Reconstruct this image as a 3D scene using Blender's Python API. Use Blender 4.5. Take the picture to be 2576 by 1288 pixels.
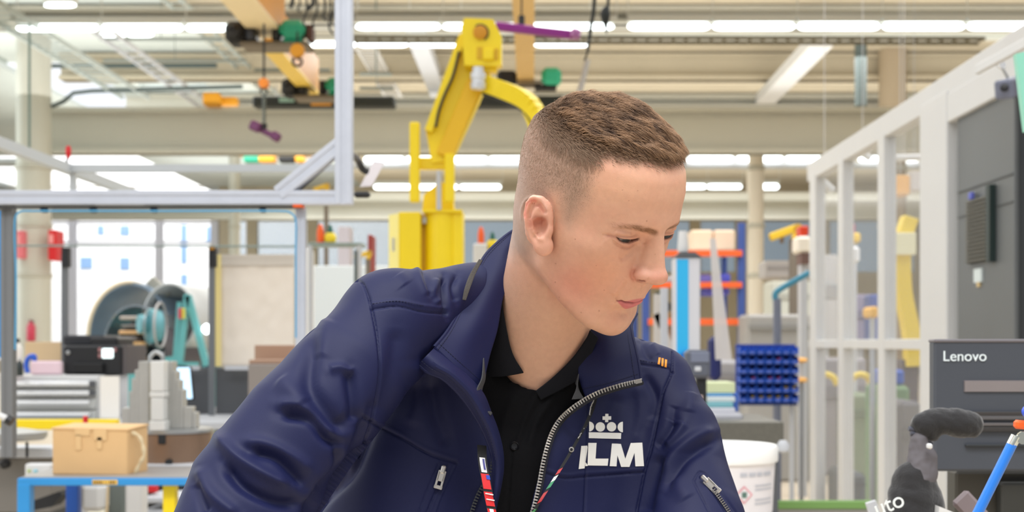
import bpy, math, random
import numpy as np
from mathutils import Vector, Matrix, noise
from mathutils.bvhtree import BVHTree

SC = bpy.context.scene
for o in list(bpy.data.objects):
    bpy.data.objects.remove(o)
COL = SC.collection
random.seed(7); RNG = np.random.default_rng(7)

# ------------------------------------------------------------------ camera
# level camera at eye height looking down the hall (+Y); focal length in pixels of the 2576 px frame
F = 3300.0; CX = 1340.0; CY = 862.0; CZ = 1.38
cam_d = bpy.data.cameras.new('camera'); CAM = bpy.data.objects.new('camera', cam_d); COL.objects.link(CAM)
CAM.location = (0, 0, CZ); CAM.rotation_euler = (math.pi / 2, 0, 0)
cam_d.sensor_width = 36.0; cam_d.lens = F * 36.0 / 2576.0
cam_d.shift_x = -(CX - 1288) / 2576.0; cam_d.shift_y = (CY - 644) / 2576.0
cam_d.clip_start = 0.05; cam_d.clip_end = 300
cam_d.dof.use_dof = True; cam_d.dof.focus_distance = 1.33; cam_d.dof.aperture_fstop = 8.5
SC.camera = CAM

# ------------------------------------------------------------------ daylight and exposure
W = bpy.data.worlds.new('daylight'); SC.world = W; W.use_nodes = True
nt = W.node_tree; nt.nodes.clear()
wo = nt.nodes.new('ShaderNodeOutputWorld'); bg = nt.nodes.new('ShaderNodeBackground')
tc = nt.nodes.new('ShaderNodeTexCoord'); sp = nt.nodes.new('ShaderNodeSeparateXYZ'); rp = nt.nodes.new('ShaderNodeValToRGB')
nt.links.new(tc.outputs['Generated'], sp.inputs[0])
mr = nt.nodes.new('ShaderNodeMapRange'); mr.inputs['From Min'].default_value = -1; mr.inputs['From Max'].default_value = 1
nt.links.new(sp.outputs['Z'], mr.inputs['Value']); nt.links.new(mr.outputs['Result'], rp.inputs[0])
el = rp.color_ramp.elements
el[0].position = 0.40; el[0].color = (0.12, 0.115, 0.11, 1)
el[1].position = 0.56; el[1].color = (0.22, 0.235, 0.26, 1)
e = el.new(0.8); e.color = (1.0, 1.0, 1.0, 1)
nt.links.new(rp.outputs[0], bg.inputs[0])
# the overcast sky is brightest over the yard, beyond the glazed bay
dt = nt.nodes.new('ShaderNodeVectorMath'); dt.operation = 'DOT_PRODUCT'; dt.inputs[1].default_value = (-0.30, 0.95, 0.05); nt.links.new(tc.outputs['Generated'], dt.inputs[0])
m2_ = nt.nodes.new('ShaderNodeMapRange'); m2_.inputs['From Min'].default_value = 0.80; m2_.inputs['From Max'].default_value = 0.97; m2_.inputs['To Min'].default_value = 1.25; m2_.inputs['To Max'].default_value = 3.0
nt.links.new(dt.outputs['Value'], m2_.inputs['Value']); nt.links.new(m2_.outputs['Result'], bg.inputs[1])
nt.links.new(bg.outputs[0], wo.inputs[0])
SC.view_settings.view_transform = 'Standard'; SC.view_settings.look = 'None'
SC.view_settings.exposure = 0.26; SC.view_settings.gamma = 1.0; SC.view_settings.use_curve_mapping = False

def area_light(name, loc, size, power, rot=(0, 0, 0), color=(1, 1, 1)):
    l = bpy.data.lights.new(name, 'AREA'); l.shape = 'RECTANGLE'; l.size, l.size_y = size; l.energy = power; l.color = color
    o = bpy.data.objects.new(name, l); COL.objects.link(o); o.location = loc; o.rotation_euler = rot
    return o
# added area lights: overhead fill, window side, and rows down the hall
area_light('overhead_fill_light', (-0.3, -0.2, 5.2), (4.0, 1.6), 220, (math.radians(-8), 0, 0))  # added, unseen: soft overhead light on the man
area_light('window_side_fill', (-6.0, 2.5, 3.4), (4.0, 3.5), 60, (0, math.radians(-72), 0), (0.93, 0.97, 1.0))  # added area light standing for daylight from the window side
area_light('glazed_bay_light', (-22, 30, 4.5), (30, 6), 3200, (0, math.radians(-90), 0), (0.88, 0.97, 1.0))
for k, yy in enumerate((12, 24, 36, 48)):
    area_light('hall_row_light', (0, yy, 6.6), (22, 2.0), 700)
    area_light('ceiling_fill_light', (2, yy + 4, 6.8), (34, 9.0), 1000, (math.pi, 0, 0), (1, .99, .96))  # uplights added to brighten the ceiling deck from below

# ------------------------------------------------------------------ helpers
def lin(c):
    r = []
    for v in c[:3]:
        v = v / 255.0
        r.append(v / 12.92 if v <= 0.04045 else ((v + 0.055) / 1.055) ** 2.4)
    return (r[0], r[1], r[2], 1.0)

def P(px, py, Y):
    """point of the place seen at photo pixel (px,py), Y metres down the hall"""
    return Vector(((px - CX) / F * Y, Y, CZ + (CY - py) / F * Y))

MATS = {}
def mat(name, rgb=(200, 200, 200), rough=0.5, metal=0.0, var=0.0, vscale=8.0, bump=0.0, bscale=60.0, emit=None, estr=0.0,
        sss=0.0, attr=None, alpha=1.0, trans=0.0, spec=0.5, sheen=0.0, coat=0.0):
    if name in MATS: return MATS[name]
    m = bpy.data.materials.new(name); m.use_nodes = True; N = m.node_tree.nodes; L = m.node_tree.links
    b = N['Principled BSDF']; base = lin(rgb)
    b.inputs['Base Color'].default_value = base; b.inputs['Roughness'].default_value = rough
    b.inputs['Metallic'].default_value = metal; b.inputs['Specular IOR Level'].default_value = spec
    b.inputs['Transmission Weight'].default_value = trans; b.inputs['Alpha'].default_value = alpha
    b.inputs['Sheen Weight'].default_value = sheen; b.inputs['Coat Weight'].default_value = coat
    if sss:
        b.inputs['Subsurface Weight'].default_value = sss; b.inputs['Subsurface Radius'].default_value = (1.0, 0.35, 0.2)
        b.inputs['Subsurface Scale'].default_value = 0.006
    if emit is not None:
        b.inputs['Emission Color'].default_value = lin(emit); b.inputs['Emission Strength'].default_value = estr
    src = None
    if attr:
        a = N.new('ShaderNodeAttribute'); a.attribute_name = attr; src = a.outputs['Color']
        L.new(src, b.inputs['Base Color'])
    t = N.new('ShaderNodeTexCoord')
    if var > 0:
        nz = N.new('ShaderNodeTexNoise'); nz.inputs['Scale'].default_value = vscale; nz.inputs['Detail'].default_value = 5
        L.new(t.outputs['Object'], nz.inputs['Vector'])
        mx = N.new('ShaderNodeMix'); mx.data_type = 'RGBA'; mx.blend_type = 'MULTIPLY'; mx.inputs['Factor'].default_value = 1.0
        rr = N.new('ShaderNodeMapRange'); rr.inputs['To Min'].default_value = 1 - var; rr.inputs['To Max'].default_value = 1 + var
        rr.inputs['From Min'].default_value = 0.3; rr.inputs['From Max'].default_value = 0.7
        L.new(nz.outputs['Fac'], rr.inputs['Value'])
        if src: L.new(src, mx.inputs[6])
        else: mx.inputs[6].default_value = base
        L.new(rr.outputs['Result'], mx.inputs[7]); L.new(mx.outputs[2], b.inputs['Base Color'])
    if bump > 0:
        nb = N.new('ShaderNodeTexNoise'); nb.inputs['Scale'].default_value = bscale; nb.inputs['Detail'].default_value = 3
        L.new(t.outputs['Object'], nb.inputs['Vector'])
        bp = N.new('ShaderNodeBump'); bp.inputs['Strength'].default_value = bump; bp.inputs['Distance'].default_value = 0.002
        L.new(nb.outputs['Fac'], bp.inputs['Height']); L.new(bp.outputs[0], b.inputs['Normal'])
    MATS[name] = m
    return m

def empty(name, loc=(0, 0, 0), label=None, cat=None, group=None, rz=0):
    o = bpy.data.objects.new(name, None); COL.objects.link(o); o.location = loc; o.rotation_euler = (0, 0, rz)
    o.empty_display_size = 0.05
    if label: o['label'] = label
    if cat: o['category'] = cat
    if group: o['group'] = group
    return o

def tag(o, label, cat, group=None):
    o['label'] = label; o['category'] = cat
    if group: o['group'] = group
    return o

def link_mesh(name, verts, faces, m=None, parent=None, smooth=False, cols=None):
    """one mesh object; world coordinates are converted into the parent's frame"""
    me = bpy.data.meshes.new(name)
    o = bpy.data.objects.new(name, me); COL.objects.link(o)
    if parent is not None:
        o.parent = parent
        bpy.context.view_layer.update()
    V = np.asarray([tuple(v) for v in verts], float) if not isinstance(verts, np.ndarray) else verts
    if parent is not None:
        Mi = np.array(wmat(parent).inverted()); V = V @ Mi[:3, :3].T + Mi[:3, 3]
    else:
        if len(V):
            c = V.mean(0); c[2] = V[:, 2].min(); V = V - c; o.location = c
    me.from_pydata(V.tolist(), [], faces if isinstance(faces, list) else faces.tolist()); me.update()
    if m: me.materials.append(m)
    if smooth: me.polygons.foreach_set('use_smooth', [True] * len(me.polygons))
    if cols is not None:
        a = me.color_attributes.new('Col', 'FLOAT_COLOR', 'POINT'); a.data.foreach_set('color', np.asarray(cols, np.float32).ravel())
    return o

def wmat(o):
    M = o.matrix_basis.copy(); p = o.parent
    while p: M = p.matrix_basis @ M; p = p.parent
    return M

class MB:
    """collects shapes (world coordinates) that become ONE mesh object"""
    def __init__(s): s.v = []; s.f = []; s.sm = []
    def add(s, v, f, sm=False):
        n = len(s.v); s.v += [tuple(p) for p in v]; s.f += [tuple(i + n for i in q) for q in f]; s.sm += [sm] * len(f)
    def box(s, lo, hi, M=None, b=0.0):
        x0, y0, z0 = lo; x1, y1, z1 = hi
        if b <= 0:
            v = [(x, y, z) for z in (z0, z1) for y in (y0, y1) for x in (x0, x1)]
            f = [(0, 2, 3, 1), (4, 5, 7, 6), (0, 1, 5, 4), (2, 6, 7, 3), (0, 4, 6, 2), (1, 3, 7, 5)]
        else:
            b = min(b, (x1 - x0) * .49, (y1 - y0) * .49, (z1 - z0) * .49)
            v = []; idx = {}
            for cx_ in (0, 1):
                for cy_ in (0, 1):
                    for cz_ in (0, 1):
                        X = (x0, x1)[cx_]; Y = (y0, y1)[cy_]; Z = (z0, z1)[cz_]
                        sx = b if cx_ == 0 else -b; sy = b if cy_ == 0 else -b; sz = b if cz_ == 0 else -b
                        idx[cx_, cy_, cz_] = len(v)
                        v += [(X, Y + sy, Z + sz), (X + sx, Y, Z + sz), (X + sx, Y + sy, Z)]
            I = lambda a, b_, c, k: idx[a, b_, c] + k
            f = []
            for a in (0, 1):
                q = [I(a, 0, 0, 0), I(a, 1, 0, 0), I(a, 1, 1, 0), I(a, 0, 1, 0)]; f.append(tuple(q if a else q[::-1]))
                q = [I(0, a, 0, 1), I(1, a, 0, 1), I(1, a, 1, 1), I(0, a, 1, 1)]; f.append(tuple(q[::-1] if a else q))
                q = [I(0, 0, a, 2), I(1, 0, a, 2), I(1, 1, a, 2), I(0, 1, a, 2)]; f.append(tuple(q if a else q[::-1]))
            for a in (0, 1):
                for c in (0, 1):
                    f.append((I(a, c, 0, 0), I(a, c, 1, 0), I(a, c, 1, 1), I(a, c, 0, 1)))
                    f.append((I(a, 0, c, 0), I(a, 1, c, 0), I(a, 1, c, 2), I(a, 0, c, 2)))
                    f.append((I(0, a, c, 1), I(1, a, c, 1), I(1, a, c, 2), I(0, a, c, 2)))
                    for e_ in (0, 1): f.append((I(a, c, e_, 0), I(a, c, e_, 1), I(a, c, e_, 2)))
        if M is not None: v = [M @ Vector(p) for p in v]
        s.add(v, f); return s
    def beam(s, a, b_, w, h, up=(0, 0, 1), bev=0.0):
        """rectangular bar from a to b_, w sideways, h along up"""
        a = Vector(a); b_ = Vector(b_); d = (b_ - a); L = d.length; d.normalize(); u = Vector(up)
        r = d.cross(u)
        if r.length < 1e-4: r = d.cross(Vector((1, 0, 0)))
        r.normalize(); u = r.cross(d)
        M = Matrix(((r.x, d.x, u.x, a.x), (r.y, d.y, u.y, a.y), (r.z, d.z, u.z, a.z), (0, 0, 0, 1)))
        return s.box((-w / 2, 0, -h / 2), (w / 2, L, h / 2), M, bev)
    def tube(s, pts, r, n=10, caps=True, close=False):
        pts = [Vector(p) for p in pts]; R_ = r if hasattr(r, '__len__') else [r] * len(pts)
        v = []; f = []; prev = None
        for i, p in enumerate(pts):
            t = (pts[min(i + 1, len(pts) - 1)] - pts[max(i - 1, 0)]).normalized()
            if prev is None:
                prev = t.orthogonal().normalized()
            prev = (prev - t * prev.dot(t)); prev = prev.normalized() if prev.length > 1e-6 else t.orthogonal().normalized()
            q = t.cross(prev)
            for k in range(n):
                a = 2 * math.pi * k / n; v.append(p + (prev * math.cos(a) + q * math.sin(a)) * R_[i])
        for i in range(len(pts) - 1):
            for k in range(n):
                f.append((i * n + k, i * n + (k + 1) % n, (i + 1) * n + (k + 1) % n, (i + 1) * n + k))
        if caps:
            f.append(tuple(range(n))[::-1]); f.append(tuple((len(pts) - 1) * n + k for k in range(n)))
        s.add(v, f, True); return s
    def lathe(s, prof, c=(0, 0, 0), n=32, axis=(0, 0, 1), caps=True):
        """prof = [(radius, height)...] turned about axis at c"""
        ax = Vector(axis).normalized(); a = ax.orthogonal().normalized(); b_ = ax.cross(a); c = Vector(c); v = []; f = []
        for (r, h) in prof:
            for k in range(n):
                t = 2 * math.pi * k / n; v.append(c + ax * h + (a * math.cos(t) + b_ * math.sin(t)) * r)
        for i in range(len(prof) - 1):
            for k in range(n): f.append((i * n + k, i * n + (k + 1) % n, (i + 1) * n + (k + 1) % n, (i + 1) * n + k))
        if caps: f.append(tuple(range(n))[::-1]); f.append(tuple((len(prof) - 1) * n + k for k in range(n)))
        s.add(v, f, True); return s
    def prism(s, poly, d, n=None):
        """closed outline (list of 3-D points) extruded by vector d"""
        poly = [Vector(p) for p in poly]; d = Vector(d); m_ = len(poly)
        v = poly + [p + d for p in poly]
        f = [tuple(range(m_))[::-1], tuple(range(m_, 2 * m_))] + [(i, (i + 1) % m_, m_ + (i + 1) % m_, m_ + i) for i in range(m_)]
        s.add(v, f); return s
    def build(s, name, m, parent=None, smooth=None):
        o = link_mesh(name, s.v, s.f, m, parent)
        sm = s.sm if smooth is None else [smooth] * len(s.f)
        o.data.polygons.foreach_set('use_smooth', sm)
        if any(sm):
            try: o.data.set_sharp_from_angle(angle=math.radians(40))
            except Exception: pass
        return o

def spline(pts, n):
    """Catmull-Rom through control points, n samples"""
    p = np.asarray([tuple(q) for q in pts], float); m_ = len(p)
    if m_ == 2: t = np.linspace(0, 1, n)[:, None]; return p[0] * (1 - t) + p[1] * t
    seg = np.r_[0, np.cumsum(np.sqrt(np.linalg.norm(np.diff(p, axis=0), axis=1)) + 1e-9)]
    T = np.linspace(0, seg[-1], n); out = np.empty((n, p.shape[1]))
    mt = np.empty_like(p)
    for i in range(m_):
        a, b = max(i - 1, 0), min(i + 1, m_ - 1); mt[i] = (p[b] - p[a]) / (seg[b] - seg[a])
    k = np.clip(np.searchsorted(seg, T, side='right') - 1, 0, m_ - 2)
    h = seg[k + 1] - seg[k]; u = ((T - seg[k]) / h)[:, None]; h = h[:, None]
    return ((2 * u**3 - 3 * u**2 + 1) * p[k] + (u**3 - 2 * u**2 + u) * h * mt[k] + (-2 * u**3 + 3 * u**2) * p[k + 1] + (u**3 - u**2) * h * mt[k + 1])

# ------------------------------------------------------------------ implicit surfaces for soft bodies
class Vol:
    def __init__(s, lo, hi, h):
        s.lo = np.array(lo, float); s.h = h; s.n = (np.ceil((np.array(hi) - s.lo) / h).astype(int) + 1)
        ax = [(s.lo[i] + h * np.arange(s.n[i])).astype(np.float32) for i in range(3)]
        s.X = ax[0][:, None, None]; s.Y = ax[1][None, :, None]; s.Z = ax[2][None, None, :]
        s.d = np.full(tuple(s.n), 1.0e3, np.float32)
    def sl(s, lo, hi):
        a = np.clip(np.floor((np.array(lo) - s.lo) / s.h).astype(int), 0, s.n - 1)
        b = np.clip(np.ceil((np.array(hi) - s.lo) / s.h).astype(int) + 1, a + 1, s.n)
        return slice(a[0], b[0]), slice(a[1], b[1]), slice(a[2], b[2])
    def comb(s, S, e, k, op):
        a = s.d[S]
        if op == 'sub': a, e, = -a, e     # -max(a,-e) = min(-a, e)
        if k > 0:
            h = np.clip(0.5 + 0.5 * (a - e) / k, 0, 1); r = a + (e - a) * h - k * h * (1 - h)
        else: r = np.minimum(a, e)
        s.d[S] = -r if op == 'sub' else r
    def ell(s, c, r, k=0.0, op='add', R=None):
        c = np.array(c, float); r = np.array(r, float); m_ = r.max() + k * 1.2 + 3 * s.h
        S = s.sl(c - m_, c + m_); x = s.X[S[0]] - c[0]; y = s.Y[:, S[1]] - c[1]; z = s.Z[:, :, S[2]] - c[2]
        if R is not None:
            R = np.array(R); x, y, z = (R[0, i] * x + R[1, i] * y + R[2, i] * z for i in range(3))
        k0 = np.sqrt((x / r[0])**2 + (y / r[1])**2 + (z / r[2])**2) + 1e-6
        k1 = np.sqrt((x / r[0]**2)**2 + (y / r[1]**2)**2 + (z / r[2]**2)**2) + 1e-9
        s.comb(S, (k0 * (k0 - 1) / k1).astype(np.float32), k, op)
    def cap(s, a, b, ra, rb=None, k=0.0, op='add', sq=(1, 1, 1)):
        rb = ra if rb is None else rb; a = np.array(a, float); b = np.array(b, float); m_ = max(ra, rb) + k * 1.2 + 3 * s.h
        S = s.sl(np.minimum(a, b) - m_, np.maximum(a, b) + m_); x = s.X[S[0]] - a[0]; y = s.Y[:, S[1]] - a[1]; z = s.Z[:, :, S[2]] - a[2]
        d = b - a; t = np.clip((x * d[0] + y * d[1] + z * d[2]) / (d @ d + 1e-12), 0, 1)
        e = np.sqrt((x - t * d[0])**2 + (y - t * d[1])**2 + (z - t * d[2])**2) - (ra + (rb - ra) * t)
        s.comb(S, e.astype(np.float32), k, op)
    def path(s, pts, r, k=0.0, op='add'):
        """polyline of capsules combined hard among themselves, then blended once"""
        p = np.array(pts, float); R_ = r if hasattr(r, '__len__') else [r] * len(p); m_ = max(R_) + k * 1.2 + 3 * s.h
        S = s.sl(p.min(0) - m_, p.max(0) + m_); best = None
        for i in range(len(p) - 1):
            a, b = p[i], p[i + 1]; x = s.X[S[0]] - a[0]; y = s.Y[:, S[1]] - a[1]; z = s.Z[:, :, S[2]] - a[2]
            d = b - a; t = np.clip((x * d[0] + y * d[1] + z * d[2]) / (d @ d + 1e-12), 0, 1)
            e = np.sqrt((x - t * d[0])**2 + (y - t * d[1])**2 + (z - t * d[2])**2) - (R_[i] + (R_[i + 1] - R_[i]) * t)
            best = e if best is None else np.minimum(best, e)
        s.comb(S, best.astype(np.float32), k, op)
    def bump(s, c, sg, amp):
        c = np.array(c, float); sg = np.array(sg, float) * np.ones(3); S = s.sl(c - 3 * sg, c + 3 * sg)
        x = (s.X[S[0]] - c[0]) / sg[0]; y = (s.Y[:, S[1]] - c[1]) / sg[1]; z = (s.Z[:, :, S[2]] - c[2]) / sg[2]
        s.d[S] -= (amp * np.exp(-0.5 * (x * x + y * y + z * z))).astype(np.float32)
    def mesh(s):
        """naive surface nets"""
        d = s.d; n = s.n; ins = d < 0
        cnt = np.zeros(tuple(n - 1), np.int8)
        for i in (0, 1):
            for j in (0, 1):
                for k in (0, 1): cnt += ins[i:n[0] - 1 + i, j:n[1] - 1 + j, k:n[2] - 1 + k]
        act = np.argwhere((cnt > 0) & (cnt < 8)); idx = np.full(tuple(n - 1), -1, np.int64); idx[tuple(act.T)] = np.arange(len(act))
        acc = np.zeros((len(act), 3)); num = np.zeros(len(act))
        cor = [(i, j, k) for i in (0, 1) for j in (0, 1) for k in (0, 1)]
        vals = {c: d[tuple((act + c).T)].astype(float) for c in cor}
        for a in cor:
            for ax in range(3):
                if a[ax] == 0:
                    b = list(a); b[ax] = 1; b = tuple(b); va, vb = vals[a], vals[b]; m_ = (va < 0) != (vb < 0)
                    t = np.where(m_, va / np.where(m_, va - vb, 1), 0); p = np.tile(np.array(a, float), (len(act), 1)); p[:, ax] = t
                    acc += p * m_[:, None]; num += m_
        V = s.lo + (act + acc / num[:, None]) * s.h
        Fs = []
        for ax in range(3):
            b1, b2 = (ax + 1) % 3, (ax + 2) % 3
            s0 = [slice(None)] * 3; s1 = [slice(None)] * 3; s0[ax] = slice(0, n[ax] - 1); s1[ax] = slice(1, n[ax])
            for b in (b1, b2): s0[b] = slice(1, n[b] - 1); s1[b] = slice(1, n[b] - 1)
            A = ins[tuple(s0)]; B = ins[tuple(s1)]; e = np.argwhere(A != B)
            if not len(e): continue
            flip = A[tuple(e.T)]; e = e.copy(); e[:, b1] += 1; e[:, b2] += 1
            o1 = np.zeros(3, int); o1[b1] = 1; o2 = np.zeros(3, int); o2[b2] = 1
            q = np.stack([idx[tuple((e - o1 - o2).T)], idx[tuple((e - o2).T)], idx[tuple(e.T)], idx[tuple((e - o1).T)]], 1)
            q[~flip] = q[~flip][:, ::-1]; Fs.append(q)
        Fq = np.concatenate(Fs); Fq = Fq[(Fq >= 0).all(1)]
        return V, Fq

def subsurf(V, Fq, lv=1):
    me = bpy.data.meshes.new('tmp'); me.from_pydata(V.tolist(), [], Fq.tolist()); ob = bpy.data.objects.new('tmp', me); COL.objects.link(ob)
    md = ob.modifiers.new('s', 'SUBSURF'); md.levels = lv; md.render_levels = lv
    dg = bpy.context.evaluated_depsgraph_get(); ev = ob.evaluated_get(dg); m2 = ev.to_mesh()
    n = len(m2.vertices); v = np.empty(n * 3); m2.vertices.foreach_get('co', v)
    f = np.empty(len(m2.loops), np.int64); m2.loops.foreach_get('vertex_index', f)
    ev.to_mesh_clear(); bpy.data.objects.remove(ob); bpy.data.meshes.remove(me)
    return v.reshape(-1, 3), f.reshape(-1, 4)

def vnormals(V, Fq):
    a = V[Fq[:, 2]] - V[Fq[:, 0]]; b = V[Fq[:, 3]] - V[Fq[:, 1]]; nf = np.cross(a, b); N = np.zeros_like(V)
    for i in range(4): np.add.at(N, Fq[:, i], nf)
    return N / (np.linalg.norm(N, axis=1)[:, None] + 1e-12)

def to_px(V):
    return np.c_[CX + F * V[:, 0] / V[:, 1], CY - F * (V[:, 2] - CZ) / V[:, 1]]

def seg_dist(Q, pts):
    """distance of 2-D points to a polyline, signed side, and parameter along it"""
    p = np.asarray(pts, float); best = np.full(len(Q), 1e9); side = np.zeros(len(Q)); par = np.zeros(len(Q))
    L = np.r_[0, np.cumsum(np.linalg.norm(np.diff(p, axis=0), axis=1))]
    for i in range(len(p) - 1):
        d = p[i + 1] - p[i]; q = Q - p[i]; t = np.clip((q @ d) / (d @ d), 0, 1); e = q - t[:, None] * d
        r = np.hypot(e[:, 0], e[:, 1]); m_ = r < best; best[m_] = r[m_]
        side[m_] = np.sign(d[0] * q[m_, 1] - d[1] * q[m_, 0]); par[m_] = (L[i] + t[m_] * (L[i + 1] - L[i])) / L[-1]
    return best, side, par

def poly_sd(Q, poly):
    """signed distance to a closed polygon (negative inside)"""
    p = np.asarray(poly, float); d, _, _ = seg_dist(Q, np.vstack([p, p[:1]])); ins = np.zeros(len(Q), bool)
    for i in range(len(p)):
        a, b = p[i], p[(i + 1) % len(p)]; c = (a[1] > Q[:, 1]) != (b[1] > Q[:, 1])
        xx = (b[0] - a[0]) * (Q[:, 1] - a[1]) / np.where(b[1] == a[1], 1e-9, b[1] - a[1]) + a[0]; ins ^= c & (Q[:, 0] < xx)
    return np.where(ins, -d, d)

def sstep(a, b, x):
    t = np.clip((x - a) / (b - a), 0, 1); return t * t * (3 - 2 * t)
# ================================================================== PERSON
person = empty('person', (0.05, 1.62, 0.0), 'man with short brown hair in a navy zip jacket leaning forward and looking down', 'person')

def rotm(y, p, r):
    M0 = np.diag([1.0, -1, 1]); cp, sp_ = np.cos(p), np.sin(p); Px = np.array([[1, 0, 0], [0, cp, -sp_], [0, sp_, cp]])
    cr, sr = np.cos(r), np.sin(r); Ry = np.array([[cr, 0, sr], [0, 1, 0], [-sr, 0, cr]]); c, s_ = np.cos(y), np.sin(y)
    return np.array([[c, -s_, 0], [s_, c, 0], [0, 0, 1]]) @ Px @ Ry @ M0
# head frame: x = his left, y = out of the face, z = up, millimetres, origin between the ear holes
HR = rotm(math.radians(45.6), math.radians(29.5), math.radians(-8.2)); HT = np.array([0.0638, 1.4238, 0.1303 + CZ])
def h2w(v): return (np.asarray(v, float) / 1000.0) @ HR.T + HT
def w2h(v): return ((np.asarray(v, float) - HT) @ HR) * 1000.0
def pw(px, py, Y): return np.array(P(px, py, Y))

def build_head():
    lo = (-125, -165, -262); hi = (95, 132, 146); v = Vol(lo, hi, 1.45)
    zt = np.array([-100, -97, -93.5, -86.5, -77.5, -67, -54, -38, -20, 0, 20, 35, 50, 70, 88, 102, 114, 123, 128.5, 131, 133.0])
    yf = np.array([58, 66, 72, 77, 79.5, 79.5, 84, 89, 90.5, 89, 90, 93, 94.5, 92.5, 86, 74, 56, 38, 20, 8, 0])
    yb = np.array([53, 52, 44, 30, 8, -18, -48, -70, -82, -90, -95, -98, -100, -101, -96, -85, -69, -49, -30, -14, -4])
    wd = np.array([1, 11, 21, 32, 41.5, 49.5, 56, 61.5, 66, 69, 71.5, 73.5, 75, 75, 71.5, 63.5, 51.5, 37.5, 24, 13, 3.])
    yc = np.array([57, 60, 59, 52, 42, 26, 12, 4, -2, -8, -12, -12, -12, -12, -12, -11, -10, -9, -7, -5, -3.])
    z = v.Z.ravel(); f = lambda t: np.interp(z, zt, t).astype(np.float32)[None, None, :]
    # smooth the tables a little
    def sm(t):
        a = np.interp(np.arange(-120, 145, 1.0), zt, t); k = np.exp(-0.5 * (np.arange(-9, 10) / 3.5)**2); k /= k.sum()
        a = np.convolve(np.pad(a, 9, mode='edge'), k, 'valid'); return np.interp(z, np.arange(-120, 145, 1.0), a).astype(np.float32)[None, None, :]
    Yf, Yb, Wd, Yc = sm(yf), sm(yb), sm(wd), sm(yc)
    dx = np.abs(v.X) / Wd; dy = v.Y - Yc; fr = dy > 0
    dyn = np.where(fr, dy / (Yf - Yc), -dy / (Yc - Yb))
    nf = np.where(fr, 2.18, 2.3).astype(np.float32)
    g = (dx**nf + dyn**nf)**(1 / nf) - 1; rad = np.sqrt(v.X**2 + dy**2)
    d = rad * g / (1 + g + 1e-3)
    d = np.where(rad < 3, -np.minimum(Wd, 20), d)
    ze = np.maximum(v.Z - 131.5, -98.5 - v.Z); d = np.maximum(d, ze)
    v.d[:] = d.astype(np.float32)
    # jaw line, cheeks, brow
    for s in (-1, 1):
        v.path([(s * 50, 4, -46), (s * 41, 34, -66), (s * 24, 60, -82), (0, 69, -85)], [8, 9, 10, 10], 18)
        v.bump((s * 50, 66, 3), (17, 17, 14), 4.5)
        v.bump((s * 58, 40, 4), (10, 26, 9), 2.0)
        v.bump((s * 44, 66, -40), (14, 16, 16), -1.5)
        v.bump((s * 29, 95, 40), (18, 12, 7), 3.8)
        v.bump((s * 60, 62, 52), (12, 18, 20), -2.0)
        v.bump((s * 31, 92, 22), (13, 14, 9.5), -9.0)
        v.bump((s * 16, 96, 22), (6, 9, 9), -4.5)
        # lids over the eyeball
        v.ell((s * 31.0, 71.0, 24.0), (14.0, 13.4, 12.8), 8.0)
        v.path([(s * 18, 87, 27), (s * 26, 88, 30.5), (s * 36, 85, 31), (s * 45, 78, 28)], .7, 1.8, 'sub')
        v.bump((s * 20, 92, 12), (6, 8, 8), -1.5)
        v.bump((s * 28, 88, 7), (14, 8, 4), -0.8)
    v.bump((0, 96, 42), (9, 10, 8), 1.5)
    v.ell((0, 68, -80), (17, 13, 13), 12)
    # nose
    v.cap((0, 89, 34), (0, 96, -6), 7.5, 14.0, 7)
    v.path([(0, 92, 30), (0, 100, 16), (0, 107, 2), (0, 110, -6.5)], [5.0, 5.4, 6.2, 7.0], 6)
    v.ell((0, 110.6, -8.2), (8.8, 9.2, 8.0), 5)
    for s in (-1, 1):
        v.ell((s * 13.0, 100, -11.0), (6.2, 9.4, 6.6), 4.5)
        v.ell((s * 5.5, 109, -10), (6.0, 7.3, 5.8), 4)
        v.path([(s * 18.5, 96, -2), (s * 20.5, 93, -9), (s * 19, 92, -18)], 1.1, 2.2, 'sub')
        v.ell((s * 7.2, 106, -19.5), (3.4, 6.4, 3.6), 1.6, 'sub')
    # mouth
    v.bump((0, 92, -35), (25, 14, 15), 5.2)
    v.bump((0, 90, -52), (18, 12, 8), 2.2)
    v.bump((0, 97, -31), (3.0, 8, 7), -1.3)
    v.bump((0, 92, -64), (20, 10, 6), -2.4)
    for s in (-1, 1):
        v.bump((s * 28.5, 86, -47), (4, 6, 5), -1.8)
        v.bump((s * 34, 84, -30), (5, 9, 12), -1.1)
    # neck down into the shirt
    nb = w2h([pw(1328, 1060, 1.580)])[0]; nt_ = np.array([0, -36, -14.0]); mid = (nb + nt_) / 2 + np.array([0, -6, 0])
    v.path([nt_, mid, nb], [57, 55, 52], 20)
    st = w2h([pw(1350, 1010, 1.510)])[0]
    v.path([(60, -24, -18), (46, 2, -70), st], [6, 6, 5], 20)
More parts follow.
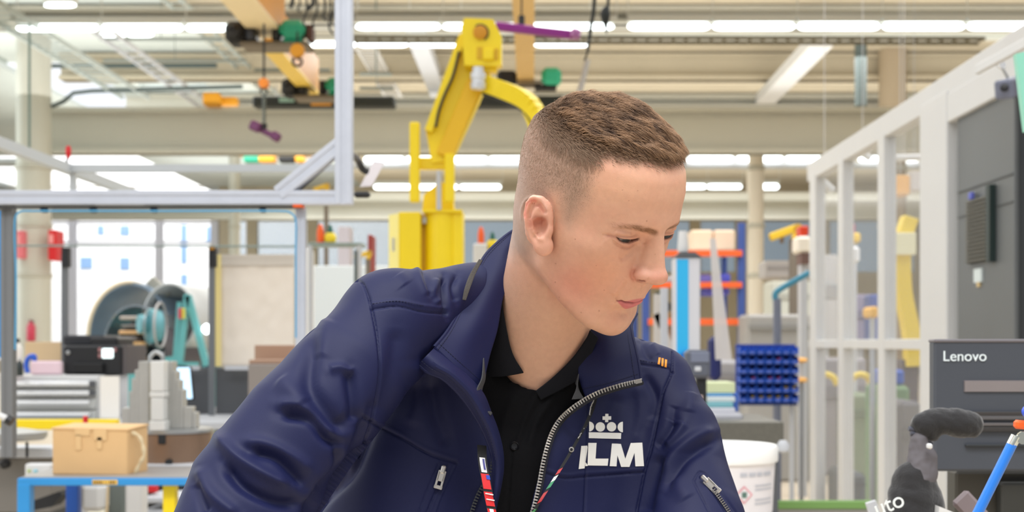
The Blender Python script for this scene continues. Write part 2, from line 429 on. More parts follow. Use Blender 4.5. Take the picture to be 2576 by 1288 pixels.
    # ears
    for s in (-1, 1):
        ca, sa = math.cos(math.radians(24)), math.sin(math.radians(24))
        def E(a, zz, n):   # a backwards along the ear, zz up, n out of the ear
            a, zz, n = a * .92, zz * .93, n
            return (s * (73.0 + sa * a + ca * n), 15.0 - ca * a + sa * n - 0.22 * zz, zz + 5.0)
        RR = np.array([[-ca * 0 + s * sa, s * ca, 0], [-ca, sa, 0], [0, 0, 1.0]])
        v.ell(E(15, 0, -5), (11, 8, 22), 5, R=RR)
        v.ell(E(17, 2, 0.5), (15.5, 3.6, 27), 3, R=RR)
        v.path([E(*q) for q in ((2, 0, 1), (3, 12, 2), (8, 23, 3), (16, 29.5, 3.6), (25, 27, 4), (31.5, 18, 4), (33, 5, 3.6), (29, -8, 3), (22, -18, 2.5), (15, -25, 2))], [2.2, 2.6, 2.7, 2.8, 2.8, 2.8, 2.7, 2.6, 2.6, 2.6], 2.4)
        v.path([E(*q) for q in ((13, 21, 2), (20, 15, 2.6), (23, 4, 3), (20, -7, 2.8), (14, -13, 2.4))], [2.0, 2.5, 2.9, 2.7, 2.4], 3.0)
        v.ell(E(10, -24, 0.8), (9.0, 3.6, 9.5), 4, R=RR)
        v.ell(E(5, -21, -0.5), (8.0, 3.6, 10), 5, R=RR)
        v.ell(E(2.5, -4, 1.5), (3.8, 3.0, 6.5), 4, R=RR)
        v.ell(E(10, -14.5, 2.2), (4.0, 3.0, 2.8), 2.5, R=RR)
        v.ell(E(12.0, -1, 6.0), (7.2, 8.0, 10.5), 2.2, 'sub', R=RR)
        v.path([E(*q) for q in ((9, 17, 4.5), (16, 23, 4.5), (24, 20, 4.5), (28, 10, 4.5), (27, 0, 4.5))], [2.2, 2.4, 2.2, 1.8, 1.2], 1.6, 'sub')
    return v

hv = build_head(); HV, HF = hv.mesh(); del hv
HV, HF = subsurf(HV, HF, 1)

# ---- landmarks seen in the photo are mirrored across the head's mid plane so both sides get the same hairline and colouring
mir = HV.copy(); mir[:, 0] = -np.abs(mir[:, 0]); HPX = to_px(h2w(mir)); HN = vnormals(HV, HF)
front = HV[:, 1] > 0
TOP = [(1455, 150), (1432, 215), (1404, 250), (1384, 290), (1402, 330), (1440, 352), (1500, 384), (1560, 400), (1640, 412), (1705, 424), (1760, 400), (1740, 300), (1640, 150)]
FADE = [(1150, 668), (1150, 200), (1600, 150), (1760, 300), (1712, 420), (1640, 412), (1560, 402), (1512, 398), (1500, 440), (1490, 500), (1462, 545), (1432, 585), (1405, 560), (1396, 500), (1396, 560), (1350, 640), (1335, 668)]
def scalp_masks(px, loc):
    t = poly_sd(px, TOP); f_ = poly_sd(px, FADE)
    back = sstep(60, 20, loc[:, 1]) * sstep(-62, -40, loc[:, 2])
    top = sstep(12, -34, t + 10 * (px[:, 0] > 1500)) * sstep(40, 60, loc[:, 2]); fade = sstep(20, -50, f_) * sstep(-88, -45, loc[:, 2])
    # back of the head, out of the camera's view
    fade = np.maximum(fade, sstep(-40, -55, loc[:, 1]) * sstep(-72, -40, loc[:, 2]))
    ear = (np.abs(loc[:, 0]) > np.interp(loc[:, 2], [-40, -20, 0, 20, 35, 50], [64, 68, 71, 73, 75.5, 78]) + .8) & (loc[:, 2] < 40) & (loc[:, 2] > -34) & (loc[:, 1] > -42) & (loc[:, 1] < 24)
    return top, fade * ~ear, ear
topm, fadem, earm = scalp_masks(HPX, HV)

# ---- fine relief traced from the near side, applied to both sides of the face
HNm = HN.copy(); HNm[:, 0] = np.where(HV[:, 0] > 0, -HN[:, 0], HN[:, 0])
facing_ = np.einsum('ij,ij->i', HNm @ HR.T, h2w(mir) - np.array([0, 0, CZ])) < 0.04
def relief(items):
    global HV
    d = np.zeros(len(HV))
    for pl, w_, a in items:
        pl = spline(pl, 24) if len(pl) > 2 else np.array(pl, float); k = np.where(facing_ & (HPX > pl.min(0) - 3 * w_).all(1) & (HPX < pl.max(0) + 3 * w_).all(1))[0]
        ds, _, par = seg_dist(HPX[k], pl); d[k] += a * np.exp(-0.5 * (ds / (w_ * .6))**2) * (0.15 + 0.85 * sstep(0, .15, par) * sstep(1, .85, par))
    HV = HV + HN * d[:, None]
UPL = [(1552, 758), (1571, 756), (1589, 753.5), (1606, 751), (1616, 751.5), (1628, 755)]; SEA = [(1552, 758), (1566, 757.5), (1582, 760), (1594, 763), (1605, 765), (1616, 762), (1630, 758)]
LOL = [(1552, 758), (1559, 765), (1571, 775), (1584, 781), (1597, 786), (1612, 788)]
EYE = [(1550, 597), (1560, 600.5), (1572, 603), (1588, 603.5), (1600, 601.5), (1608, 600.5), (1605, 604.5), (1594, 608.5), (1582, 612.5), (1569, 611.5), (1558, 605.5)]
relief([([(1560, 761), (1576, 768), (1592, 775), (1606, 776), (1625, 776)], 10, 2.4), ([(1562, 756), (1580, 757), (1600, 757), (1615, 757), (1630, 756)], 5, 1.2), (SEA, 2.6, -2.3), ([(1545, 750), (1548, 764)], 5, -1.2),
        ([(1562, 786), (1576, 795), (1592, 800), (1606, 800)], 11, -1.6), ([(1624, 712), (1622, 745)], 5, -1.3), ([(1612, 716), (1609, 744)], 5, .7),
        ([(1586, 702), (1572, 722), (1556, 742), (1544, 762)], 8, -1.3), ([(1572, 700), (1556, 722), (1542, 745)], 12, 1.3),
        ([(1598, 676), (1590, 686), (1590, 698), (1600, 708)], 4, -1.6), ([(1604, 706), (1613, 708.5), (1622, 708)], 3.2, -2.4), ([(1628, 700), (1634, 708)], 5, -.8),
        ([(1514, 589), (1535, 593), (1550, 598)], 5, -1.2), ([(1539, 603), (1550, 614), (1563, 621), (1578, 625), (1594, 620)], 3.2, -1.3), ([(1552, 606), (1566, 616), (1580, 619), (1594, 615)], 4, 0.9),
        ([(1544, 592), (1560, 594), (1580, 595.5), (1598, 594), (1611, 589)], 3.0, -1.5), ([(1545, 584), (1565, 587), (1590, 587)], 8, 1.6), ([(1612, 612), (1594, 628), (1574, 645), (1556, 655)], 9, -1.8), ([(1520, 600), (1540, 622), (1565, 638)], 12, 0.9),
        ([(1530, 575), (1555, 569), (1590, 570), (1625, 578)], 10, 1.5), ([(1604, 590), (1618, 602), (1622, 615)], 8, -1.0),
        ([(1319, 552), (1320, 526), (1330, 508), (1350, 505)], 5, -1.6), ([(1340, 562), (1352, 558), (1365, 560)], 11, -2.6), ([(1352, 584), (1358, 598)], 5, -1.2), ([(1332, 548), (1336, 575), (1346, 590)], 6, 1.0), ([(1312, 560), (1313, 525), (1325, 502), (1345, 495), (1364, 504)], 5, .8)])
HN = vnormals(HV, HF)
ed_ = poly_sd(HPX, EYE); msk = facing_ & (HV[:, 1] > 50)
HV = HV - HN * (3.6 * sstep(0.9, -1.6, ed_) * msk)[:, None]; HN = vnormals(HV, HF)

def c3(*c): return np.array(lin(c)[:3])
skin = np.tile(c3(209, 160, 135), (len(HV), 1))
def blend(mask, c, amt=1.0):
    global skin
    m_ = (mask * amt)[:, None]; skin = skin * (1 - m_) + np.asarray(c) * m_
def gs(px, c, s): return np.exp(-0.5 * (((px[:, 0] - c[0]) / s[0])**2 + ((px[:, 1] - c[1]) / s[1])**2))
fz = np.array([noise.noise(Vector(p) * 0.045) for p in HV]) ; fz2 = np.array([noise.noise(Vector(p) * 0.35) for p in HV])
blend(gs(HPX, (1452, 716), (48, 38)) * front, c3(206, 116, 102), 0.42)
blend(gs(HPX, (1520, 690), (45, 40)) * front, c3(212, 148, 116), 0.5)
blend(gs(HPX, (1655, 695), (22, 16)) * front, c3(218, 140, 128), 0.3)
blend(gs(HPX, (1600, 690), (14, 16)) * front, c3(200, 125, 110), 0.3)
blend(np.clip(fz * 1.2, 0, 1) * front, c3(206, 140, 118), 0.3)
blend(gs(HPX, (1560, 470), (90, 30)), c3(224, 176, 144), 0.5)
blend(sstep(-70, -110, HV[:, 2]), c3(208, 166, 140), 0.6)
blend(earm.astype(float), c3(226, 166, 146), 0.4)
# lips
lx, ly, lz = HV[:, 0], HV[:, 1], HV[:, 2]
LIP = UPL + [(1640, 757), (1640, 790)] + LOL[::-1][:-1]; lsd = poly_sd(HPX, LIP); lm = (ly > 70) & facing_
blend(sstep(1.6, -1.6, lsd) * lm, c3(196, 104, 108), 0.9)
sdd, _, _ = seg_dist(HPX, spline(SEA, 20)); blend(sstep(2.6, .8, sdd) * lm, c3(120, 50, 52), 0.75)
def pxline(pl, w_, col, a):
    dd, _, _ = seg_dist(HPX, spline(pl, 20) if len(pl) > 2 else pl); blend(np.exp(-0.5 * (dd / w_)**2) * facing_ * (ly > -60), col, a)
pxline([(1604, 706), (1613, 708.5), (1622, 708)], 2.2, c3(130, 60, 50), .7); pxline([(1592, 680), (1588, 692), (1594, 704)], 4, c3(190, 112, 92), .5)
pxline([(1530, 593), (1545, 596), (1554, 600)], 4, c3(168, 104, 84), .5); pxline([(1556, 612), (1574, 621), (1592, 617)], 5, c3(170, 118, 102), .45)
blend(sstep(3.0, 0.6, np.abs(ed_)) * msk, c3(120, 72, 60), 0.6); blend(sstep(0.5, -0.5, ed_) * msk, c3(110, 66, 56), .8)
pxline([(1560, 588), (1580, 590), (1600, 588)], 9, c3(188, 138, 116), .45)
pxline([(1338, 562), (1352, 560), (1362, 562)], 11, c3(176, 96, 76), .65); pxline([(1350, 548), (1366, 552)], 6, c3(150, 76, 62), .5)  # concha reddened and darkened in colour to deepen the hollow
pxline([(1320, 545), (1320, 525), (1330, 508), (1346, 505)], 4, c3(214, 110, 98), .6); pxline([(1356, 515), (1364, 530)], 5, c3(206, 130, 110), .5)
pxline([(1311, 560), (1313, 525), (1324, 503), (1342, 495), (1362, 503), (1374, 522)], 4, c3(236, 190, 172), .5)  # lighter skin tone paints the highlight along the ear rim
for s in (-1, 1):
    bd, _, par = seg_dist(np.c_[lx, lz], [(s * 9, 35), (s * 20, 37.5), (s * 32, 39.5), (s * 46, 35)])
    blend(sstep(6.0, 0.5, bd) * (ly > 60) * (1 - 0.75 * par), c3(130, 82, 54), 0.85)
# freckles and moles
for (mx_, my_, r_) in [(1447, 602, 2.2), (1398, 663, 2), (1397, 710, 2.2), (1507, 782, 2.6), (1462, 786, 2), (1407, 748, 1.6), (1566, 478, 1.6), (1604, 480, 1.6), (1582, 505, 1.6), (1627, 556, 2.2), (1500, 668, 1.5), (1520, 730, 1.8), (1648, 640, 1.4)]:
    q = to_px(h2w(HV)); blend(sstep(r_ * .75 + 1.0, r_ * .75 - .8, np.hypot(q[:, 0] - mx_, q[:, 1] - my_)) * (HN @ HR.T @ np.array([0, -1, 0]) > 0), c3(138, 90, 70), 0.5)
# shaved hair: brown stubble thinning towards the temple and the nape
blend(fadem, c3(164, 138, 122), 0.75)
dens = fadem * (0.55 + 0.45 * sstep(25, -20, poly_sd(HPX, TOP) - 75)) * (0.8 + 0.25 * fz2)
blend(np.clip(dens * sstep(-60, 40, lz), 0, 1), c3(134, 106, 84), 0.38)
blend(topm, c3(92, 66, 48), 0.85)
blend(sstep(55, 0, poly_sd(HPX, TOP)) * (lz > 40) * fadem, c3(122, 92, 68), 0.5)
rgba = np.c_[np.clip(skin, 0, 1), np.ones(len(HV))]
m_skin = mat('skin', (216, 172, 148), 0.48, sss=0.22, attr='Col', var=0.035, vscale=160, bump=0.12, bscale=900, spec=0.35)
body = link_mesh('body', h2w(HV), HF, m_skin, person, True, rgba)
body_bvh = BVHTree.FromPolygons([tuple(p) for p in h2w(HV)], HF.tolist())

# eyeballs
ec_ = h2w([-31.0, 71.0, 24.0]); dv_ = np.array([(1577 - CX) / F, 1.0, (CY - 609.5) / F]); dv_ /= np.linalg.norm(dv_); oc_ = np.array([0, 0, CZ]) - ec_; bq = dv_ @ oc_; t_ = -bq - math.sqrt(max(bq * bq - (oc_ @ oc_ - .0121**2), 0))
GAZE = (np.array([0, 0, CZ]) + dv_ * t_ - ec_) @ HR; GAZE /= np.linalg.norm(GAZE); print('gaze', GAZE)
m_eye = mat('eye_white', (214, 204, 198), 0.3, attr='Col', spec=0.25)
for s in (-1, 1):
    n1, n2 = 24, 20; V = []; Fc = []; C = []
    gz = GAZE
    for i in range(n2 + 1):
        th = math.pi * i / n2
        for j in range(n1):
            a = 2 * math.pi * j / n1; p = np.array([math.sin(th) * math.cos(a), math.sin(th) * math.sin(a), math.cos(th)])
            V.append(np.array([s * 31.0, 71.0, 24.0]) + 12.1 * p); an = math.degrees(math.acos(np.clip(p @ gz, -1, 1)))
            C.append((0.01, 0.01, 0.012, 1) if an < 10 else ((0.02, 0.018, 0.018, 1) if an < 30 else (0.20, 0.14, 0.13, 1)))
    for i in range(n2):
        for j in range(n1): Fc.append([i * n1 + j, (i + 1) * n1 + j, (i + 1) * n1 + (j + 1) % n1, i * n1 + (j + 1) % n1])
    link_mesh('eyeball', h2w(V), Fc, m_eye, person, True, C)

# ---- hair: strands grown from the scalp
def strand_mesh(name, roots, nrm, dirs, length, lift, width, cols, seg=5, curl=0.0, parent=None, rough=0.5):
    """flat-ish tapered strands (three-sided), all in one mesh: hair of one head"""
    n = len(roots); t = np.linspace(0, 1, seg)
    side = np.cross(dirs, nrm); side /= np.linalg.norm(side, axis=1)[:, None] + 1e-9
    V = np.empty((n, seg, 3, 3)); ph = RNG.uniform(0, 6.28, n)
    for i, u in enumerate(t):
        up = lift * np.sin(np.minimum(u * 1.5, 1.57)) * (1 - 0.35 * u * u)
        c = roots + dirs * (length * u)[:, None] + nrm * up[:, None] + side * (curl * np.sin(u * 3 + ph) * u)[:, None]
        # follow the curve of the skull
        c = c - nrm * ((length * u)**2 / 190.0)[:, None]
        w_ = width * (1 - 0.85 * u)
        V[:, i, 0] = c - side * w_[:, None]; V[:, i, 1] = c + side * w_[:, None]; V[:, i, 2] = c + nrm * (w_ * 0.8)[:, None]
    base = (np.arange(n) * seg * 3)[:, None, None]; q = []
    for i in range(seg - 1):
        for a, b in ((0, 1), (1, 2), (2, 0)): q.append([i * 3 + a, i * 3 + b, (i + 1) * 3 + b, (i + 1) * 3 + a])
    Fq = (base + np.array(q)[None]).reshape(-1, 4)
    C = np.repeat(np.c_[cols, np.ones(n)], seg * 3, axis=0)
    return link_mesh(name, h2w(V.reshape(-1, 3)), Fq, mat('hair', (110, 80, 55), rough, attr='Col', spec=0.35), parent or person, True, C)

ctr = HV[HF].mean(1); fn = np.cross(HV[HF[:, 2]] - HV[HF[:, 0]], HV[HF[:, 3]] - HV[HF[:, 1]]); ar = np.linalg.norm(fn, axis=1); fn /= ar[:, None]
def sample(mask, n):
    w_ = ar * mask[HF].mean(1); w_ /= w_.sum(); i = RNG.choice(len(HF), n, p=w_)
    a = RNG.random((n, 2)); q = HV[HF[i]]
    return (q[:, 0] * ((1 - a[:, :1]) * (1 - a[:, 1:])) + q[:, 1] * (a[:, :1] * (1 - a[:, 1:])) + q[:, 2] * (a[:, :1] * a[:, 1:]) + q[:, 3] * ((1 - a[:, :1]) * a[:, 1:])), fn[i], mask[HF[i]].mean(1)
# long hair on top, combed forward in clumps
r_, n_, w0 = sample(np.clip(topm, 0, 1), 15000)
n_ = n_ / np.linalg.norm(n_, axis=1)[:, None]
fl = np.array([0.55, 1.0, -0.10])[None] + 0.0 * r_
clump = np.array([[noise.noise(Vector((p[0] * .26, p[1] * .055, p[2] * .26))), noise.noise(Vector((p[0] * .22 + 50, p[1] * .05, p[2] * .22))), noise.noise(Vector((p[0] * .05 + 9, p[1] * .03, p[2] * .2)))] for p in r_])
fl = fl + np.c_[clump[:, 0] * 0.55, 0 * clump[:, 0], clump[:, 1] * 0.35] + RNG.normal(0, .08, (len(r_), 3))
fl -= n_ * (fl * n_).sum(1)[:, None]; fl /= np.linalg.norm(fl, axis=1)[:, None]
fr_ = sstep(-40, 60, r_[:, 1])
ln = (15 + 8 * fr_) * (0.55 + 0.45 * w0) * RNG.uniform(.8, 1.15, len(r_)); lf = (5.0 + 6.5 * sstep(60, 100, r_[:, 2])) * (0.45 + 0.55 * w0) * (1 + 0.5 * clump[:, 2] + 0.35 * clump[:, 0]) * RNG.uniform(.85, 1.1, len(r_))
tone = np.clip(0.5 + 1.1 * clump[:, 0] + RNG.normal(0, .18, len(r_)), 0, 1)[:, None]
cc = c3(66, 44, 32) * (1 - tone) + c3(176, 140, 108) * tone
wq = np.clip(w0, 0, 1)[:, None]**.7; cc = cc * wq + c3(158, 128, 102) * (1 - wq); ln = ln * (.35 + .65 * w0)
strand_mesh('hair', r_, n_, fl, ln, lf, np.full(len(r_), .42), cc, 6, 1.2)
# clipped hair on the sides
r_, n_, w0 = sample(np.clip(fadem * (1 - .6 * topm), 0, 1) * (0.25 + 0.75 * sstep(-40, 50, lz)), 60000)
fl = np.array([0.0, 0.25, -1.0])[None] + RNG.normal(0, .25, (len(r_), 3)); fl -= n_ * (fl * n_).sum(1)[:, None]; fl /= np.linalg.norm(fl, axis=1)[:, None]
rm = r_.copy(); rm[:, 0] = -np.abs(rm[:, 0]); near = sstep(70, 0, poly_sd(to_px(h2w(rm)), TOP))
fl = fl * (1 - near)[:, None] + np.array([0.5, 0.9, -0.35])[None] * near[:, None]; fl -= n_ * (fl * n_).sum(1)[:, None]; fl /= np.linalg.norm(fl, axis=1)[:, None]
ln = (1.0 + 3.6 * sstep(20, 95, r_[:, 2])) * (0.4 + 0.6 * w0) + 13 * near**1.5 * RNG.uniform(.5, 1.1, len(r_)); tone = RNG.uniform(0, 1, len(r_))[:, None] * (1 - .35 * near[:, None])
strand_mesh('clipped_hair', r_, n_, fl, ln * .55, 0.2 + ln * 0.15 + 2.6 * near**1.5 * RNG.uniform(.3, 1, len(r_)), .075 + .17 * near, c3(116, 90, 68) * (1 - tone) + c3(176, 148, 124) * tone, 3)
# eyebrows and lashes
for s in (-1, 1):
    bd, _, par = seg_dist(np.c_[lx, lz], [(s * 9, 35), (s * 20, 37.5), (s * 32, 39.5), (s * 46, 35)])
    r_, n_, w0 = sample(sstep(4.2, 1.0, bd) * (ly > 55) * (1.15 - par), 300)
    fl = np.array([s * 1.0, -0.2, 0.25])[None] + RNG.normal(0, .2, (len(r_), 3)); fl -= n_ * (fl * n_).sum(1)[:, None]; fl /= np.linalg.norm(fl, axis=1)[:, None]
    tone = RNG.uniform(0, 1, len(r_))[:, None]
    strand_mesh('eyebrow', r_, n_, fl, np.full(len(r_), 4.2), np.full(len(r_), .3), np.full(len(r_), .09), c3(142, 100, 68) * (1 - tone) + c3(184, 142, 108) * tone, 4)
    lr = []
    for (ex_, ey_) in spline([(1553, 598.5), (1562, 601.5), (1574, 603.5), (1588, 603.8), (1600, 602), (1606, 601)], 46):
        dv_ = Vector(((ex_ - CX) / F, 1.0, (CY - ey_ + .8) / F)).normalized(); h_ = body_bvh.ray_cast(Vector((0, 0, CZ)), dv_, 5)[0]
        if h_ is not None: q_ = w2h(np.array(h_)); lr.append((s * -q_[0], q_[1] + .3, q_[2]))
    la = np.array(lr); nl = len(la); n0 = np.tile(np.array([0, 0.2, 1.0]), (nl, 1)); dl = np.array([0, 0.8, -0.7])[None] + np.c_[(la[:, 0] - s * 32) * .04, RNG.normal(0, .06, nl), RNG.normal(0, .12, nl)]; dl /= np.linalg.norm(dl, axis=1)[:, None]
    strand_mesh('eyelashes', la, n0, dl, np.full(nl, 3.6), np.full(nl, .4), np.full(nl, .13), np.tile(c3(74, 48, 34), (nl, 1)), 4)
# ================================================================== JACKET, SHIRT, COLLARS
def Rp(r, Y): return r * Y / F
TORSO = [  # polylines of (px, py, Y, radius px) -> smooth union
    [(1195, 765, 1.520, 104), (1090, 785, 1.475, 108), (985, 806, 1.425, 116)],
    [(985, 812, 1.425, 118), (880, 943, 1.385, 146), (760, 1078, 1.345, 156), (640, 1236, 1.315, 164), (560, 1440, 1.28, 168)],
    [(1100, 950, 1.545, 190), (1040, 1180, 1.535, 215), (1010, 1440, 1.525, 240)],
    [(1330, 985, 1.560, 160), (1310, 1180, 1.555, 215), (1300, 1440, 1.545, 240)],
    [(1335, 930, 1.585, 110), (1340, 1010, 1.56, 150)],
    [(1480, 1010, 1.590, 150), (1490, 1180, 1.585, 190), (1470, 1440, 1.57, 215)],
    [(1360, 860, 1.600, 110), (1500, 905, 1.60, 92), (1640, 962, 1.60, 86)],
    [(1650, 975, 1.590, 86), (1700, 1090, 1.56, 106), (1722, 1200, 1.53, 114), (1742, 1320, 1.49, 136), (1745, 1440, 1.45, 140)],
]
def torso_vol(h, dr, lo=(-0.44, 1.16, 0.98), hi=(0.27, 1.74, 1.52), parts=TORSO, k=0.030):
    v = Vol(lo, hi, h)
    for pl in parts:
        v.path([pw(a, b, Y) for a, b, Y, r in pl], [Rp(r, Y) - dr for a, b, Y, r in pl], k)
    return v
vt = torso_vol(0.0055, 0.0); PV, PF = vt.mesh(); torso_bvh = BVHTree.FromPolygons([tuple(p) for p in PV], PF.tolist()); del vt
ORG = Vector((0, 0, CZ))
def ray(px, py, bvh):
    d = Vector(((px - CX) / F, 1.0, (CY - py) / F)); hit = bvh.ray_cast(ORG, d.normalized(), 5.0)
    return hit[0], hit[1]

OPEN = [(1300, 560), (1285, 660), (1262, 750), (1248, 830), (1228, 900), (1212, 985), (1228, 1050), (1240, 1120), (1244, 1180), (1236, 1240), (1225, 1300), (1215, 1500),
        (1300, 1500), (1332, 1300), (1352, 1210), (1362, 1165), (1374, 1115), (1402, 1060), (1440, 1028), (1478, 1000), (1476, 900), (1484, 830), (1520, 700), (1500, 560)]
jv = torso_vol(0.0026, 0.0)
# throat opening and the gap between the two fronts
nbw, ntw = pw(1335, 940, 1.535), h2w((0, -34, -30))
jv.path([ntw, nbw], [0.078, 0.064], 0.004, 'sub')
gx, gy, gz_ = np.broadcast_arrays(jv.X, jv.Y, jv.Z)
sel = np.abs(jv.d) < 0.02; Q = to_px(np.c_[gx[sel], gy[sel], gz_[sel]]); sd = poly_sd(Q, OPEN) * gy[sel] / F
sd = np.where(gy[sel] > 1.56, 0.02, sd); jv.d[sel] = np.maximum(jv.d[sel], -sd).astype(np.float32)
JV, JF = jv.mesh(); del jv, gx, gy, gz_
JV, JF = subsurf(JV, JF, 1)

SEAM = [  # (polyline px, half width px, depth mm): negative = groove, positive = ridge
    ([(935, 778), (1000, 771), (1060, 784), (1122, 790)], 3.0, -1.7), ([(935, 766), (1000, 758), (1060, 769), (1120, 776)], 6, 1.2),
    ([(870, 712), (906, 706), (926, 745), (940, 800), (951, 860), (956, 930), (948, 1000), (928, 1080), (903, 1150)], 3.4, -2.6),
    ([(915, 1052), (960, 1078), (1010, 1103), (1080, 1143), (1150, 1166)], 3.0, -2.2), ([(915, 1040), (960, 1066), (1010, 1091), (1080, 1131), (1150, 1154)], 5, 1.0),
    ([(1600, 914), (1640, 920), (1680, 926), (1694, 938)], 2.8, -2.0), ([(1600, 905), (1640, 911), (1684, 915)], 4.5, 0.9),
    ([(1692, 885), (1690, 935), (1667, 990), (1652, 1060), (1638, 1130), (1622, 1185), (1600, 1290)], 3.4, -3.0),
    ([(1362, 1187), (1420, 1203), (1468, 1200), (1550, 1194), (1618, 1188)], 2.8, -2.0), ([(1362, 1178), (1420, 1194), (1468, 1190), (1550, 1185), (1618, 1179)], 4, 0.8),
    ([(1479, 1010), (1478, 1100), (1474, 1200), (1470, 1290)], 3.0, -1.8),
    ([(1128, 1170), (1095, 1240), (1070, 1300)], 3.0, -1.8), ([(1146, 1170), (1112, 1240), (1090, 1300)], 3.0, 1.0), ([(1103, 1168), (1072, 1240), (1050, 1300)], 2.4, -1.2),
    ([(1745, 1208), (1762, 1186), (1790, 1205), (1830, 1258), (1860, 1300)], 2.6, -1.6), ([(1763, 1200), (1800, 1245), (1835, 1300)], 4.0, -3.0), ([(1745, 1212), (1790, 1300)], 2.4, -1.4),
]
FOLD = [
    ([(792, 836), (778, 963), (825, 1039), (853, 1067), (895, 1048)], 24, -8.0), ([(878, 925), (890, 1000), (900, 1070)], 18, -7.5), ([(825, 930), (860, 925), (890, 940)], 14, 4.0),
    ([(700, 1039), (778, 1053), (825, 1105), (872, 1119)], 17, -8.5), ([(690, 1015), (760, 1030), (815, 1075), (850, 1100)], 18, 5.0),
    ([(556, 1161), (612, 1223), (693, 1261), (765, 1268)], 17, -9.0), ([(540, 1088), (598, 1152), (683, 1203), (735, 1222)], 20, 8.0),
    ([(627, 1133), (693, 1152), (745, 1199), (770, 1225)], 16, -7.5), ([(600, 1110), (670, 1118), (740, 1150), (790, 1190)], 18, 4.0),
    ([(848, 1124), (853, 1180), (800, 1240)], 15, -8.0), ([(700, 950), (768, 1020)], 26, 4.0), ([(500, 1170), (530, 1240), (600, 1300)], 20, 5.5), ([(490, 1215), (520, 1290)], 15, -5.0),
    ([(935, 1030), (912, 1110), (875, 1190), (800, 1262), (765, 1320)], 20, -11.0), ([(830, 800), (800, 900)], 30, 3.5),
    ([(1116, 694), (1120, 735), (1126, 800)], 9, -7.0), ([(1100, 700), (1090, 740), (1108, 768)], 10, 3.5), ([(1060, 678), (1078, 730), (1100, 762)], 9, -3.5), ([(1045, 665), (1058, 700), (1080, 745)], 12, 3.5),
    ([(1150, 690), (1140, 720), (1150, 760)], 10, -4.0), ([(1000, 690), (1020, 720)], 22, 2.0),
    ([(1000, 820), (985, 950), (950, 1060)], 26, -4.0), ([(1075, 950), (1100, 1050), (1130, 1130)], 22, -5.0), ([(1040, 900), (1050, 1000), (1030, 1080)], 30, 4.0),
    ([(1700, 1055), (1675, 1100), (1650, 1125)], 13, -6.0), ([(1722, 1062), (1700, 1095), (1670, 1120)], 12, 5.0), ([(1812, 1105), (1760, 1130), (1715, 1165), (1670, 1240)], 16, -7.0),
    ([(1800, 1082), (1750, 1100), (1700, 1140), (1660, 1190)], 15, 5.5), ([(1740, 985), (1730, 1040)], 16, 3.0), ([(1665, 1140), (1640, 1210), (1620, 1300)], 20, -8.0), ([(1690, 1200), (1730, 1260)], 24, 3.5),
    ([(1700, 1020), (1690, 1060)], 14, -3.0), ([(1560, 990), (1540, 1060), (1545, 1130)], 22, -3.5), ([(1600, 960), (1610, 1040), (1590, 1120)], 20, 3.0), ([(1620, 940), (1650, 1000), (1640, 1060)], 14, -4.0),
    ([(1610, 850), (1625, 890), (1640, 910)], 10, -3.0), ([(1640, 862), (1655, 895)], 10, 2.0),
]
def carve(V, Fq, items, sg=1.0):
    N = vnormals(V, Fq); Q = to_px(V); vis = np.einsum('ij,ij->i', N, V - np.array([0, 0, CZ])) < 0.02
    d = np.zeros(len(V))
    for pl, w_, a in items:
        pl = spline(pl, 24) if len(pl) > 2 else np.array(pl, float)
        lo_, hi_ = pl.min(0) - 3.2 * w_, pl.max(0) + 3.2 * w_
        i = np.where(vis & (Q > lo_).all(1) & (Q < hi_).all(1))[0]
        if not len(i): continue
        ds, _, par = seg_dist(Q[i], pl); end = sstep(0, 0.16, par) * sstep(1.0, 0.84, par) if w_ > 8 else 1.0
        d[i] += a * np.exp(-0.5 * (ds / (w_ * .62))**2) * (0.25 + 0.75 * end)
    return V + N * (d / 1000.0)[:, None] * sg
JV = carve(JV, JF, FOLD); nn = vnormals(JV, JF)
wob = np.array([noise.noise(Vector(p) * 14) + .5 * noise.noise(Vector(p) * 30) for p in JV]); JV = JV + nn * (wob * 0.0016)[:, None]
JV = carve(JV, JF, SEAM)
m_navy = mat('navy_softshell', (18, 23, 62), 0.6, bump=0.10, bscale=1500, spec=0.26)
m_navy_in = mat('navy_lining', (18, 22, 58), 0.8, bump=0.1, bscale=1200, spec=0.15)
jacket = link_mesh('jacket', JV, JF, m_navy, person, True)
jac_bvh = BVHTree.FromPolygons([tuple(p) for p in JV], JF.tolist())

# ---- black polo shirt under the jacket
sv = torso_vol(0.004, 0.013, (-0.12, 1.36, 0.98), (0.12, 1.66, 1.36), [p for i, p in enumerate(TORSO) if i in (0, 2, 3, 4, 5, 6)], 0.035)
sv.path([ntw, pw(1345, 925, 1.54)], [0.060, 0.050], 0.004, 'sub')
VN = [(1240, 700), (1262, 745), (1275, 830), (1296, 890), (1326, 938), (1346, 978), (1380, 946), (1412, 912), (1464, 848), (1480, 700)]
gx, gy, gz_ = np.broadcast_arrays(sv.X, sv.Y, sv.Z); sel = np.abs(sv.d) < 0.02
sd = poly_sd(to_px(np.c_[gx[sel], gy[sel], gz_[sel]]), VN) * gy[sel] / F; sd = np.where(gy[sel] > 1.54, 0.02, sd); sv.d[sel] = np.maximum(sv.d[sel], -sd).astype(np.float32)
SV, SF = sv.mesh(); SV, SF = subsurf(SV, SF, 1); del sv
SV = carve(SV, SF, [([(1345, 985), (1322, 1030), (1302, 1080), (1288, 1140), (1275, 1300)], 3, -1.6), ([(1352, 992), (1330, 1035), (1310, 1085), (1296, 1140), (1284, 1300)], 3, .8),
                    ([(1300, 990), (1270, 1060), (1260, 1150)], 14, 2.5), ([(1400, 985), (1350, 1060), (1330, 1130)], 12, 2.5), ([(1375, 990), (1335, 1060), (1315, 1130)], 10, -2.0)])
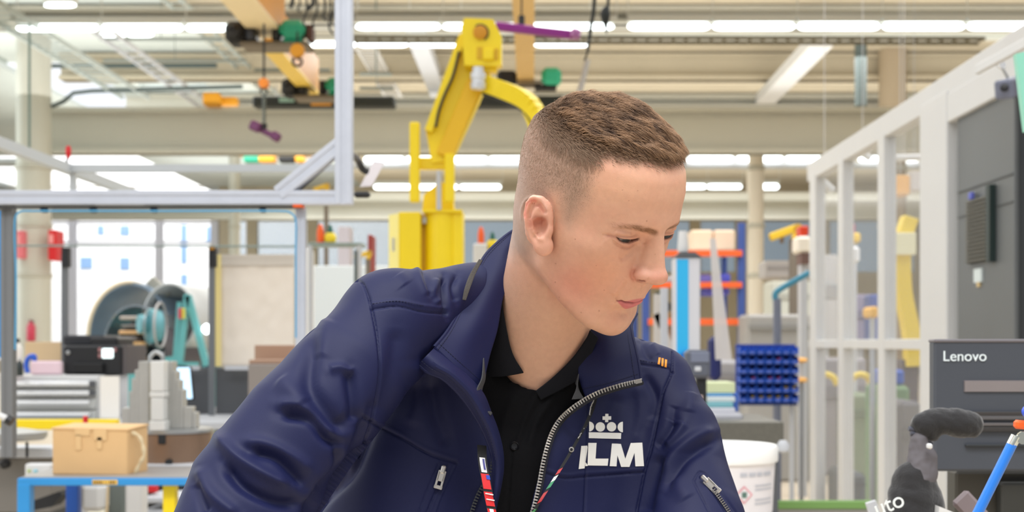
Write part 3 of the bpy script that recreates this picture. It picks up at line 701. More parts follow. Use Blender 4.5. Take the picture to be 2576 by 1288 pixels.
m_black = mat('black_pique', (9, 9, 12), 0.85, bump=0.25, bscale=1800, spec=0.15)
m_blk2 = mat('black_rib_collar', (18, 19, 25), 0.85, bump=0.25, bscale=2200, spec=0.2)
polo = link_mesh('polo_shirt', SV, SF, m_black, person, True)
polo_bvh = BVHTree.FromPolygons([tuple(p) for p in SV], SF.tolist())

# ---- cloth patches lofted between traced edges
def patch(name, curves, m, parent, nu=48, nv=14, thick=0.0022, bulge=0.0, lv=1, wav=0.0):
    """curves: several rails, each [(px,py,Y)...]; surface runs through them with real thickness"""
    rails = [spline([pw(*c) for c in cv], nu) for cv in curves]
    R_ = np.stack(rails, 1); n = R_.shape[1]; G = np.stack([spline(R_[i], nv) for i in range(nu)], 0)
    if bulge or wav:
        du = np.gradient(G, axis=0); dv = np.gradient(G, axis=1); N = np.cross(du, dv); N /= np.linalg.norm(N, axis=2)[..., None] + 1e-9
        N *= np.sign((N * (np.array([0, 0, CZ]) - G)).sum(2))[..., None]
        u = np.linspace(0, 1, nu)[:, None]; vv = np.linspace(0, 1, nv)[None]
        G = G + N * (bulge * np.sin(math.pi * vv) + wav * np.sin(u * 17 + vv * 3) * np.sin(math.pi * vv) + wav * .6 * np.sin(u * 9 - vv * 5))[..., None]
    V = G.reshape(-1, 3); Fq = [(i * nv + j, (i + 1) * nv + j, (i + 1) * nv + j + 1, i * nv + j + 1) for i in range(nu - 1) for j in range(nv - 1)]
    o = link_mesh(name, V, Fq, m, parent, True)
    if thick:
        s_ = o.modifiers.new('cloth', 'SOLIDIFY'); s_.thickness = thick; s_.offset = 0
        b_ = o.modifiers.new('round', 'BEVEL'); b_.width = thick * .3; b_.segments = 2; b_.limit_method = 'ANGLE'
    return o, G
def on(px, py, off=0.001, bvh=None, guess=1.5):
    h, n = ray(px, py, bvh or jac_bvh); t_, _n = ray(px, py, torso_bvh); Y = h.y if h is not None else guess
    if bvh is None and t_ is not None and (h is None or h.y > t_.y + 0.022): Y = t_.y
    return (px, py, Y - off)

# his right collar leaf: round the back of the neck, down to the point
outer = [(1600, 760, 1.615), (1500, 640, 1.66), (1400, 590, 1.65), (1325, 575, 1.60), (1290, 582, 1.545), (1250, 612, 1.525), (1216, 650, 1.512), (1176, 738, 1.47), (1146, 800, 1.435), (1121, 840, 1.412), (1092, 874, 1.395)]
inner = [(1560, 800, 1.590), (1490, 720, 1.63), (1400, 660, 1.62), (1330, 640, 1.59), (1296, 640, 1.550), (1290, 665, 1.525), (1285, 690, 1.505), (1263, 755, 1.475), (1250, 830, 1.452), (1230, 900, 1.436), (1212, 985, 1.420)]
midc = [((a[0] + b[0]) / 2, (a[1] + b[1]) / 2, (a[2] + b[2]) / 2 - 0.010) for a, b in zip(outer, inner)]
colA, GA = patch('collar', [outer, midc, inner], m_navy, jacket, 80, 16, 0.0032, 0.0, wav=0.0012)
# piping along the edge of the leaf
def edge_tube(name, pts, r, m, parent, n=8):
    return MB().tube(pts, r, n).build(name, m, parent)
edge_tube('collar_edge', [Vector(p) for p in GA[30:, 0]], 0.0024, m_navy, jacket)
edge_tube('collar_seam', [Vector(p) for p in GA[-1, :]], 0.0016, m_navy_in, jacket)
# front facing below it, rolled outwards
lft = [(1053, 916, 1.388), (1078, 936, 1.386), (1112, 950, 1.388), (1150, 984, 1.395), (1186, 1030, 1.402), (1216, 1082, 1.41), (1236, 1132, 1.416), (1244, 1180, 1.42), (1242, 1232, 1.42), (1232, 1300, 1.42), (1222, 1420, 1.42)]
rgt = [(1092, 876, 1.397), (1124, 902, 1.397), (1162, 934, 1.402), (1212, 988, 1.414), (1234, 1040, 1.424), (1250, 1082, 1.428), (1262, 1132, 1.43), (1264, 1178, 1.432), (1257, 1226, 1.432), (1242, 1300, 1.432), (1232, 1420, 1.432)]
m2 = [((a[0] + b[0]) / 2, (a[1] + b[1]) / 2, min(a[2], b[2]) - 0.006) for a, b in zip(lft, rgt)]
fa, GB = patch('front_facing', [lft, m2, rgt], m_navy, jacket, 80, 12, 0.0036, 0)
edge_tube('facing_edge', [Vector(p) for p in GB[:, 0]], 0.0025, m_navy, jacket)
# his left collar leaf
lA = [(1520, 770, 1.55), (1490, 810, 1.52), (1474, 850, 1.500), (1460, 895, 1.490), (1456, 945, 1.484), (1474, 1002, 1.478)]
lM = [(1570, 780, 1.545), (1540, 815, 1.515), (1530, 850, 1.494), (1524, 895, 1.480), (1526, 940, 1.472), (1540, 981, 1.466)]
lB = [(1600, 790, 1.56), (1588, 815, 1.530), (1590, 842, 1.510), (1598, 880, 1.496), (1606, 918, 1.488), (1612, 957, 1.482)]
colB, GC = patch('collar', [lA, lM, lB], m_navy, jacket, 50, 22, 0.0032, 0.0, wav=0.0008)
edge_tube('collar_edge', [Vector(p) for p in GC[:, -1]], 0.0024, m_navy, jacket)

# grey neck tape hanging behind the collar and lining strips inside the fronts
m_tape = mat('grey_tape', (66, 62, 58), 0.8, bump=0.5, bscale=900); m_line = mat('mesh_lining', (62, 63, 66), 0.8, bump=0.6, bscale=1200)
patch('neck_tape', [[(1214, 655, 1.468), (1196, 690, 1.455), (1182, 727, 1.440), (1172, 756, 1.434)], [(1205, 652, 1.468), (1183, 688, 1.453), (1169, 724, 1.438), (1163, 754, 1.433)]], m_tape, jacket, 20, 4, 0.0015)
patch('lining', [[(1216, 900, 1.428), (1212, 950, 1.412), (1199, 985, 1.400), (1214, 1022, 1.405), (1234, 1045, 1.41)], [(1224, 905, 1.440), (1220, 955, 1.426), (1212, 985, 1.416), (1224, 1018, 1.420), (1238, 1040, 1.424)]], m_line, jacket, 24, 4, 0.0012)
patch('lining', [[(1456, 940, 1.476), (1450, 975, 1.470), (1438, 1005, 1.466)], [(1448, 965, 1.482), (1458, 985, 1.472), (1470, 1003, 1.470)]], m_line, jacket, 16, 4, 0.0012)

# ---- zip along his left front
zipc = [(1612, 958, 1.480), (1560, 970, 1.464), (1510, 986, 1.464), (1472, 1005, 1.468), (1436, 1030, 1.463)] + [on(x, y, 0.006) for x, y in ((1408, 1056), (1390, 1086), (1377, 1122), (1366, 1166), (1358, 1210), (1347, 1260), (1336, 1300), (1320, 1360))]
zp = spline([pw(*c) for c in zipc], 150); zp[45:, 1] = np.convolve(np.pad(zp[45:, 1], 6, mode='edge'), np.ones(13) / 13, 'valid')
m_zip = mat('zip_metal', (176, 172, 166), 0.32, metal=0.75); m_ztape = mat('zip_tape', (20, 21, 30), 0.85)
zt = MB(); zt.tube([Vector(p) + Vector((0.0018, 0.003, -0.002)) for p in zp], 0.0030, 6); zipper = zt.build('zipper', m_ztape, jacket)
def teeth(pts, name, parent, step=0.0034, w=0.0046, m=None, side=1, th=0.0017):
    pts = [Vector(p) for p in pts]; b = MB(); acc = 0; view = Vector((0, -1, 0))
    for i in range(1, len(pts)):
        d = pts[i] - pts[i - 1]; L = d.length; t = d.normalized(); s_ = t.cross(view).normalized() * side; n = s_.cross(t).normalized()
        while acc < L:
            c = pts[i - 1] + t * acc
            M = Matrix(((t.x, s_.x, n.x, c.x), (t.y, s_.y, n.y, c.y), (t.z, s_.z, n.z, c.z), (0, 0, 0, 1)))
            b.box((-th / 2, -w / 2, -th * .7), (th / 2, w / 2, th * .7), M, th * .2); b.box((-th * .85, w * .2, -th * .75), (th * .85, w * .55, th * .75), M, th * .2)
            acc += step
        acc -= L
    return b.build(name, m or m_zip, parent)
teeth(zp, 'zip_teeth', jacket)
# stop at the end of the zip
tip = Vector(pw(1604, 960, 1.476)); MB().beam(tip + Vector((-.004, -.001, -.001)), tip + Vector((0.0035, 0, .001)), 0.003, 0.0048, (0, 0, 1), .0005).build('zip_stop', m_zip, jacket)
# hidden half of the zip on the other front, low by the lanyard
m_zdark = mat('zip_dark', (70, 72, 74), 0.45, metal=0.4)
zl = spline([pw(*on(x, y, 0.004)) for x, y in ((1214, 1224), (1203, 1245), (1193, 1270), (1184, 1300), (1170, 1360))], 40); teeth(zl, 'zip_teeth', jacket, m=m_zdark)
zl = spline([pw(*on(x, y, 0.012, torso_bvh)) for x, y in ((1240, 1125), (1239, 1150), (1236, 1175), (1230, 1200))], 30); teeth(zl, 'zip_teeth', jacket, w=.003, m=m_zdark)

# ---- print on the chest: crown and letters lie on the cloth
def L4(u, v): return (1150 + .3322 * u, 860 + .3322 * v)
def decal(name, quads, discs, m, parent, off=0.0009, bvh=None, n=9, tr=L4):
    V = []; Fc = []
    def pt(p):
        h, nn_ = ray(p[0], p[1], bvh or jac_bvh); return h + (ORG - h).normalized() * off
    for q in quads:
        q = [np.array(tr(*c)) for c in q]; b0 = len(V)
        for i in range(n + 1):
            for j in range(n + 1):
                u, v = i / n, j / n; V.append(pt(q[0] * (1 - u) * (1 - v) + q[1] * u * (1 - v) + q[2] * u * v + q[3] * (1 - u) * v))
        Fc += [(b0 + i * (n + 1) + j, b0 + (i + 1) * (n + 1) + j, b0 + (i + 1) * (n + 1) + j + 1, b0 + i * (n + 1) + j + 1) for i in range(n) for j in range(n)]
    for (cx_, cy_, r_, a0, a1) in discs:
        b0 = len(V); k = 28; V.append(pt(tr(cx_, cy_)))
        for ring in (0.5, 1.0):
            for j in range(k + 1):
                a = math.radians(a0 + (a1 - a0) * j / k); V.append(pt(tr(cx_ + r_ * ring * math.cos(a), cy_ - r_ * ring * math.sin(a))))
        for j in range(k):
            Fc.append((b0, b0 + 1 + j, b0 + 2 + j)); Fc.append((b0 + 1 + j, b0 + k + 2 + j, b0 + k + 3 + j, b0 + 2 + j))
    return link_mesh(name, V, Fc, m, parent, True)
m_print = mat('white_print', (232, 230, 224), 0.5)
Q4 = lambda a, b, c, d: [a, b, c, d]
decal('crown_emblem', [Q4((1122, 545), (1146, 545), (1144, 608), (1120, 608)), Q4((1101, 564), (1167, 563), (1166, 590), (1101, 591)), Q4((997, 684), (1243, 690), (1240, 735), (997, 729))],
      [(1000, 641, 37, -90, 90), (1084, 644, 36, 0, 360), (1169, 643, 36, 0, 360), (1255, 645, 40, 90, 270)], m_print, jacket)
decal('logo_letters', [Q4((940, 788), (985, 786), (965, 958), (920, 963)), Q4((985, 786), (988, 800), (972, 915), (968, 900)), Q4((968, 905), (988, 932), (988, 940), (970, 941)),
                       Q4((993, 765), (1056, 765), (1048, 886), (988, 936)), Q4((988, 936), (1048, 884), (1146, 884), (1140, 938)),
                       Q4((1172, 770), (1220, 771), (1207, 943), (1155, 941)), Q4((1185, 770), (1240, 773), (1292, 947), (1242, 947)), Q4((1315, 766), (1370, 765), (1305, 947), (1252, 947)), Q4((1338, 765), (1402, 763), (1415, 941), (1350, 943))],
      [], m_print, jacket)
m_orange = mat('orange_thread', (232, 150, 40), 0.6)
decal('shoulder_stripes', [Q4((1526, 117), (1542, 119), (1534, 172), (1518, 168)), Q4((1549, 122), (1565, 125), (1562, 186), (1546, 182)), Q4((1574, 131), (1590, 135), (1586, 194), (1570, 190))], [], m_orange, jacket, 0.0012)
# sleeve-head tuft of pale thread
# ---- pocket zips with pullers
def puller(px, py, ang, sc, name='zip_puller'):
    h, n = ray(px, py, jac_bvh); ex = Vector((math.cos(ang), 0, math.sin(ang))); n = (ORG - h).normalized(); ex = (ex - n * ex.dot(n)).normalized(); ey = n.cross(ex); o_ = h + n * 0.0035
    M = Matrix(((ex.x, ey.x, n.x, o_.x), (ex.y, ey.y, n.y, o_.y), (ex.z, ey.z, n.z, o_.z), (0, 0, 0, 1))); b = MB()
    s_ = sc
    b.box((-.009 * s_, -.0022 * s_, 0), (-.001 * s_, .0022 * s_, .003 * s_), M, .001 * s_)         # slider bridge
    b.box((-.003 * s_, -.0038 * s_, .0005), (.012 * s_, -.0016 * s_, .0022), M, .0004); b.box((-.003 * s_, .0016 * s_, .0005), (.012 * s_, .0038 * s_, .0022), M, .0004)
    b.box((-.004 * s_, -.0038 * s_, .0005), (.0065 * s_, .0038 * s_, .0022), M, .0006); b.box((.0105 * s_, -.0042 * s_, .0005), (.0140 * s_, .0042 * s_, .0022), M, .0006)
    return b.build(name, mat('puller_metal', (214, 208, 200), 0.28, metal=0.8), jacket)
puller(1111, 1194, math.radians(-106), 1.15); puller(1782, 1214, math.radians(-45), 1.15)
zl = spline([pw(*on(x, y, 0.001)) for x, y in ((1796, 1232), (1815, 1258), (1836, 1290), (1850, 1320))], 30); teeth(zl, 'zip_teeth', jacket, w=.0042, step=.0026, th=.0013, m=mat('zip_teeth_grey', (120, 116, 112), 0.4, metal=.5))

# ---- polo collar
def oncast(pts, off, bvh): return [on(x, y, off, bvh, 1.46) for x, y in pts]
def depth_blend(pts, Ys): return [(x, y, Y) for (x, y), Y in zip(pts, Ys)]
def skinY(x, y):
    h, n = ray(x, y, body_bvh); return h.y if h is not None else 1.47
li = [(1262, 756), (1275, 830), (1290, 890), (1318, 938)]; lo_ = [(1244, 770), (1240, 840), (1228, 905), (1226, 948)]
liY = [skinY(x + 6, y) - 0.003 for x, y in li]
print('neck skin depth', [round(v, 3) for v in liY])
lim = [((a[0] + b[0]) / 2, (a[1] + b[1]) / 2 + (3 if i == 3 else 0), y_ + 0.001) for i, (a, b, y_) in enumerate(zip(li, lo_, liY))]
patch('shirt_collar', [depth_blend(li, liY), lim, depth_blend(lo_, [v + .012 for v in liY])], m_blk2, polo, 30, 10, 0.003)
ri = [(1484, 830), (1474, 852), (1440, 900), (1392, 948), (1347, 984)]; ro = [(1505, 850), (1482, 905), (1466, 945), (1426, 972), (1360, 1006)]
riY = [skinY(x - 8, y) - .004 for x, y in ri]; riY[-1] = riY[-2]
print('right', [round(v, 3) for v in riY], [ray(x, y, polo_bvh)[0] for x, y in ri[2:]])
patch('shirt_collar', [depth_blend(ri, riY), depth_blend(ro, [v + .004 for v in riY])], m_blk2, polo, 30, 8, 0.003)
for (bx, by) in ((1294, 1122),):
    h, n = ray(bx, by, polo_bvh); ax = (ORG - h).normalized(); h = h + ax * .0008
    MB().lathe([(0.0005, .001), (.0032, .0012), (.0044, .0026), (.0050, .002), (.0050, 0)], h, 20, ax, True).build('shirt_button', mat('button_black', (18, 18, 22), 0.3), polo)

# ---- lanyard: printed tape round the neck, hanging inside the open jacket
m_cord = mat('lanyard_tape', (24, 24, 27), 0.7, bump=.4, bscale=1200)
lan = empty('lanyard', tuple(pw(1210, 1250, 1.40)), 'narrow black lanyard printed with small national flags inside the open jacket', 'lanyard')
Rl = [on(x, y, 0.007) for x, y in ((1497, 1003), (1488, 1035), (1470, 1075), (1448, 1115), (1425, 1155), (1398, 1198), (1368, 1245), (1340, 1290), (1310, 1340))]
rp_ = spline([pw(*c) for c in Rl], 80); rp_[:, 1] = np.convolve(np.pad(rp_[:, 1], 8, mode='edge'), np.ones(17) / 17, 'valid') - .001
def ribbon(name, path, w, m, parent, wdir, thick=.0012, off=0.0):
    path = np.asarray(path); b = MB(); wd_ = np.array(wdir, float); wd_ /= np.linalg.norm(wd_)
    V = []; n = len(path); up = np.array([0, -1.0, 0])
    for p in path: p = p + up * off; V += [p - wd_ * w / 2, p + wd_ * w / 2, p + wd_ * w / 2 + up * thick, p - wd_ * w / 2 + up * thick]
    Fq = []
    for i in range(n - 1):
        for a in range(4): Fq.append((i * 4 + a, i * 4 + (a + 1) % 4, (i + 1) * 4 + (a + 1) % 4, (i + 1) * 4 + a))
    Fq += [(0, 1, 2, 3), tuple((n - 1) * 4 + k for k in (3, 2, 1, 0))]; b.add(V, Fq)
    return b.build(name, m, parent)
wR = (0.85, 0.1, 0.45)
strapR = ribbon('strap', rp_, 0.0062, m_cord, lan, wR)
def flag(name, path, i0, i1, w, rgb, wdir, parent, off=.0013): return ribbon(name, path[i0:i1], w, mat('flag_' + '_'.join(map(str, rgb)), rgb, .55), parent, wdir, .0005, off)
for (i0, i1, c) in ((43, 47, (190, 30, 36)), (47, 51, (226, 226, 220)), (50, 55, (30, 130, 84)), (56, 63, (170, 26, 32)), (66, 73, (44, 140, 70))):
    flag('flag_patch', rp_, i0, i1, 0.0058, c, wR, strapR)
q = pw(*on(1437, 1131, 0.010)); MB().lathe([(.0018, 0), (.0030, .0004), (.0030, .0014), (.0018, .0016)], q, 16, (0.2, -1, .1), False).build('eyelet', m_zip, lan)
th = spline([pw(*on(x, y, .009)) for x, y in ((1497, 1000), (1486, 1025), (1482, 1055), (1470, 1078), (1455, 1103))], 40); th += RNG.normal(0, .0003, th.shape)
MB().tube(th, 0.0007, 5).build('pale_thread', mat('pale_thread', (190, 188, 184), .8), jacket)
lp_ = spline([pw(x, y, Y) for x, y, Y in ((1212, 1120, 1.425), (1214, 1160, 1.414), (1222, 1205, 1.408), (1230, 1250, 1.404), (1240, 1300, 1.402), (1250, 1380, 1.40))], 70)
wL = (1, 0, -0.12)
strapL = ribbon('strap', lp_, 0.0100, m_cord, lan, wL)
m_ = lambda c: mat('flag_' + '_'.join(map(str, c)), c, .55)
flag('flag_patch', lp_, 10, 22, .0060, (228, 226, 226), wL, strapL); flag('flag_patch', lp_ + np.array([.0012, 0, 0]), 11, 20, .0022, (60, 60, 130), wL, strapL, .0019)
flag('flag_patch', lp_, 22, 34, .0086, (206, 32, 38), wL, strapL); flag('flag_patch', lp_ + np.array([.003, 0, 0]), 23, 27, .004, (40, 70, 180), wL, strapL, .0019)
flag('flag_patch', lp_, 35, 46, .0092, (210, 34, 40), wL, strapL)
for dx, a, b_ in ((0, 36, 41), (.001, 40, 45)):
    A = lp_[a] + np.array([-.003, -.002, 0]); B = lp_[b_] + np.array([.004, -.002, 0.006]); MB().tube([A, B], .0007, 5).build('flag_line', m_((236, 234, 230)), strapL)
flag('flag_patch', lp_, 47, 69, .0092, (208, 32, 38), wL, strapL); flag('flag_patch', lp_, 47, 69, .0042, (240, 240, 236), wL, strapL, .0019)

# ---- stitching along collars and seams
m_st = mat('stitch_thread', (22, 25, 52), 0.8)
def stitch(name, px, off=.0006, step=3, bvh=None, m=None, pts=None):
    P_ = pts if pts is not None else spline([pw(*on(x, y, off, bvh)) for x, y in px], 400)
    b = MB(); L = np.r_[0, np.cumsum(np.linalg.norm(np.diff(P_, axis=0), axis=1))]; s0 = 0
    while s0 + .0024 < L[-1]:
        a = [np.interp(s0, L, P_[:, k]) for k in range(3)]; c = [np.interp(s0 + .0022, L, P_[:, k]) for k in range(3)]; b.tube([a, c], .00035, 4, False); s0 += .0034
    b.build(name, m or m_st, jacket)
def rowpts(G, j, off=.0024, a=0, b_=None): return G[a:b_, j] + np.array([0, -off, 0])
stitch('stitching', None, pts=rowpts(GA, 1, .0026, 30)); stitch('stitching', None, pts=GA[-3, :] + np.array([0, -.0026, 0]))
stitch('stitching', None, pts=rowpts(GC, -3)); stitch('stitching', None, pts=GC[-5, :] + np.array([0, -.0026, 0])); stitch('stitching', None, pts=rowpts(GB, 2, .003, 0, 50))
stitch('stitching', [(1610, 906), (1640, 911), (1684, 915)]); stitch('stitching', [(937, 764), (1000, 757), (1060, 768), (1118, 776)])
# ================================================================== HALL: structure
def struct(o): o['kind'] = 'structure'; return o
M_ = mat
m_floor = M_('floor_resin', (205, 192, 172), 0.35, var=0.05, vscale=1.2)
m_ceil = M_('ceiling_deck', (196, 186, 164), 0.8, var=0.04, vscale=0.6); m_ceil2 = M_('ceiling_deck_left', (206, 214, 211), 0.8, var=0.05, vscale=.5)
m_beam = M_('painted_beam', (196, 195, 184), 0.6, var=0.02, vscale=.4); m_beamd = M_('painted_flange', (186, 184, 172), 0.6)
m_white = M_('white_paint', (212, 212, 211), 0.5, var=0.015, vscale=3); m_lgrey = M_('light_grey_paint', (190, 193, 198), 0.5); m_alu = M_('aluminium_profile', (196, 201, 212), 0.38, metal=0.25, var=.03, vscale=20)
m_dgrey = M_('dark_grey_panel', (84, 86, 90), 0.6, var=.04, vscale=4); m_steel = M_('steel', (170, 172, 172), 0.35, metal=.7); m_blackp = M_('black_plastic', (26, 27, 30), 0.4); m_blackm = M_('black_matt', (30, 31, 32), .75)
m_yel = M_('crane_yellow', (244, 214, 18), 0.42, var=.02, vscale=6); m_ora = M_('crane_orange', (214, 148, 18), 0.5); m_oran = M_('orange_paint', (236, 96, 30), .5)
m_green = M_('motor_green', (20, 150, 116), .45); m_gla = M_('clear_sheet', (240, 244, 246), .04, alpha=.10, spec=.6); m_blue = M_('bench_blue', (44, 140, 206), .42); m_dblue = M_('deep_blue', (8, 74, 160), .45)
m_tube = M_('lamp_tube', (255, 255, 255), .4, emit=(240, 252, 255), estr=3.6); m_lh = M_('lamp_housing', (206, 208, 204), .5)
m_red = M_('signal_red', (206, 30, 36), .5); m_teal = M_('teal_paint', (96, 172, 176), .5); m_paper = M_('paper', (240, 236, 228), .8); m_kraft = M_('kraft_board', (216, 178, 128), .8, var=.04, vscale=9)
m_skyb = M_('pale_blue_glazing', (160, 198, 232), .15, alpha=.45)

def slab(name, x, y, z, m):
    b = MB(); b.box((x[0], y[0], z[0]), (x[1], y[1], z[1])); return struct(b.build(name, m))
slab('floor', (-26, 32), (-4, 66), (-0.2, 0), m_floor)
# ceiling deck with roof lights left open in the aisle on the left
cb = MB()
for (xa, xb_, ya, yb_) in ((-8, 32, 14, 64),):
    cb.box((xa, ya, 8.75), (xb_, yb_, 8.9))
y = 14.0
while y < 64:                                    # ribs of the trapezoidal sheet
    cb.box((-8, y, 8.725), (32, y + .16, 8.75)); y += .42
struct(cb.build('ceiling', m_ceil))
cb = MB()
for r_ in ((-12, -8, 14, 35.4), (-12, -11.3, 35.4, 37.9), (-9.3, -8, 35.4, 37.9), (-11.3, -9.3, 36.1, 36.3), (-11.3, -9.3, 36.9, 37.1), (-12, -8, 37.9, 64), (-14.2, -12.0, 14, 34.5), (-14.2, -12, 44, 64), (-15.6, -14.2, 14, 64), (-26, -15.6, 14, 49), (-26, -19.5, 53.5, 55), (-26, -24.8, 49, 64)):
    cb.box((r_[0], r_[2], 8.75), (r_[1], r_[3], 8.9))
struct(cb.build('ceiling', m_ceil2))
def girder(name, x0, x1, Y, z0, z1, dep=.36, fl=.10, m=None, web=None):
    b = MB(); b.box((x0, Y + dep * .3, z0), (x1, Y + dep * .7, z1)); b.box((x0, Y - .04, z0), (x1, Y + dep, z0 + fl)); b.box((x0, Y - .04, z1 - fl), (x1, Y + dep, z1)); return struct(b.build(name, m or m_beam))
zz = lambda py, Y: CZ + (CY - py) / F * Y
xx = lambda px, Y: (px - CX) / F * Y
girder('trim_1', xx(40, 30), 31, 30.0, zz(385, 30), zz(270, 30), .5, .10)
girder('trim_2', -26, 31, 50.0, zz(552, 50), zz(484, 50), .5, .14)
girder('trim_3', xx(18, 23.6), 31, 23.6, zz(57, 23.6), zz(26, 23.6), .4, .05, m_beamd)
girder('trim_4', -8, 31, 34.5, zz(266, 34.5), zz(246, 34.5), .4, .05)
girder('trim_5', -26, 31, 43.5, zz(388, 43.5), zz(362, 43.5), .4, .05)
girder('trim_6', -12, 31, 38.6, zz(330, 38.6) + .4, 8.7, .3, .08, m_beamd)
girder('trim_7', -12, 31, 28.5, 8.2, 8.7, .3, .06, m_beamd)
girder('trim_8', -12, 31, 33.2, 8.05, 8.7, .5, .1, m_ceil)

# back wall: glazed bay on the left, panelled wall with window bands on the right
BY = 62.0
def wallbox(b, px0, px1, py0, py1, Y=BY, d=.3): b.box((xx(px0, Y), Y, zz(py1, Y)), (xx(px1, Y), Y + d, zz(py0, Y)))
b = MB(); X0 = xx(552, BY)
b.box((X0, BY, 0), (31, BY + .3, zz(684, BY))); b.box((X0, BY, zz(556, BY)), (31, BY + .3, zz(456, BY))); b.box((X0, BY, zz(428, BY)), (31, BY + .3, 8.75))
for px in (552, 620, 772, 1320, 1500, 1640, 1735, 1850, 2060, 2300): b.box((xx(px, BY), BY - .06, 0), (xx(px, BY) + .5, BY + .34, 8.70))
b.box((-26, BY, 0), (X0, BY + .3, zz(905, BY))); b.box((-26, BY, zz(468, BY)), (X0, BY + .3, 8.75))
struct(b.build('wall_back', m_ceil))
fl_ = struct(MB().box((-26.2, 4, 0), (-25.9, 62, .5)).box((-26.2, 4, 7.6), (-25.9, 62, 8.75)).build('wall_left', m_white)); fw = MB()
for k in range(13): fw.box((-26.15, 4 + k * 4.8, .5), (-25.95, 4.14 + k * 4.8, 7.6))
for z_ in (2.8, 5.2): fw.box((-26.1, 4, z_), (-26.0, 62, z_ + .08))
fw.build('window_frame', M_('mullion', (214, 216, 226), .5), fl_)
b = MB(); b.box((31, 14, 0), (31.3, 62, 8.75)); struct(b.build('wall_right', m_ceil))
b = MB(); b.box((X0, BY + .12, zz(684, BY)), (31, BY + .16, zz(556, BY))); b.box((X0, BY + .12, zz(456, BY)), (31, BY + .16, zz(428, BY))); struct(b.build('window_1', m_skyb))
fr = struct(MB().box((-26, BY, 0), (-25.7, BY + .3, 8.7)).build('window_2', m_lgrey))
b = MB()
for px in (182, 400, 540): b.box((xx(px - 9, BY), BY - .1, 0), (xx(px + 9, BY), BY + .2, 7.5))
for py in (560, 610): b.box((-26, BY, zz(py + 3, BY)), (X0, BY + .15, zz(py - 3, BY)))
b.build('window_frame', M_('mullion', (214, 216, 226), .5), fr)
b = MB(); b.box((-26, BY + .06, .8), (X0, BY + .08, 7.5)); b.build('pane', m_gla, fr)
# building across the yard, seen through the panes
ex = empty('office_building', (-18, 88, 0), 'white office building with pale blue windows outside the glazed bay', 'building')
b = MB(); b.box((-44, 88, 0), (-6, 92, 15)); b.build('wall', M_('white_render', (250, 250, 250), .8), ex)
mb_ = M_('far_pane', (120, 160, 205), .3)
for (a, c, d, e_) in ((203, 647, 232, 676), (303, 568, 326, 592), (303, 648, 326, 678), (456, 566, 470, 662), (520, 570, 534, 610), (456, 690, 471, 730), (246, 568, 262, 590)):
    b = MB(); b.box((xx(a, 88), 87.9, zz(e_, 88)), (xx(d, 88), 88, zz(c, 88))); b.build('window', mb_, ex)
area_light('yard_fill_light', (-22, 72, 20), (30, 20), 9000, (math.radians(62), 0, 0))  # added area lamp that whitens the building across the yard
# round columns
def column(name, px, Y, rpx, label, m=None, top=8.75):
    r_ = rpx * Y / F; o = empty(name, (xx(px, Y), Y, 0)); o['kind'] = 'structure'
    b = MB(); b.lathe([(r_, 0), (r_, top)], (xx(px, Y), Y, 0), 40); s_ = b.build('shaft', m or m_beam, o)
    b = MB()
    for py in (430, 575, 700): b.lathe([(r_, 0), (r_ + .03, .02), (r_ + .03, .10), (r_, .12)], (xx(px, Y), Y, zz(py, Y)), 40, caps=False)
    b.build('collar', m_beamd, o); return o
column('column', 85, 29.0, 42, '')
column('column', 1902, 31.5, 19, '', M_('column_cream', (222, 214, 198), .6), 5.9)
column('column', 2245, 33.0, 34, '', M_('column_beige', (172, 156, 132), .7))
column('column', 590, 46.0, 14, '')
column('column', 1895, 52.0, 16, '', M_('column_cream', (222, 214, 198), .6))
tag(MB().lathe([(.11, 0), (.11, 1.17)], (xx(2165, 24), 24, zz(267, 24)), 16).build('steel_pipe', M_('blue_grey_paint', (84, 96, 94), .5)), 'blue-grey round steel pipe hanging below the cable tray right of the man', 'pipe')

# ---- lamps
HANG = []
def lamp_row(px0, pitch, n, py, Y, hpx, group, label, skip=(), slope=0.0):
    first = None; zt_ = zz(py - hpx / 2, Y) + .068; rb_ = MB(); rb_.box((xx(px0, Y), Y + .03, zt_), (xx(px0 + pitch * n, Y), Y + .09, zt_ + .06))
    for k in range(n + 1): rb_.box((xx(px0 + pitch * k, Y) - .01, Y + .05, zt_), (xx(px0 + pitch * k, Y) + .01, Y + .07, 8.76))
    struct(rb_.build('trim_%d' % (40 + len(HANG)), m_lh)); HANG.append(1)
    for k in range(n):
        if k in skip: continue
        a, c = px0 + pitch * k, px0 + pitch * (k + 1) - pitch * .035; z1 = zz(py + slope * k - hpx / 2, Y); z0 = zz(py + slope * k + hpx / 2, Y); xm = xx((a + c) / 2, Y)
        if first is None:
            root = empty('strip_lamp', (xm, Y, z0)); L = xx(c, Y) - xx(a, Y)
            b = MB(); b.box((xm - L / 2, Y - .02, z1 - .02), (xm + L / 2, Y + .14, z1 + .07)); b.build('housing', m_lh, root)
            b = MB(); h_ = (z1 - z0); b.lathe([(.02, 0), (h_ * .42, .05), (h_ * .5, .12), (h_ * .5, L - .12), (h_ * .42, L - .05), (.02, L)], (xm - L / 2, Y + .05, (z0 + z1) / 2 - .02), 12, (1, 0, 0)); b.build('tube', m_tube, root)
            first = root; o = root
        else:
            o = first.copy(); COL.objects.link(o); o.location = (xm, Y, z0)
            for ch in first.children:
                c2 = ch.copy(); COL.objects.link(c2); c2.parent = o
        tag(o, label, 'lamp', group)
    return first
lamp_row(40, 213, 3, 66, 23.3, 17, 'strip lamps on the near beam', 'fluorescent strip lamp in the long bright row along the top beam, ')
lamp_row(895, 219, 3, 63, 23.3, 16, 'strip lamps on the near beam', '')
lamp_row(1580, 214, 5, 62, 23.3, 19, 'strip lamps on the near beam', '')
lamp_row(770, 130, 3, 108, 25.5, 13, 'strip lamps just below the near row', '')
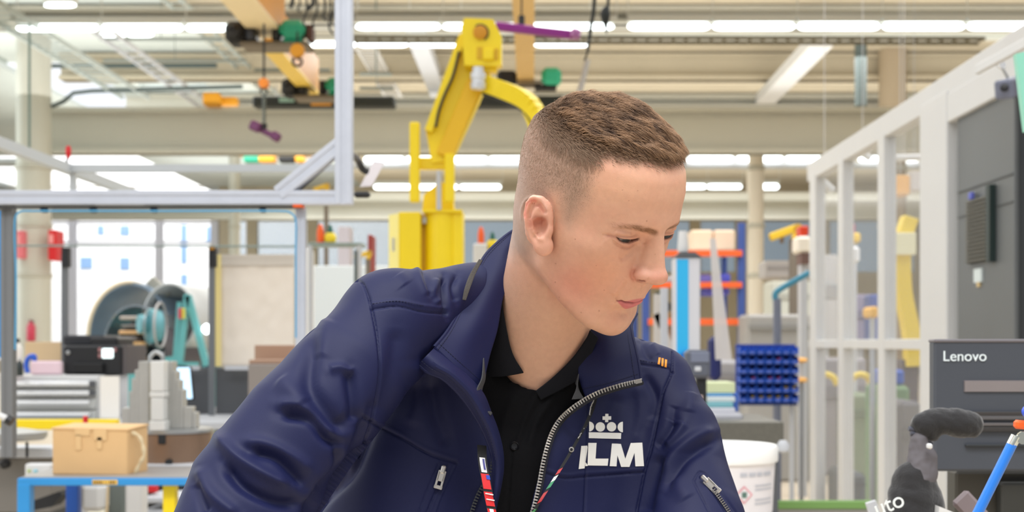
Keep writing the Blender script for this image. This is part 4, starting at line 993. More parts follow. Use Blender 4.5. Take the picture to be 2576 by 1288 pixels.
lamp_row(1345, 140, 1, 108, 25.5, 13, 'strip lamps just below the near row', '')
lamp_row(915, 105, 4, 399, 40, 14, 'strip lamps under the big girder', '')
lamp_row(1728, 124, 3, 398, 40, 14, 'strip lamps under the big girder', '')
lamp_row(2160, 78, 2, 398, 40, 14, 'strip lamps under the big girder', '')
lamp_row(940, 108, 3, 469, 47, 12, 'strip lamps in the farthest row', '')
lamp_row(1690, 90, 2, 468, 47, 12, 'strip lamps in the farthest row', '')
lamp_row(1912, 50, 1, 468, 47, 14, 'strip lamps in the farthest row', '')
lamp_row(250, 68, 2, 83, 30.5, 13, 'small strip lamps in the left aisle', '')
lamp_row(290, 70, 2, 119, 34, 12, 'small strip lamps in the left aisle', '')
lamp_row(315, 66, 2, 136, 36, 14, 'small strip lamps in the left aisle', '')
lamp_row(300, 105, 2, 183, 38, 12, 'small strip lamps in the left aisle', ''); lamp_row(330, 100, 2, 200, 40, 9, 'small strip lamps in the left aisle', '')
lamp_row(110, 80, 1, 8, 21, 12, 'small strip lamps in the left aisle', '')
GL = {'strip lamps on the near beam': '%s lamp from the left in the bright row along the topmost beam', 'strip lamps just below the near row': '%s lamp from the left in the short row below the topmost row',
      'strip lamps under the big girder': '%s lamp from the left in the row below the big cream girder', 'strip lamps in the farthest row': '%s lamp from the left in the lowest lamp row, before the back wall',
      'small strip lamps in the left aisle': '%s from the left of the faint strip lamps under the upper left roof'}
ORD = ['first', 'second', 'third', 'fourth', 'fifth', 'sixth', 'seventh', 'eighth', 'ninth', 'tenth', 'eleventh', 'twelfth']
for g_, l_ in GL.items():
    for i, o in enumerate(sorted([o for o in COL.objects if o.get('group') == g_], key=lambda o: (o.location.x / o.location.y))): o['label'] = l_ % ORD[i]
# lamp carrier rails
for i, (px0, px1, py, Y) in enumerate(((890, 2600, 415, 40.1), (780, 2600, 91, 23.8))):
    struct(MB().box((xx(px0, Y), Y, zz(py + 9, Y)), (xx(px1, Y), Y + .1, zz(py - 8, Y))).build('trim_%d' % (20 + i), m_lgrey if i == 0 else m_beamd))

# ---- services under the roof
def ladder(name, a, b_, w, label, rung=.4, m=None, cat='cable tray', h=.10):
    a = Vector(a); b_ = Vector(b_); d = (b_ - a); L = d.length; d.normalize(); s_ = d.cross(Vector((0, 0, 1))).normalized(); b = MB()
    for q in (-1, 1): b.beam(a + s_ * q * w / 2, b_ + s_ * q * w / 2, .03, h)
    k = 0
    while k < L: b.beam(a + d * k - s_ * w / 2, a + d * k + s_ * w / 2, .04, .03); k += rung
    return tag(b.build(name, m or m_steel), label, cat)
ladder('cable_tray', P(890, 99, 22.6), P(2470, 103, 22.6), .35, 'long dark cable tray running below the topmost lamp row', .22, M_('tray_dark', (112, 108, 92), .6), h=.06)
ladder('cable_tray', (-1.62 * 5.6, 16.5, CZ + 5.6), (-1.62 * 5.6, 30, CZ + 5.6), .6, 'wide grey cable ladder running diagonally across the upper left corner', .35, M_('tray_grey', (168, 178, 176), .5))
ladder('cable_tray', (-1.05 * 7.0, 24, CZ + 7.0), (-1.05 * 7.0, 42, CZ + 7.0), .35, 'narrow grey cable ladder behind the yellow crane beam', .5, M_('tray_grey', (168, 178, 176), .5))
ladder('cable_tray', (-1.9 * 6.2, 22, CZ + 6.2), (-1.9 * 6.2, 29, CZ + 6.2), .3, 'narrow grey tray close to the round column at far left', .3, M_('tray_grey', (168, 178, 176), .5))
ladder('cable_tray', (-8.6, 26, 7.6), (-8.6, 40, 7.6), .4, 'pale roof ladder between the wide tray and the orange beam', .5, m_lgrey)
for i, (x0_, x1_, py_, Y_, lab) in enumerate(((250, 560, 98, 27, 'upper thin grey conduit level across the left roof bay'), (260, 620, 152, 31, 'lower thin grey conduit level across the left roof bay'), (640, 830, 176, 26, 'thin dark conduit behind the smaller crane trolley'), (905, 985, 186, 28, 'upper dark bar across the white lattice tray'), (905, 990, 222, 28, 'lower dark bar across the white lattice tray'))):
    tag(MB().tube([P(x0_, py_, Y_), P(x1_, py_ + 1, Y_)], .035, 8).tube([P((x0_ + x1_) / 2, py_, Y_), ((xx((x0_ + x1_) / 2, Y_)), Y_, 8.74)], .01, 6).build('conduit', M_('conduit_grey', (118, 126, 122), .5)), lab, 'pipe')
ladder('cable_tray', (-.565 * 6.9, 27.5, CZ + 6.9), (-.565 * 6.9, 37.4, CZ + 6.9), .45, 'white lattice tray sloping down right of the grey upright', .3, m_white)
tag(MB().beam((-.375 * 6.8, 28.6, CZ + 6.8), (-.375 * 6.8, 36, CZ + 6.8), .42, .3).build('steel_beam', m_lgrey), 'pale grey roof beam running lengthwise left of the yellow arm', 'beam')
tag(MB().beam((.955 * 6.4, 27.8, CZ + 6.4), (.955 * 6.4, 35.2, CZ + 6.4), .5, .25).build('steel_beam', m_white), 'white roof beam slanting down above and right of the head', 'beam')
for (p0, p1, Y, r_, lab) in (((120, 166), (545, 165), 33, .06, 'thin dark pipe spanning the upper left aisle above the skylights'), ((215, 230), (610, 218), 29, .05, 'thin grey pipe with a bend just above the big girder at left')):
    pts = [P(p0[0], p0[1], Y), P(p1[0], p1[1], Y)] if r_ == .06 else [P(130, 268, Y), P(160, 255, Y), P(185, 234, Y), P(230, 229, Y), P(610, 218, Y)]
    tag(MB().tube(pts, r_, 8).build('service_pipe', M_('dark_pipe', (70, 84, 84), .5)), lab, 'pipe')
tag(MB().tube([P(74, 60, 12), P(74, 372, 12)], .012, 6).build('suspension_cable', M_('cable_green_grey', (96, 118, 110), .6)), 'thin vertical cable in front of the round column at far left', 'cable')

# ---- bridge cranes
def runway(): pass
ch = 4.22
cr = empty('bridge_crane', (-3.65, 16, 5.5), 'orange and cream overhead crane beam running away at upper left', 'crane')
b = MB(); b.box((-.912 * ch, 9, CZ + ch), (-.812 * ch, 18.2, CZ + ch + .05)); b.build('bottom_flange', M_('cream_flange', (240, 222, 178), .5), cr)
b = MB(); b.box((-.90 * ch, 9, CZ + ch + .05), (-.815 * ch, 18.2, CZ + ch + .75)); b.build('girder', m_ora, cr)
b = MB(); b.box((-.925 * ch, 18.8, CZ + ch), (-.862 * ch, 22.3, CZ + ch + .05)); b.build('bottom_flange', M_('yellow_flange', (240, 206, 90), .5), cr)
b = MB(); b.box((-.915 * ch, 18.8, CZ + ch + .05), (-.862 * ch, 22.3, CZ + ch + .6)); b.build('girder', m_ora, cr)
def trolley(px, py, Y, k, label):
    o = empty('crane_trolley', tuple(P(px, py, Y)), label, 'hoist'); w = lambda u: u * Y / F * k
    def bx(n, u0, v0, u1, v1, m, d=.3, yo=0, bev=.03):
        c0 = P(px + u0 * k, py + v1 * k, Y); c1 = P(px + u1 * k, py + v0 * k, Y); MB().box((c0.x, Y + yo, c0.z), (c1.x, Y + yo + d, c1.z), None, bev).build(n, m, o)
    bx('motor', 140, -5, 205, 40, m_green, .4, -.1, .08); bx('motor_fin', 146, 38, 198, 50, m_green, .3, 0); bx('gearbox', 0, -5, 52, 50, m_blackm, .4, 0, .06); bx('brake', 52, 8, 80, 46, m_blackp, .3)
    bx('frame', 36, 46, 215, 58, M_('trolley_frame', (110, 100, 84), .6), .5); bx('junction_box', 118, 0, 140, 46, m_blackp, .3, .05); bx('junction_box', 205, 4, 222, 44, M_('dark_brown', (70, 40, 30), .6), .3)
    b = MB(); c = P(px + 24 * k, py + 20 * k, Y - .02); b.lathe([(w(18), 0), (w(20), .05), (w(14), .08), (w(6), .10), (.01, .08)], c, 20, (0, -1, 0)); b.build('fan_cover', m_blackp, o)
    return o
trolley(563, 56, 17.6, 1.0, 'black and green crane trolley under the orange beam at upper left')
t2 = trolley(706, 200, 21.6, .80, 'smaller black and green crane trolley partly behind the grey upright')
def hook(name, px, py, Y, s_, m, label, chain_to=None, drop=None):
    o = empty(name, tuple(P(px, py, Y)), label, 'hook'); c = P(px, py, Y); b = MB()
    b.lathe([(s_ * .2, -.06), (s_ * .75, -.06), (s_ * .9, 0), (s_ * .75, .06), (s_ * .2, .06)], c, 24, (0, 1, 0)); b.build('pulley', m, o)
    pts = [c + Vector((math.sin(t) * s_ * .55, 0, -s_ * 1.25 - math.cos(t) * s_ * .55 + .0)) for t in np.linspace(-2.4, 2.0, 12)]; MB().tube([c + Vector((0, 0, -s_ * .6)), c + Vector((0, 0, -s_ * .9))] + pts[::-1], s_ * .16, 8).build('hook', m_blackm, o)
    if chain_to: MB().tube([c + Vector((0, 0, s_ * .7)), P(px, chain_to, Y)], .015, 6).build('rope', m_blackm, o)
    return o
hook('crane_hook', 748, 128, 17.0, .11, m_ora, 'yellow hook block hanging on chains beside the green motor', 80)
hook('crane_hook', 664, 210, 16.0, .075, M_('hook_orange', (226, 130, 30), .5), 'orange hook block hanging above the purple lifting tool', 60)
b = MB()
for i in range(14):
    z_ = P(664, 236 + i * 5.4, 16.0); b.tube([z_, P(664 + (3 if i % 2 else -2), 236 + (i + 1) * 5.4, 16.0)], .02, 6)
tag(b.build('lifting_chain', M_('grey_chain', (92, 98, 92), .4, metal=.6)), 'short grey chain between the orange hook and the purple tool', 'chain')
pt = empty('lifting_tool', tuple(P(665, 330, 16)), 'purple lifting tool hanging from a chain in front of the cream girder', 'lifting tool'); mp = M_('purple_paint', (98, 48, 88), .5)
MB().beam(P(634, 316, 16), P(700, 348, 16), .07, .07, (0, 0, 1), .01).build('bar', mp, pt); MB().beam(P(630, 313, 15.95), P(655, 324, 15.95), .13, .12, (0, 0, 1), .02).build('clamp', mp, pt); MB().beam(P(684, 338, 15.95), P(704, 350, 15.95), .12, .11, (0, 0, 1), .02).build('clamp', mp, pt)
MB().tube([P(665, 312, 16), P(662, 330, 16)], .04, 8).build('shackle', m_blackm, pt)
ec = empty('end_carriage', tuple(P(815, 268, 22.6)), 'long black crane end carriage resting on the girder behind the grey upright', 'crane carriage')
MB().box((xx(634, 22.6), 22.6, zz(268, 22.6)), (xx(992, 22.6), 22.95, zz(241, 22.6)), None, .03).build('beam', M_('carriage_black', (38, 44, 42), .6), ec)
MB().box((xx(783, 22.6), 22.55, zz(266, 22.6)), (xx(834, 22.6), 22.6, zz(252, 22.6))).build('buffer', m_ora, ec); MB().box((xx(703, 22.6), 22.57, zz(257, 22.6)), (xx(740, 22.6), 22.6, zz(247, 22.6))).build('plate', M_('plate_mint', (150, 190, 180), .5), ec)
ec = empty('end_carriage', tuple(P(1300, 268, 21.6)), 'black crane end carriage behind the raised yellow arm', 'crane carriage')
MB().box((xx(1180, 21.6), 21.6, zz(268, 21.6)), (xx(1420, 21.6), 21.95, zz(240, 21.6)), None, .03).build('beam', M_('carriage_black', (38, 44, 42), .6), ec)
b = MB().box((xx(515, 29.8), 29.6, zz(268, 29.8)), (xx(556, 29.8), 29.95, zz(236, 29.8)), None, .03); b.box((xx(556, 30.2), 30, zz(268, 30.2)), (xx(600, 30.2), 30.3, zz(247, 30.2)), None, .03)
tag(b.build('crane_buffer', m_ora), 'small orange crane block on top of the girder at left', 'crane part')
cr = empty('bridge_crane', (-.1, 16, 5.5), 'tan and yellow overhead crane beam above the head, end on', 'crane')
MB().box((-.060 * ch, 9, CZ + ch), (.006 * ch, 21.4, CZ + ch + .05)).build('bottom_flange', M_('tan_flange', (216, 180, 110), .5), cr); MB().box((-.055 * ch, 9, CZ + ch + .05), (.002 * ch, 21.4, CZ + ch + .7)).build('girder', m_ora, cr)
tm = empty('crane_trolley', tuple(P(1385, 195, 21)), 'mint green crane motor with a black gearbox right of the tan beam', 'hoist')
MB().box((xx(1362, 21), 20.9, zz(214, 21)), (xx(1412, 21), 21.25, zz(171, 21)), None, .07).build('motor', M_('mint_green', (50, 190, 150), .45), tm); MB().box((xx(1250, 21), 21, zz(210, 21)), (xx(1300, 21), 21.3, zz(176, 21)), None, .05).build('gearbox', m_blackm, tm)
MB().box((xx(1345, 21), 21, zz(222, 21)), (xx(1400, 21), 21.3, zz(212, 21))).build('frame', m_blackm, tm); MB().box((xx(1300, 21), 21.05, zz(216, 21)), (xx(1362, 21), 21.2, zz(206, 21))).build('axle', M_('trolley_frame', (110, 100, 84), .6), tm)
sp_ = empty('spreader_bar', tuple(P(1350, 80, 12)), 'purple spreader bar hanging above the yellow arm head', 'lifting beam'); mpp = M_('bright_purple', (128, 30, 120), .45)
MB().beam(P(1246, 66, 12), P(1458, 90, 12), .07, .075, (0, 0, 1), .01).build('bar', mpp, sp_); MB().beam(P(1436, 82, 11.97), P(1460, 88, 11.97), .1, .09, (0, 0, 1), .02).build('end_plate', M_('purple_grey', (150, 90, 140), .4), sp_); MB().tube([P(1312, 40, 12), P(1312, 72, 12)], .03, 8).build('shackle', m_blackm, sp_); MB().tube([P(1312, 72, 12), P(1312, -40, 12)], .008, 6).build('rope', m_blackm, sp_)
# festoon cables hanging from the top
for i, (x0, x1, yb, w) in enumerate(((732, 735, 20, 3.2), (748, 756, 30, 2.5), (766, 768, 66, 2.6), (782, 780, 24, 5.5), (792, 790, 70, 2.6), (812, 822, 52, 3.0), (826, 838, 86, 2.8), (836, 838, 60, 2.2), (728, 739, 12, 2.6))):
    Y = 12; pts = spline([P(x0, -60, Y), P(x0 + 6, yb * .3, Y), P((x0 + x1) / 2 - 4, yb * .8, Y), P(x1, yb, Y)], 14); tag(MB().tube(pts, w * Y / F, 8).build('hanging_cable', M_('cable_black', (26, 30, 28), .6)), '%s from the left of the black cables hanging beside the grey upright' % ['first', 'third', 'fifth', 'fourth', 'sixth', 'seventh', 'eighth', 'ninth', 'second'][i], 'cable', 'black cables hanging left of the grey upright')
tag(MB().tube(spline([P(1498, -60, 9), P(1494, 20, 9), P(1486, 70, 9), P(1478, 130, 9), P(1470, 152, 9)], 16), [5 * 9 / F] * 10 + [4 * 9 / F] * 3 + [2.5 * 9 / F] * 3, 8).build('hanging_cable', M_('cable_black', (26, 30, 28), .6)), 'long black cable hanging just above the man\'s crown', 'cable')
tag(MB().tube(spline([P(1528, -60, 9), P(1530, 10, 9), P(1523, 30, 9), P(1524, 62, 9), P(1526, 84, 9)], 16), [4 * 9 / F] * 7 + [9 * 9 / F, 11 * 9 / F, 13 * 9 / F, 12 * 9 / F, 9 * 9 / F, 6 * 9 / F, 4 * 9 / F, 3 * 9 / F, 2 * 9 / F], 8).build('pendant_switch', M_('cable_black', (26, 30, 28), .6)), 'black pendant control with a thick end hanging beside the long cable', 'crane control')
tag(MB().tube([P(1478, 150, 20), P(1458, 232, 20)], .045, 8).build('hanging_tube', m_lgrey), 'short white tube hanging below the long black cable', 'tube')
# ================================================================== LEFT SIDE
def fbox(px0, py0, px1, py1, Y, d, bev=0.0):
    """box whose front face fills the pixel rectangle at depth Y and which goes d metres back"""
    return MB().box((xx(px0, Y), Y, zz(py1, Y)), (xx(px1, Y), Y + d, zz(py0, Y)), None, bev)
def part(name, px0, py0, px1, py1, Y, d, m, par, bev=0.004): return fbox(px0, py0, px1, py1, Y, d, bev).build(name, m, par)
# aluminium gantry over the work bench
GY = 4.2; g = empty('bench_gantry', tuple(P(860, 515, GY)), 'pale aluminium gantry frame with a corner brace left of the man', 'frame')
def profile(name, a, b_, w, par, m=None, n_groove=1):
    b = MB(); a = Vector(a); b_ = Vector(b_); d = (b_ - a).normalized(); up = Vector((0, 0, 1)) if abs(d.z) < .9 else Vector((1, 0, 0)); s_ = d.cross(up).normalized(); u = s_.cross(d); t = w * .36
    for i in (-1, 1):
        for j in (-1, 1): b.beam(a + s_ * i * (w - t) / 2 + u * j * (w - t) / 2, b_ + s_ * i * (w - t) / 2 + u * j * (w - t) / 2, t, t, up, .0015)
    b.beam(a, b_, w * .86, w * .86, up); return b.build(name, m or m_alu, par)
profile('upright', P(866, 515, GY), P(866, -120, GY), 42 * GY / F, g); profile('crossbar', P(-60, 498, GY), P(886, 498, GY), 35 * GY / F, g)
br = profile('brace', P(702, 488, GY), P(872, 352, GY), 36 * GY / F, g); MB().beam(P(742, 484, GY + .03), P(866, 372, GY + .03), .006, 14 * GY / F).build('brace_side', m_dgrey, g)  # darker side face of the brace put in as a dark strip
fbox(240, 480, 362, 516, GY - .012, .01).build('cover_plate', m_lgrey, g); fbox(736, 513, 760, 521, GY - .02, .05, .002).build('end_cap', m_oran, g)
for px in (108, 232, 385, 660): fbox(px - 8, 518, px + 6, 534, GY - .01, .03, .003).build('cable_clip', m_blackp, g)
fbox(-40, 518, 760, 524, GY, .02).build('track', m_dgrey, g)
g2 = empty('light_rail', (-2.4, 7, 2.3), 'upper grey rail frame with a side arm behind the aluminium gantry', 'frame'); hh = .927; YY = 7.0
MB().beam(P(178, 424, YY), P(842, 424, YY), .045, .04).build('crossbar', M_('rail_grey', (190, 196, 200), .5), g2); MB().beam((-2.48, 5.0, CZ + hh), (-2.48, 8.35, CZ + hh), .05, .05).build('side_arm', M_('rail_grey', (190, 196, 200), .5), g2); MB().beam(P(184, 424, 7.02), P(184, 500, 7.02), .03, .03).build('upright', M_('rail_grey', (190, 196, 200), .5), g2)
ad = empty('test_lead', tuple(P(172, 400, 6.4)), 'small red and black grip hanging from the upper rail at left', 'clip'); MB().lathe([(.004, -.03), (.012, -.01), (.014, .02), (.008, .035)], P(172, 385, 6.4), 12).build('grip', m_red, ad); MB().tube([P(170, 392, 6.4), P(168, 408, 6.4)], .006, 6).build('stem', m_blackp, ad)
# hose
hose = spline([P(38, 880, GY - .03), P(40, 700, GY - .03), P(37, 560, GY - .03), P(48, 534, GY - .03), P(90, 531, GY - .03), P(400, 531, GY - .03), P(700, 531, GY - .03), P(732, 536, GY - .03), P(744, 556, GY - .03), P(744, 640, GY - .03), P(744, 850, GY - .03)], 80)
tag(MB().tube(hose, .0032, 8).build('air_hose', M_('hose_blue', (60, 146, 190), .4)), 'thin blue air hose clipped under the gantry and down its post', 'hose')
# posts and wires of the bench superstructure
def post(px, w, y0, y1, Y, label, m=m_alu, name='bench_post'): return tag(profile(name, P(px, y1, Y), P(px, y0, Y), w * Y / F, None, m), label, 'post')
post(757, 24, 521, 1010, GY + .04, 'grey aluminium post below the orange cap of the gantry'); post(22, 30, 522, 1150, GY + .04, 'grey aluminium post at the left edge of the picture', M_('post_grey', (120, 122, 124), .5, metal=.3))
tag(fbox(-30, 530, 6, 900, GY + .25, .02).build('wall_board', m_blue), 'narrow strip of a blue panel at the left picture edge', 'panel')
for px, lab in ((163, 'dark grey upright with a black top left of the jet engine'), (533, 'dark grey upright with a yellow cap beside the white paper board')):
    o = empty('partition_post', tuple(P(px, 1010, 7.6)), lab, 'post'); profile('shaft', P(px, 1060, 7.6), P(px, 640, 7.6), 14 * 7.6 / F, o, M_('post_dark', (112, 116, 120), .5)); fbox(px - 9, 622, px + 9, 672, 7.57, .05, .004).build('clamp', m_blackp, o)
    if px > 500: fbox(px - 5, 616, px + 5, 628, 7.56, .02).build('cap', m_ora, o)
tag(MB().tube([P(42, 618, 7.55), P(745, 620, 7.55)], .006, 6).build('steel_wire', M_('wire_grey', (130, 146, 142), .5)), 'taut thin wire running level between the bench posts', 'wire')
pb = empty('paper_board', tuple(P(640, 925, 7.7)), 'large cream paper sheet with a yellow edge hung between the posts', 'paper sheet')
v = []; nx, nz = 30, 30
for i in range(nx + 1):
    for j in range(nz + 1):
        p = P(544 + (741 - 544) * i / nx, 922 - (922 - 640) * j / nz, 7.7); v.append((p.x, p.y + .006 * noise.noise(Vector((i * .25, j * .3, 0))), p.z))
o = link_mesh('sheet', v, [(i * (nz + 1) + j, (i + 1) * (nz + 1) + j, (i + 1) * (nz + 1) + j + 1, i * (nz + 1) + j + 1) for i in range(nx) for j in range(nz)], M_('cream_paper', (236, 226, 212), .8, var=.02, vscale=5), pb, True); s_ = o.modifiers.new('t', 'SOLIDIFY'); s_.thickness = .003
fbox(540, 640, 556, 922, 7.685, .004).build('edge_tape', M_('pale_yellow', (240, 222, 150), .7), pb)
fbox(548, 640, 741, 668, 7.69, .004).build('header', M_('grey_beige', (206, 198, 186), .7), pb)
for (a, b0, c, d, Y, lab) in ((440, 926, 526, 1120, 7.75, 'dark grey partition panel behind the screen'), (542, 926, 760, 1160, 7.75, 'dark grey partition panel under the paper sheet')):
    tag(fbox(a, b0, c, d, Y, .03, .004).build('partition_panel', m_dgrey), lab, 'panel')
for (a, c, lab) in ((315, 372, 'short pale rail on the bench edge left of the metal stacks'), (565, 640, 'short pale rail under the paper sheet'), (470, 500, 'short pale rail right of the metal stacks')):
    tag(fbox(a, 920, c, 931, 7.6, .04).build('edge_rail', m_lgrey), lab, 'rail')
# brown cartons
o = empty('carton', tuple(P(690, 950, 6.6)), 'brown cardboard carton behind the sleeve at left', 'box'); part('body', 640, 868, 760, 912, 6.9, .3, M_('brown_board', (168, 136, 114), .8), o); part('flap', 626, 905, 735, 916, 6.65, .25, M_('brown_board', (168, 136, 114), .8), o)
tag(fbox(624, 916, 740, 1120, 6.6, .4, .005).build('grey_crate', M_('warm_grey', (140, 132, 126), .7)), 'warm grey crate under the brown carton', 'crate')
# ---- rear bench and things on it
rb = empty('rear_bench', (xx(250, 7), 7.4, 0), 'long pale bench carrying the drawer cabinet and printer', 'bench'); zb = zz(1058, 7.1)
MB().box((xx(-60, 7), 6.95, zb - .04), (xx(620, 7), 8.6, zb), None, .004).build('worktop', m_lgrey, rb)
for px, yy_ in ((-40, 7.05), (500, 7.05), (-40, 8.4), (500, 8.4)): MB().box((xx(px, 7), yy_, 0), (xx(px, 7) + .06, yy_ + .06, zb - .04)).build('leg', m_lgrey, rb)
cab = empty('drawer_cabinet', tuple(P(130, 1057, 7.2)), 'white tool cabinet with four shallow drawers under the printer', 'cabinet')
part('body', 10, 944, 250, 1057, 7.2, .5, m_white, cab, .008)
for i, (y0, y1) in enumerate(((957, 976), (980, 998), (1004, 1030), (1034, 1057))):
    d = part('drawer', 26, y0, 240, y1 - 2, 7.17, .03, M_('drawer_front', (200, 202, 200), .35, metal=.2), cab, .004)
    b = MB(); c0 = P(38, y0 + 9, 7.15); c1 = P(225, y0 + 9, 7.15); b.tube([c0, c1], .014, 12); b.build('handle', M_('handle_chrome', (225, 226, 226), .22, metal=.55), d)
    if i < 2:
        for px in (30, 230): fbox(px - 8, y0 + 1, px + 8, y1 - 3, 7.155, .02).build('end_clip', m_dgrey, d)
pr = empty('printer', tuple(P(232, 942, 7.3)), 'black office printer with a small lit screen on the white cabinet', 'printer')
b = MB(); b.box((xx(158, 7.3), 7.3, zz(942, 7.3)), (xx(308, 7.3), 7.7, zz(868, 7.3)), None, .012); b.build('body', m_blackp, pr); part('scanner_lid', 158, 843, 262, 870, 7.38, .32, M_('lid_black', (34, 36, 42), .5), pr, .01); part('feeder', 226, 848, 296, 872, 7.34, .3, m_blackp, pr, .01)
part('output_tray', 185, 914, 258, 938, 7.27, .1, M_('tray_black', (14, 15, 18), .4), pr, .004); part('display', 256, 877, 283, 901, 7.285, .02, M_('lit_display', (240, 250, 250), .3, emit=(225, 245, 245), estr=1.4), pr, .004)
for a, c in ((247, 875), (247, 890), (286, 875)): part('button', a, c, a + 6, c + 10, 7.29, .01, M_('button_pink', (170, 120, 120), .5), pr, .001)
MB().lathe([(.012, 0), (.011, .008), (.004, .010)], P(172, 887, 7.3), 16, (0, -1, 0)).build('power_button', m_steel, pr)
part('side_panel', 308, 868, 318, 942, 7.31, .38, M_('panel_brown_grey', (88, 82, 82), .6), pr, .003)
tag(fbox(75, 908, 154, 943, 7.25, .04, .01).build('tissue_box', M_('pale_pink', (232, 206, 214), .7)), 'pale pink box on the cabinet left of the printer', 'box')
tag(fbox(62, 860, 157, 908, 7.6, .3, .004).build('cardboard_sheet', M_('tan_board', (210, 184, 146), .8)), 'tan cardboard box behind the pink box', 'box')
def bottle(px, y0, y1, w, Y, m, capm, name, label):
    o = empty(name, tuple(P(px, y1, Y)), label, 'bottle'); h = (y1 - y0) * Y / F; r_ = w / 2 * Y / F; c = P(px, y1, Y)
    MB().lathe([(r_ * .9, 0), (r_, h * .03), (r_, h * .6), (r_ * .8, h * .7), (r_ * .35, h * .8), (r_ * .35, h * .86)], c, 20).build('body', m, o); MB().lathe([(r_ * .42, h * .84), (r_ * .42, h), (r_ * .2, h * 1.01)], c, 16).build('cap', capm, o)
bottle(45, 852, 912, 22, 7.3, m_paper, m_blackp, 'spray_bottle', 'white bottle with a black head on the cabinet at far left')
bottle(26, 893, 945, 20, 7.15, m_red, m_white, 'red_bottle', 'small red bottle with a white top at the cabinet corner'); bottle(49, 898, 946, 18, 7.1, M_('green_black', (50, 58, 56), .4), m_white, 'dark_bottle', 'small dark bottle beside the red one')
tag(MB().tube(spline([P(70, 938, 7.05), P(66, 918, 7.05), P(72, 900, 7.05), P(86, 896, 7.05), P(86, 908, 7.05)], 14), .014, 8).build('blue_loop', M_('royal_blue', (40, 90, 200), .5)), 'bent blue strap standing left of the pink box', 'strap')
for (a, b0, c, d, Y, lab) in ((252, 946, 300, 1052, 7.12, 'white document sheet fixed to the cabinet side'), (296, 944, 322, 1044, 7.35, 'pale grey document behind the white sheet')):
    tag(fbox(a, b0, c, d, Y, .004).build('document', m_paper if a == 252 else M_('grey_paper', (206, 206, 206), .8)), lab, 'document')
sc_ = empty('computer_screen', tuple(P(460, 1008, 7.4)), 'tilted screen glowing pale blue behind the metal stacks', 'screen'); A_, B_, C_, D_ = P(433, 922, 7.4), P(479, 922, 7.4), P(487, 1006, 7.4), P(440, 1008, 7.4)
MB().prism([A_, B_, C_, D_], (0, .03, 0)).build('bezel', m_blackp, sc_); MB().prism([A_ + Vector((.005, -.004, -.006)), B_ + Vector((-.004, -.004, -.006)), C_ + Vector((-.006, -.004, .008)), D_ + Vector((.004, -.004, .008))], (0, .003, 0)).build('display', M_('lit_screen', (190, 225, 250), .3, emit=(190, 225, 250), estr=1.0), sc_)
MB().beam(P(462, 1006, 7.42), P(464, 1060, 7.42), .03, .03).build('stand', m_blackp, sc_)
# yellow rail
tag(fbox(-40, 1056, 292, 1081, 6.3, .06, .004).build('yellow_rail', m_yel), 'yellow steel rail in front of the drawer cabinet', 'rail')
la = empty('bench_lamp', tuple(P(0, 1050, 4.0)), 'white lamp arm with a black end at the left edge', 'lamp'); MB().tube([P(-30, 1032, 4), P(24, 1057, 4)], .010, 10).build('arm', m_white, la); MB().tube([P(18, 1054, 4), P(30, 1061, 4)], .017, 12).build('head', m_blackp, la)
# ---- blue bench with parcel
TY = 4.25; zt = zz(1200, TY); t = empty('blue_bench', (xx(262, TY), TY + .4, 0), 'bright blue steel bench with a grey top and a yellow leg', 'bench'); mrg = M_('grey_laminate', (150, 148, 146), .35)
MB().box((xx(43, TY) + .01, TY + .01, zt - .02), (xx(720, TY), TY + .62, zt), None, .002).build('bench_top', mrg, t)
MB().box((xx(43, TY), TY, zt - 22 * TY / F), (xx(720, TY), TY + .04, zt - .004), None, .003).build('front_rail', m_blue, t)
MB().box((xx(43, TY), TY + .04, zt - 22 * TY / F), (xx(43, TY) + .04, TY + .62, zt - .021), None, .003).build('side_rail', m_blue, t)
MB().box((xx(43, TY), TY - .002, 0), (xx(75, TY), TY + .041, zt - .023), None, .003).build('leg', m_blue, t); MB().box((xx(165, TY + .58), TY + .58, 0), (xx(165, TY + .58) + .046, TY + .62, zt - .022), None, .003).build('leg', m_dblue, t)
MB().box((xx(398, TY), TY + .05, 0), (xx(430, TY), TY + .09, zt - .022), None, .003).build('leg', m_yel, t); MB().box((xx(700, TY), TY, 0), (xx(700, TY) + .04, TY + .04, zt - .022)).build('leg', m_blue, t)
lb = fbox(232, 1207, 295, 1219, TY - .003, .002).build('label_plate', M_('label_yellow', (236, 196, 96), .6), t)
b = MB()
for i, ch_ in enumerate('0000177386'):
    x = 235 + i * 5.8; w_ = 1.4 if ch_ in '17' else 3.8
    b.box((xx(x, TY), TY - .0045, zz(1216.5, TY)), (xx(x + w_, TY), TY - .003, zz(1209.5, TY)))
b.build('plate_marks', M_('label_ink', (120, 84, 30), .6), lb)
bx_ = empty('parcel', tuple(P(235, 1195, 4.33)), 'brown taped cardboard parcel on the blue bench', 'box'); BYp = 4.33
v0 = P(131, 1193, BYp); bb = MB(); a0 = P(131, 1194, BYp); a1 = P(320, 1196, BYp); d_ = Vector((.035, .17, 0)); h_ = Vector((0, 0, 117 * BYp / F)); 
bb.prism([a0, a1, a1 + Vector((.028, .14, 0)), a0 + Vector((.028, .14, 0))], h_); ob = bb.build('carton_body', m_kraft, bx_); bv = ob.modifiers.new('b', 'BEVEL'); bv.width = .006; bv.segments = 3
bb = MB(); top = a0 + h_; bb.prism([top + Vector((-.002, -.003, -.004)), a1 + h_ + Vector((.004, -.003, -.006)), a1 + h_ + Vector((.03, .14, .002)), top + Vector((.026, .14, .004))], (0, 0, .006)); bb.build('lid_flap', m_kraft, bx_)
mt_ = M_('clear_tape', (222, 186, 136), .25)
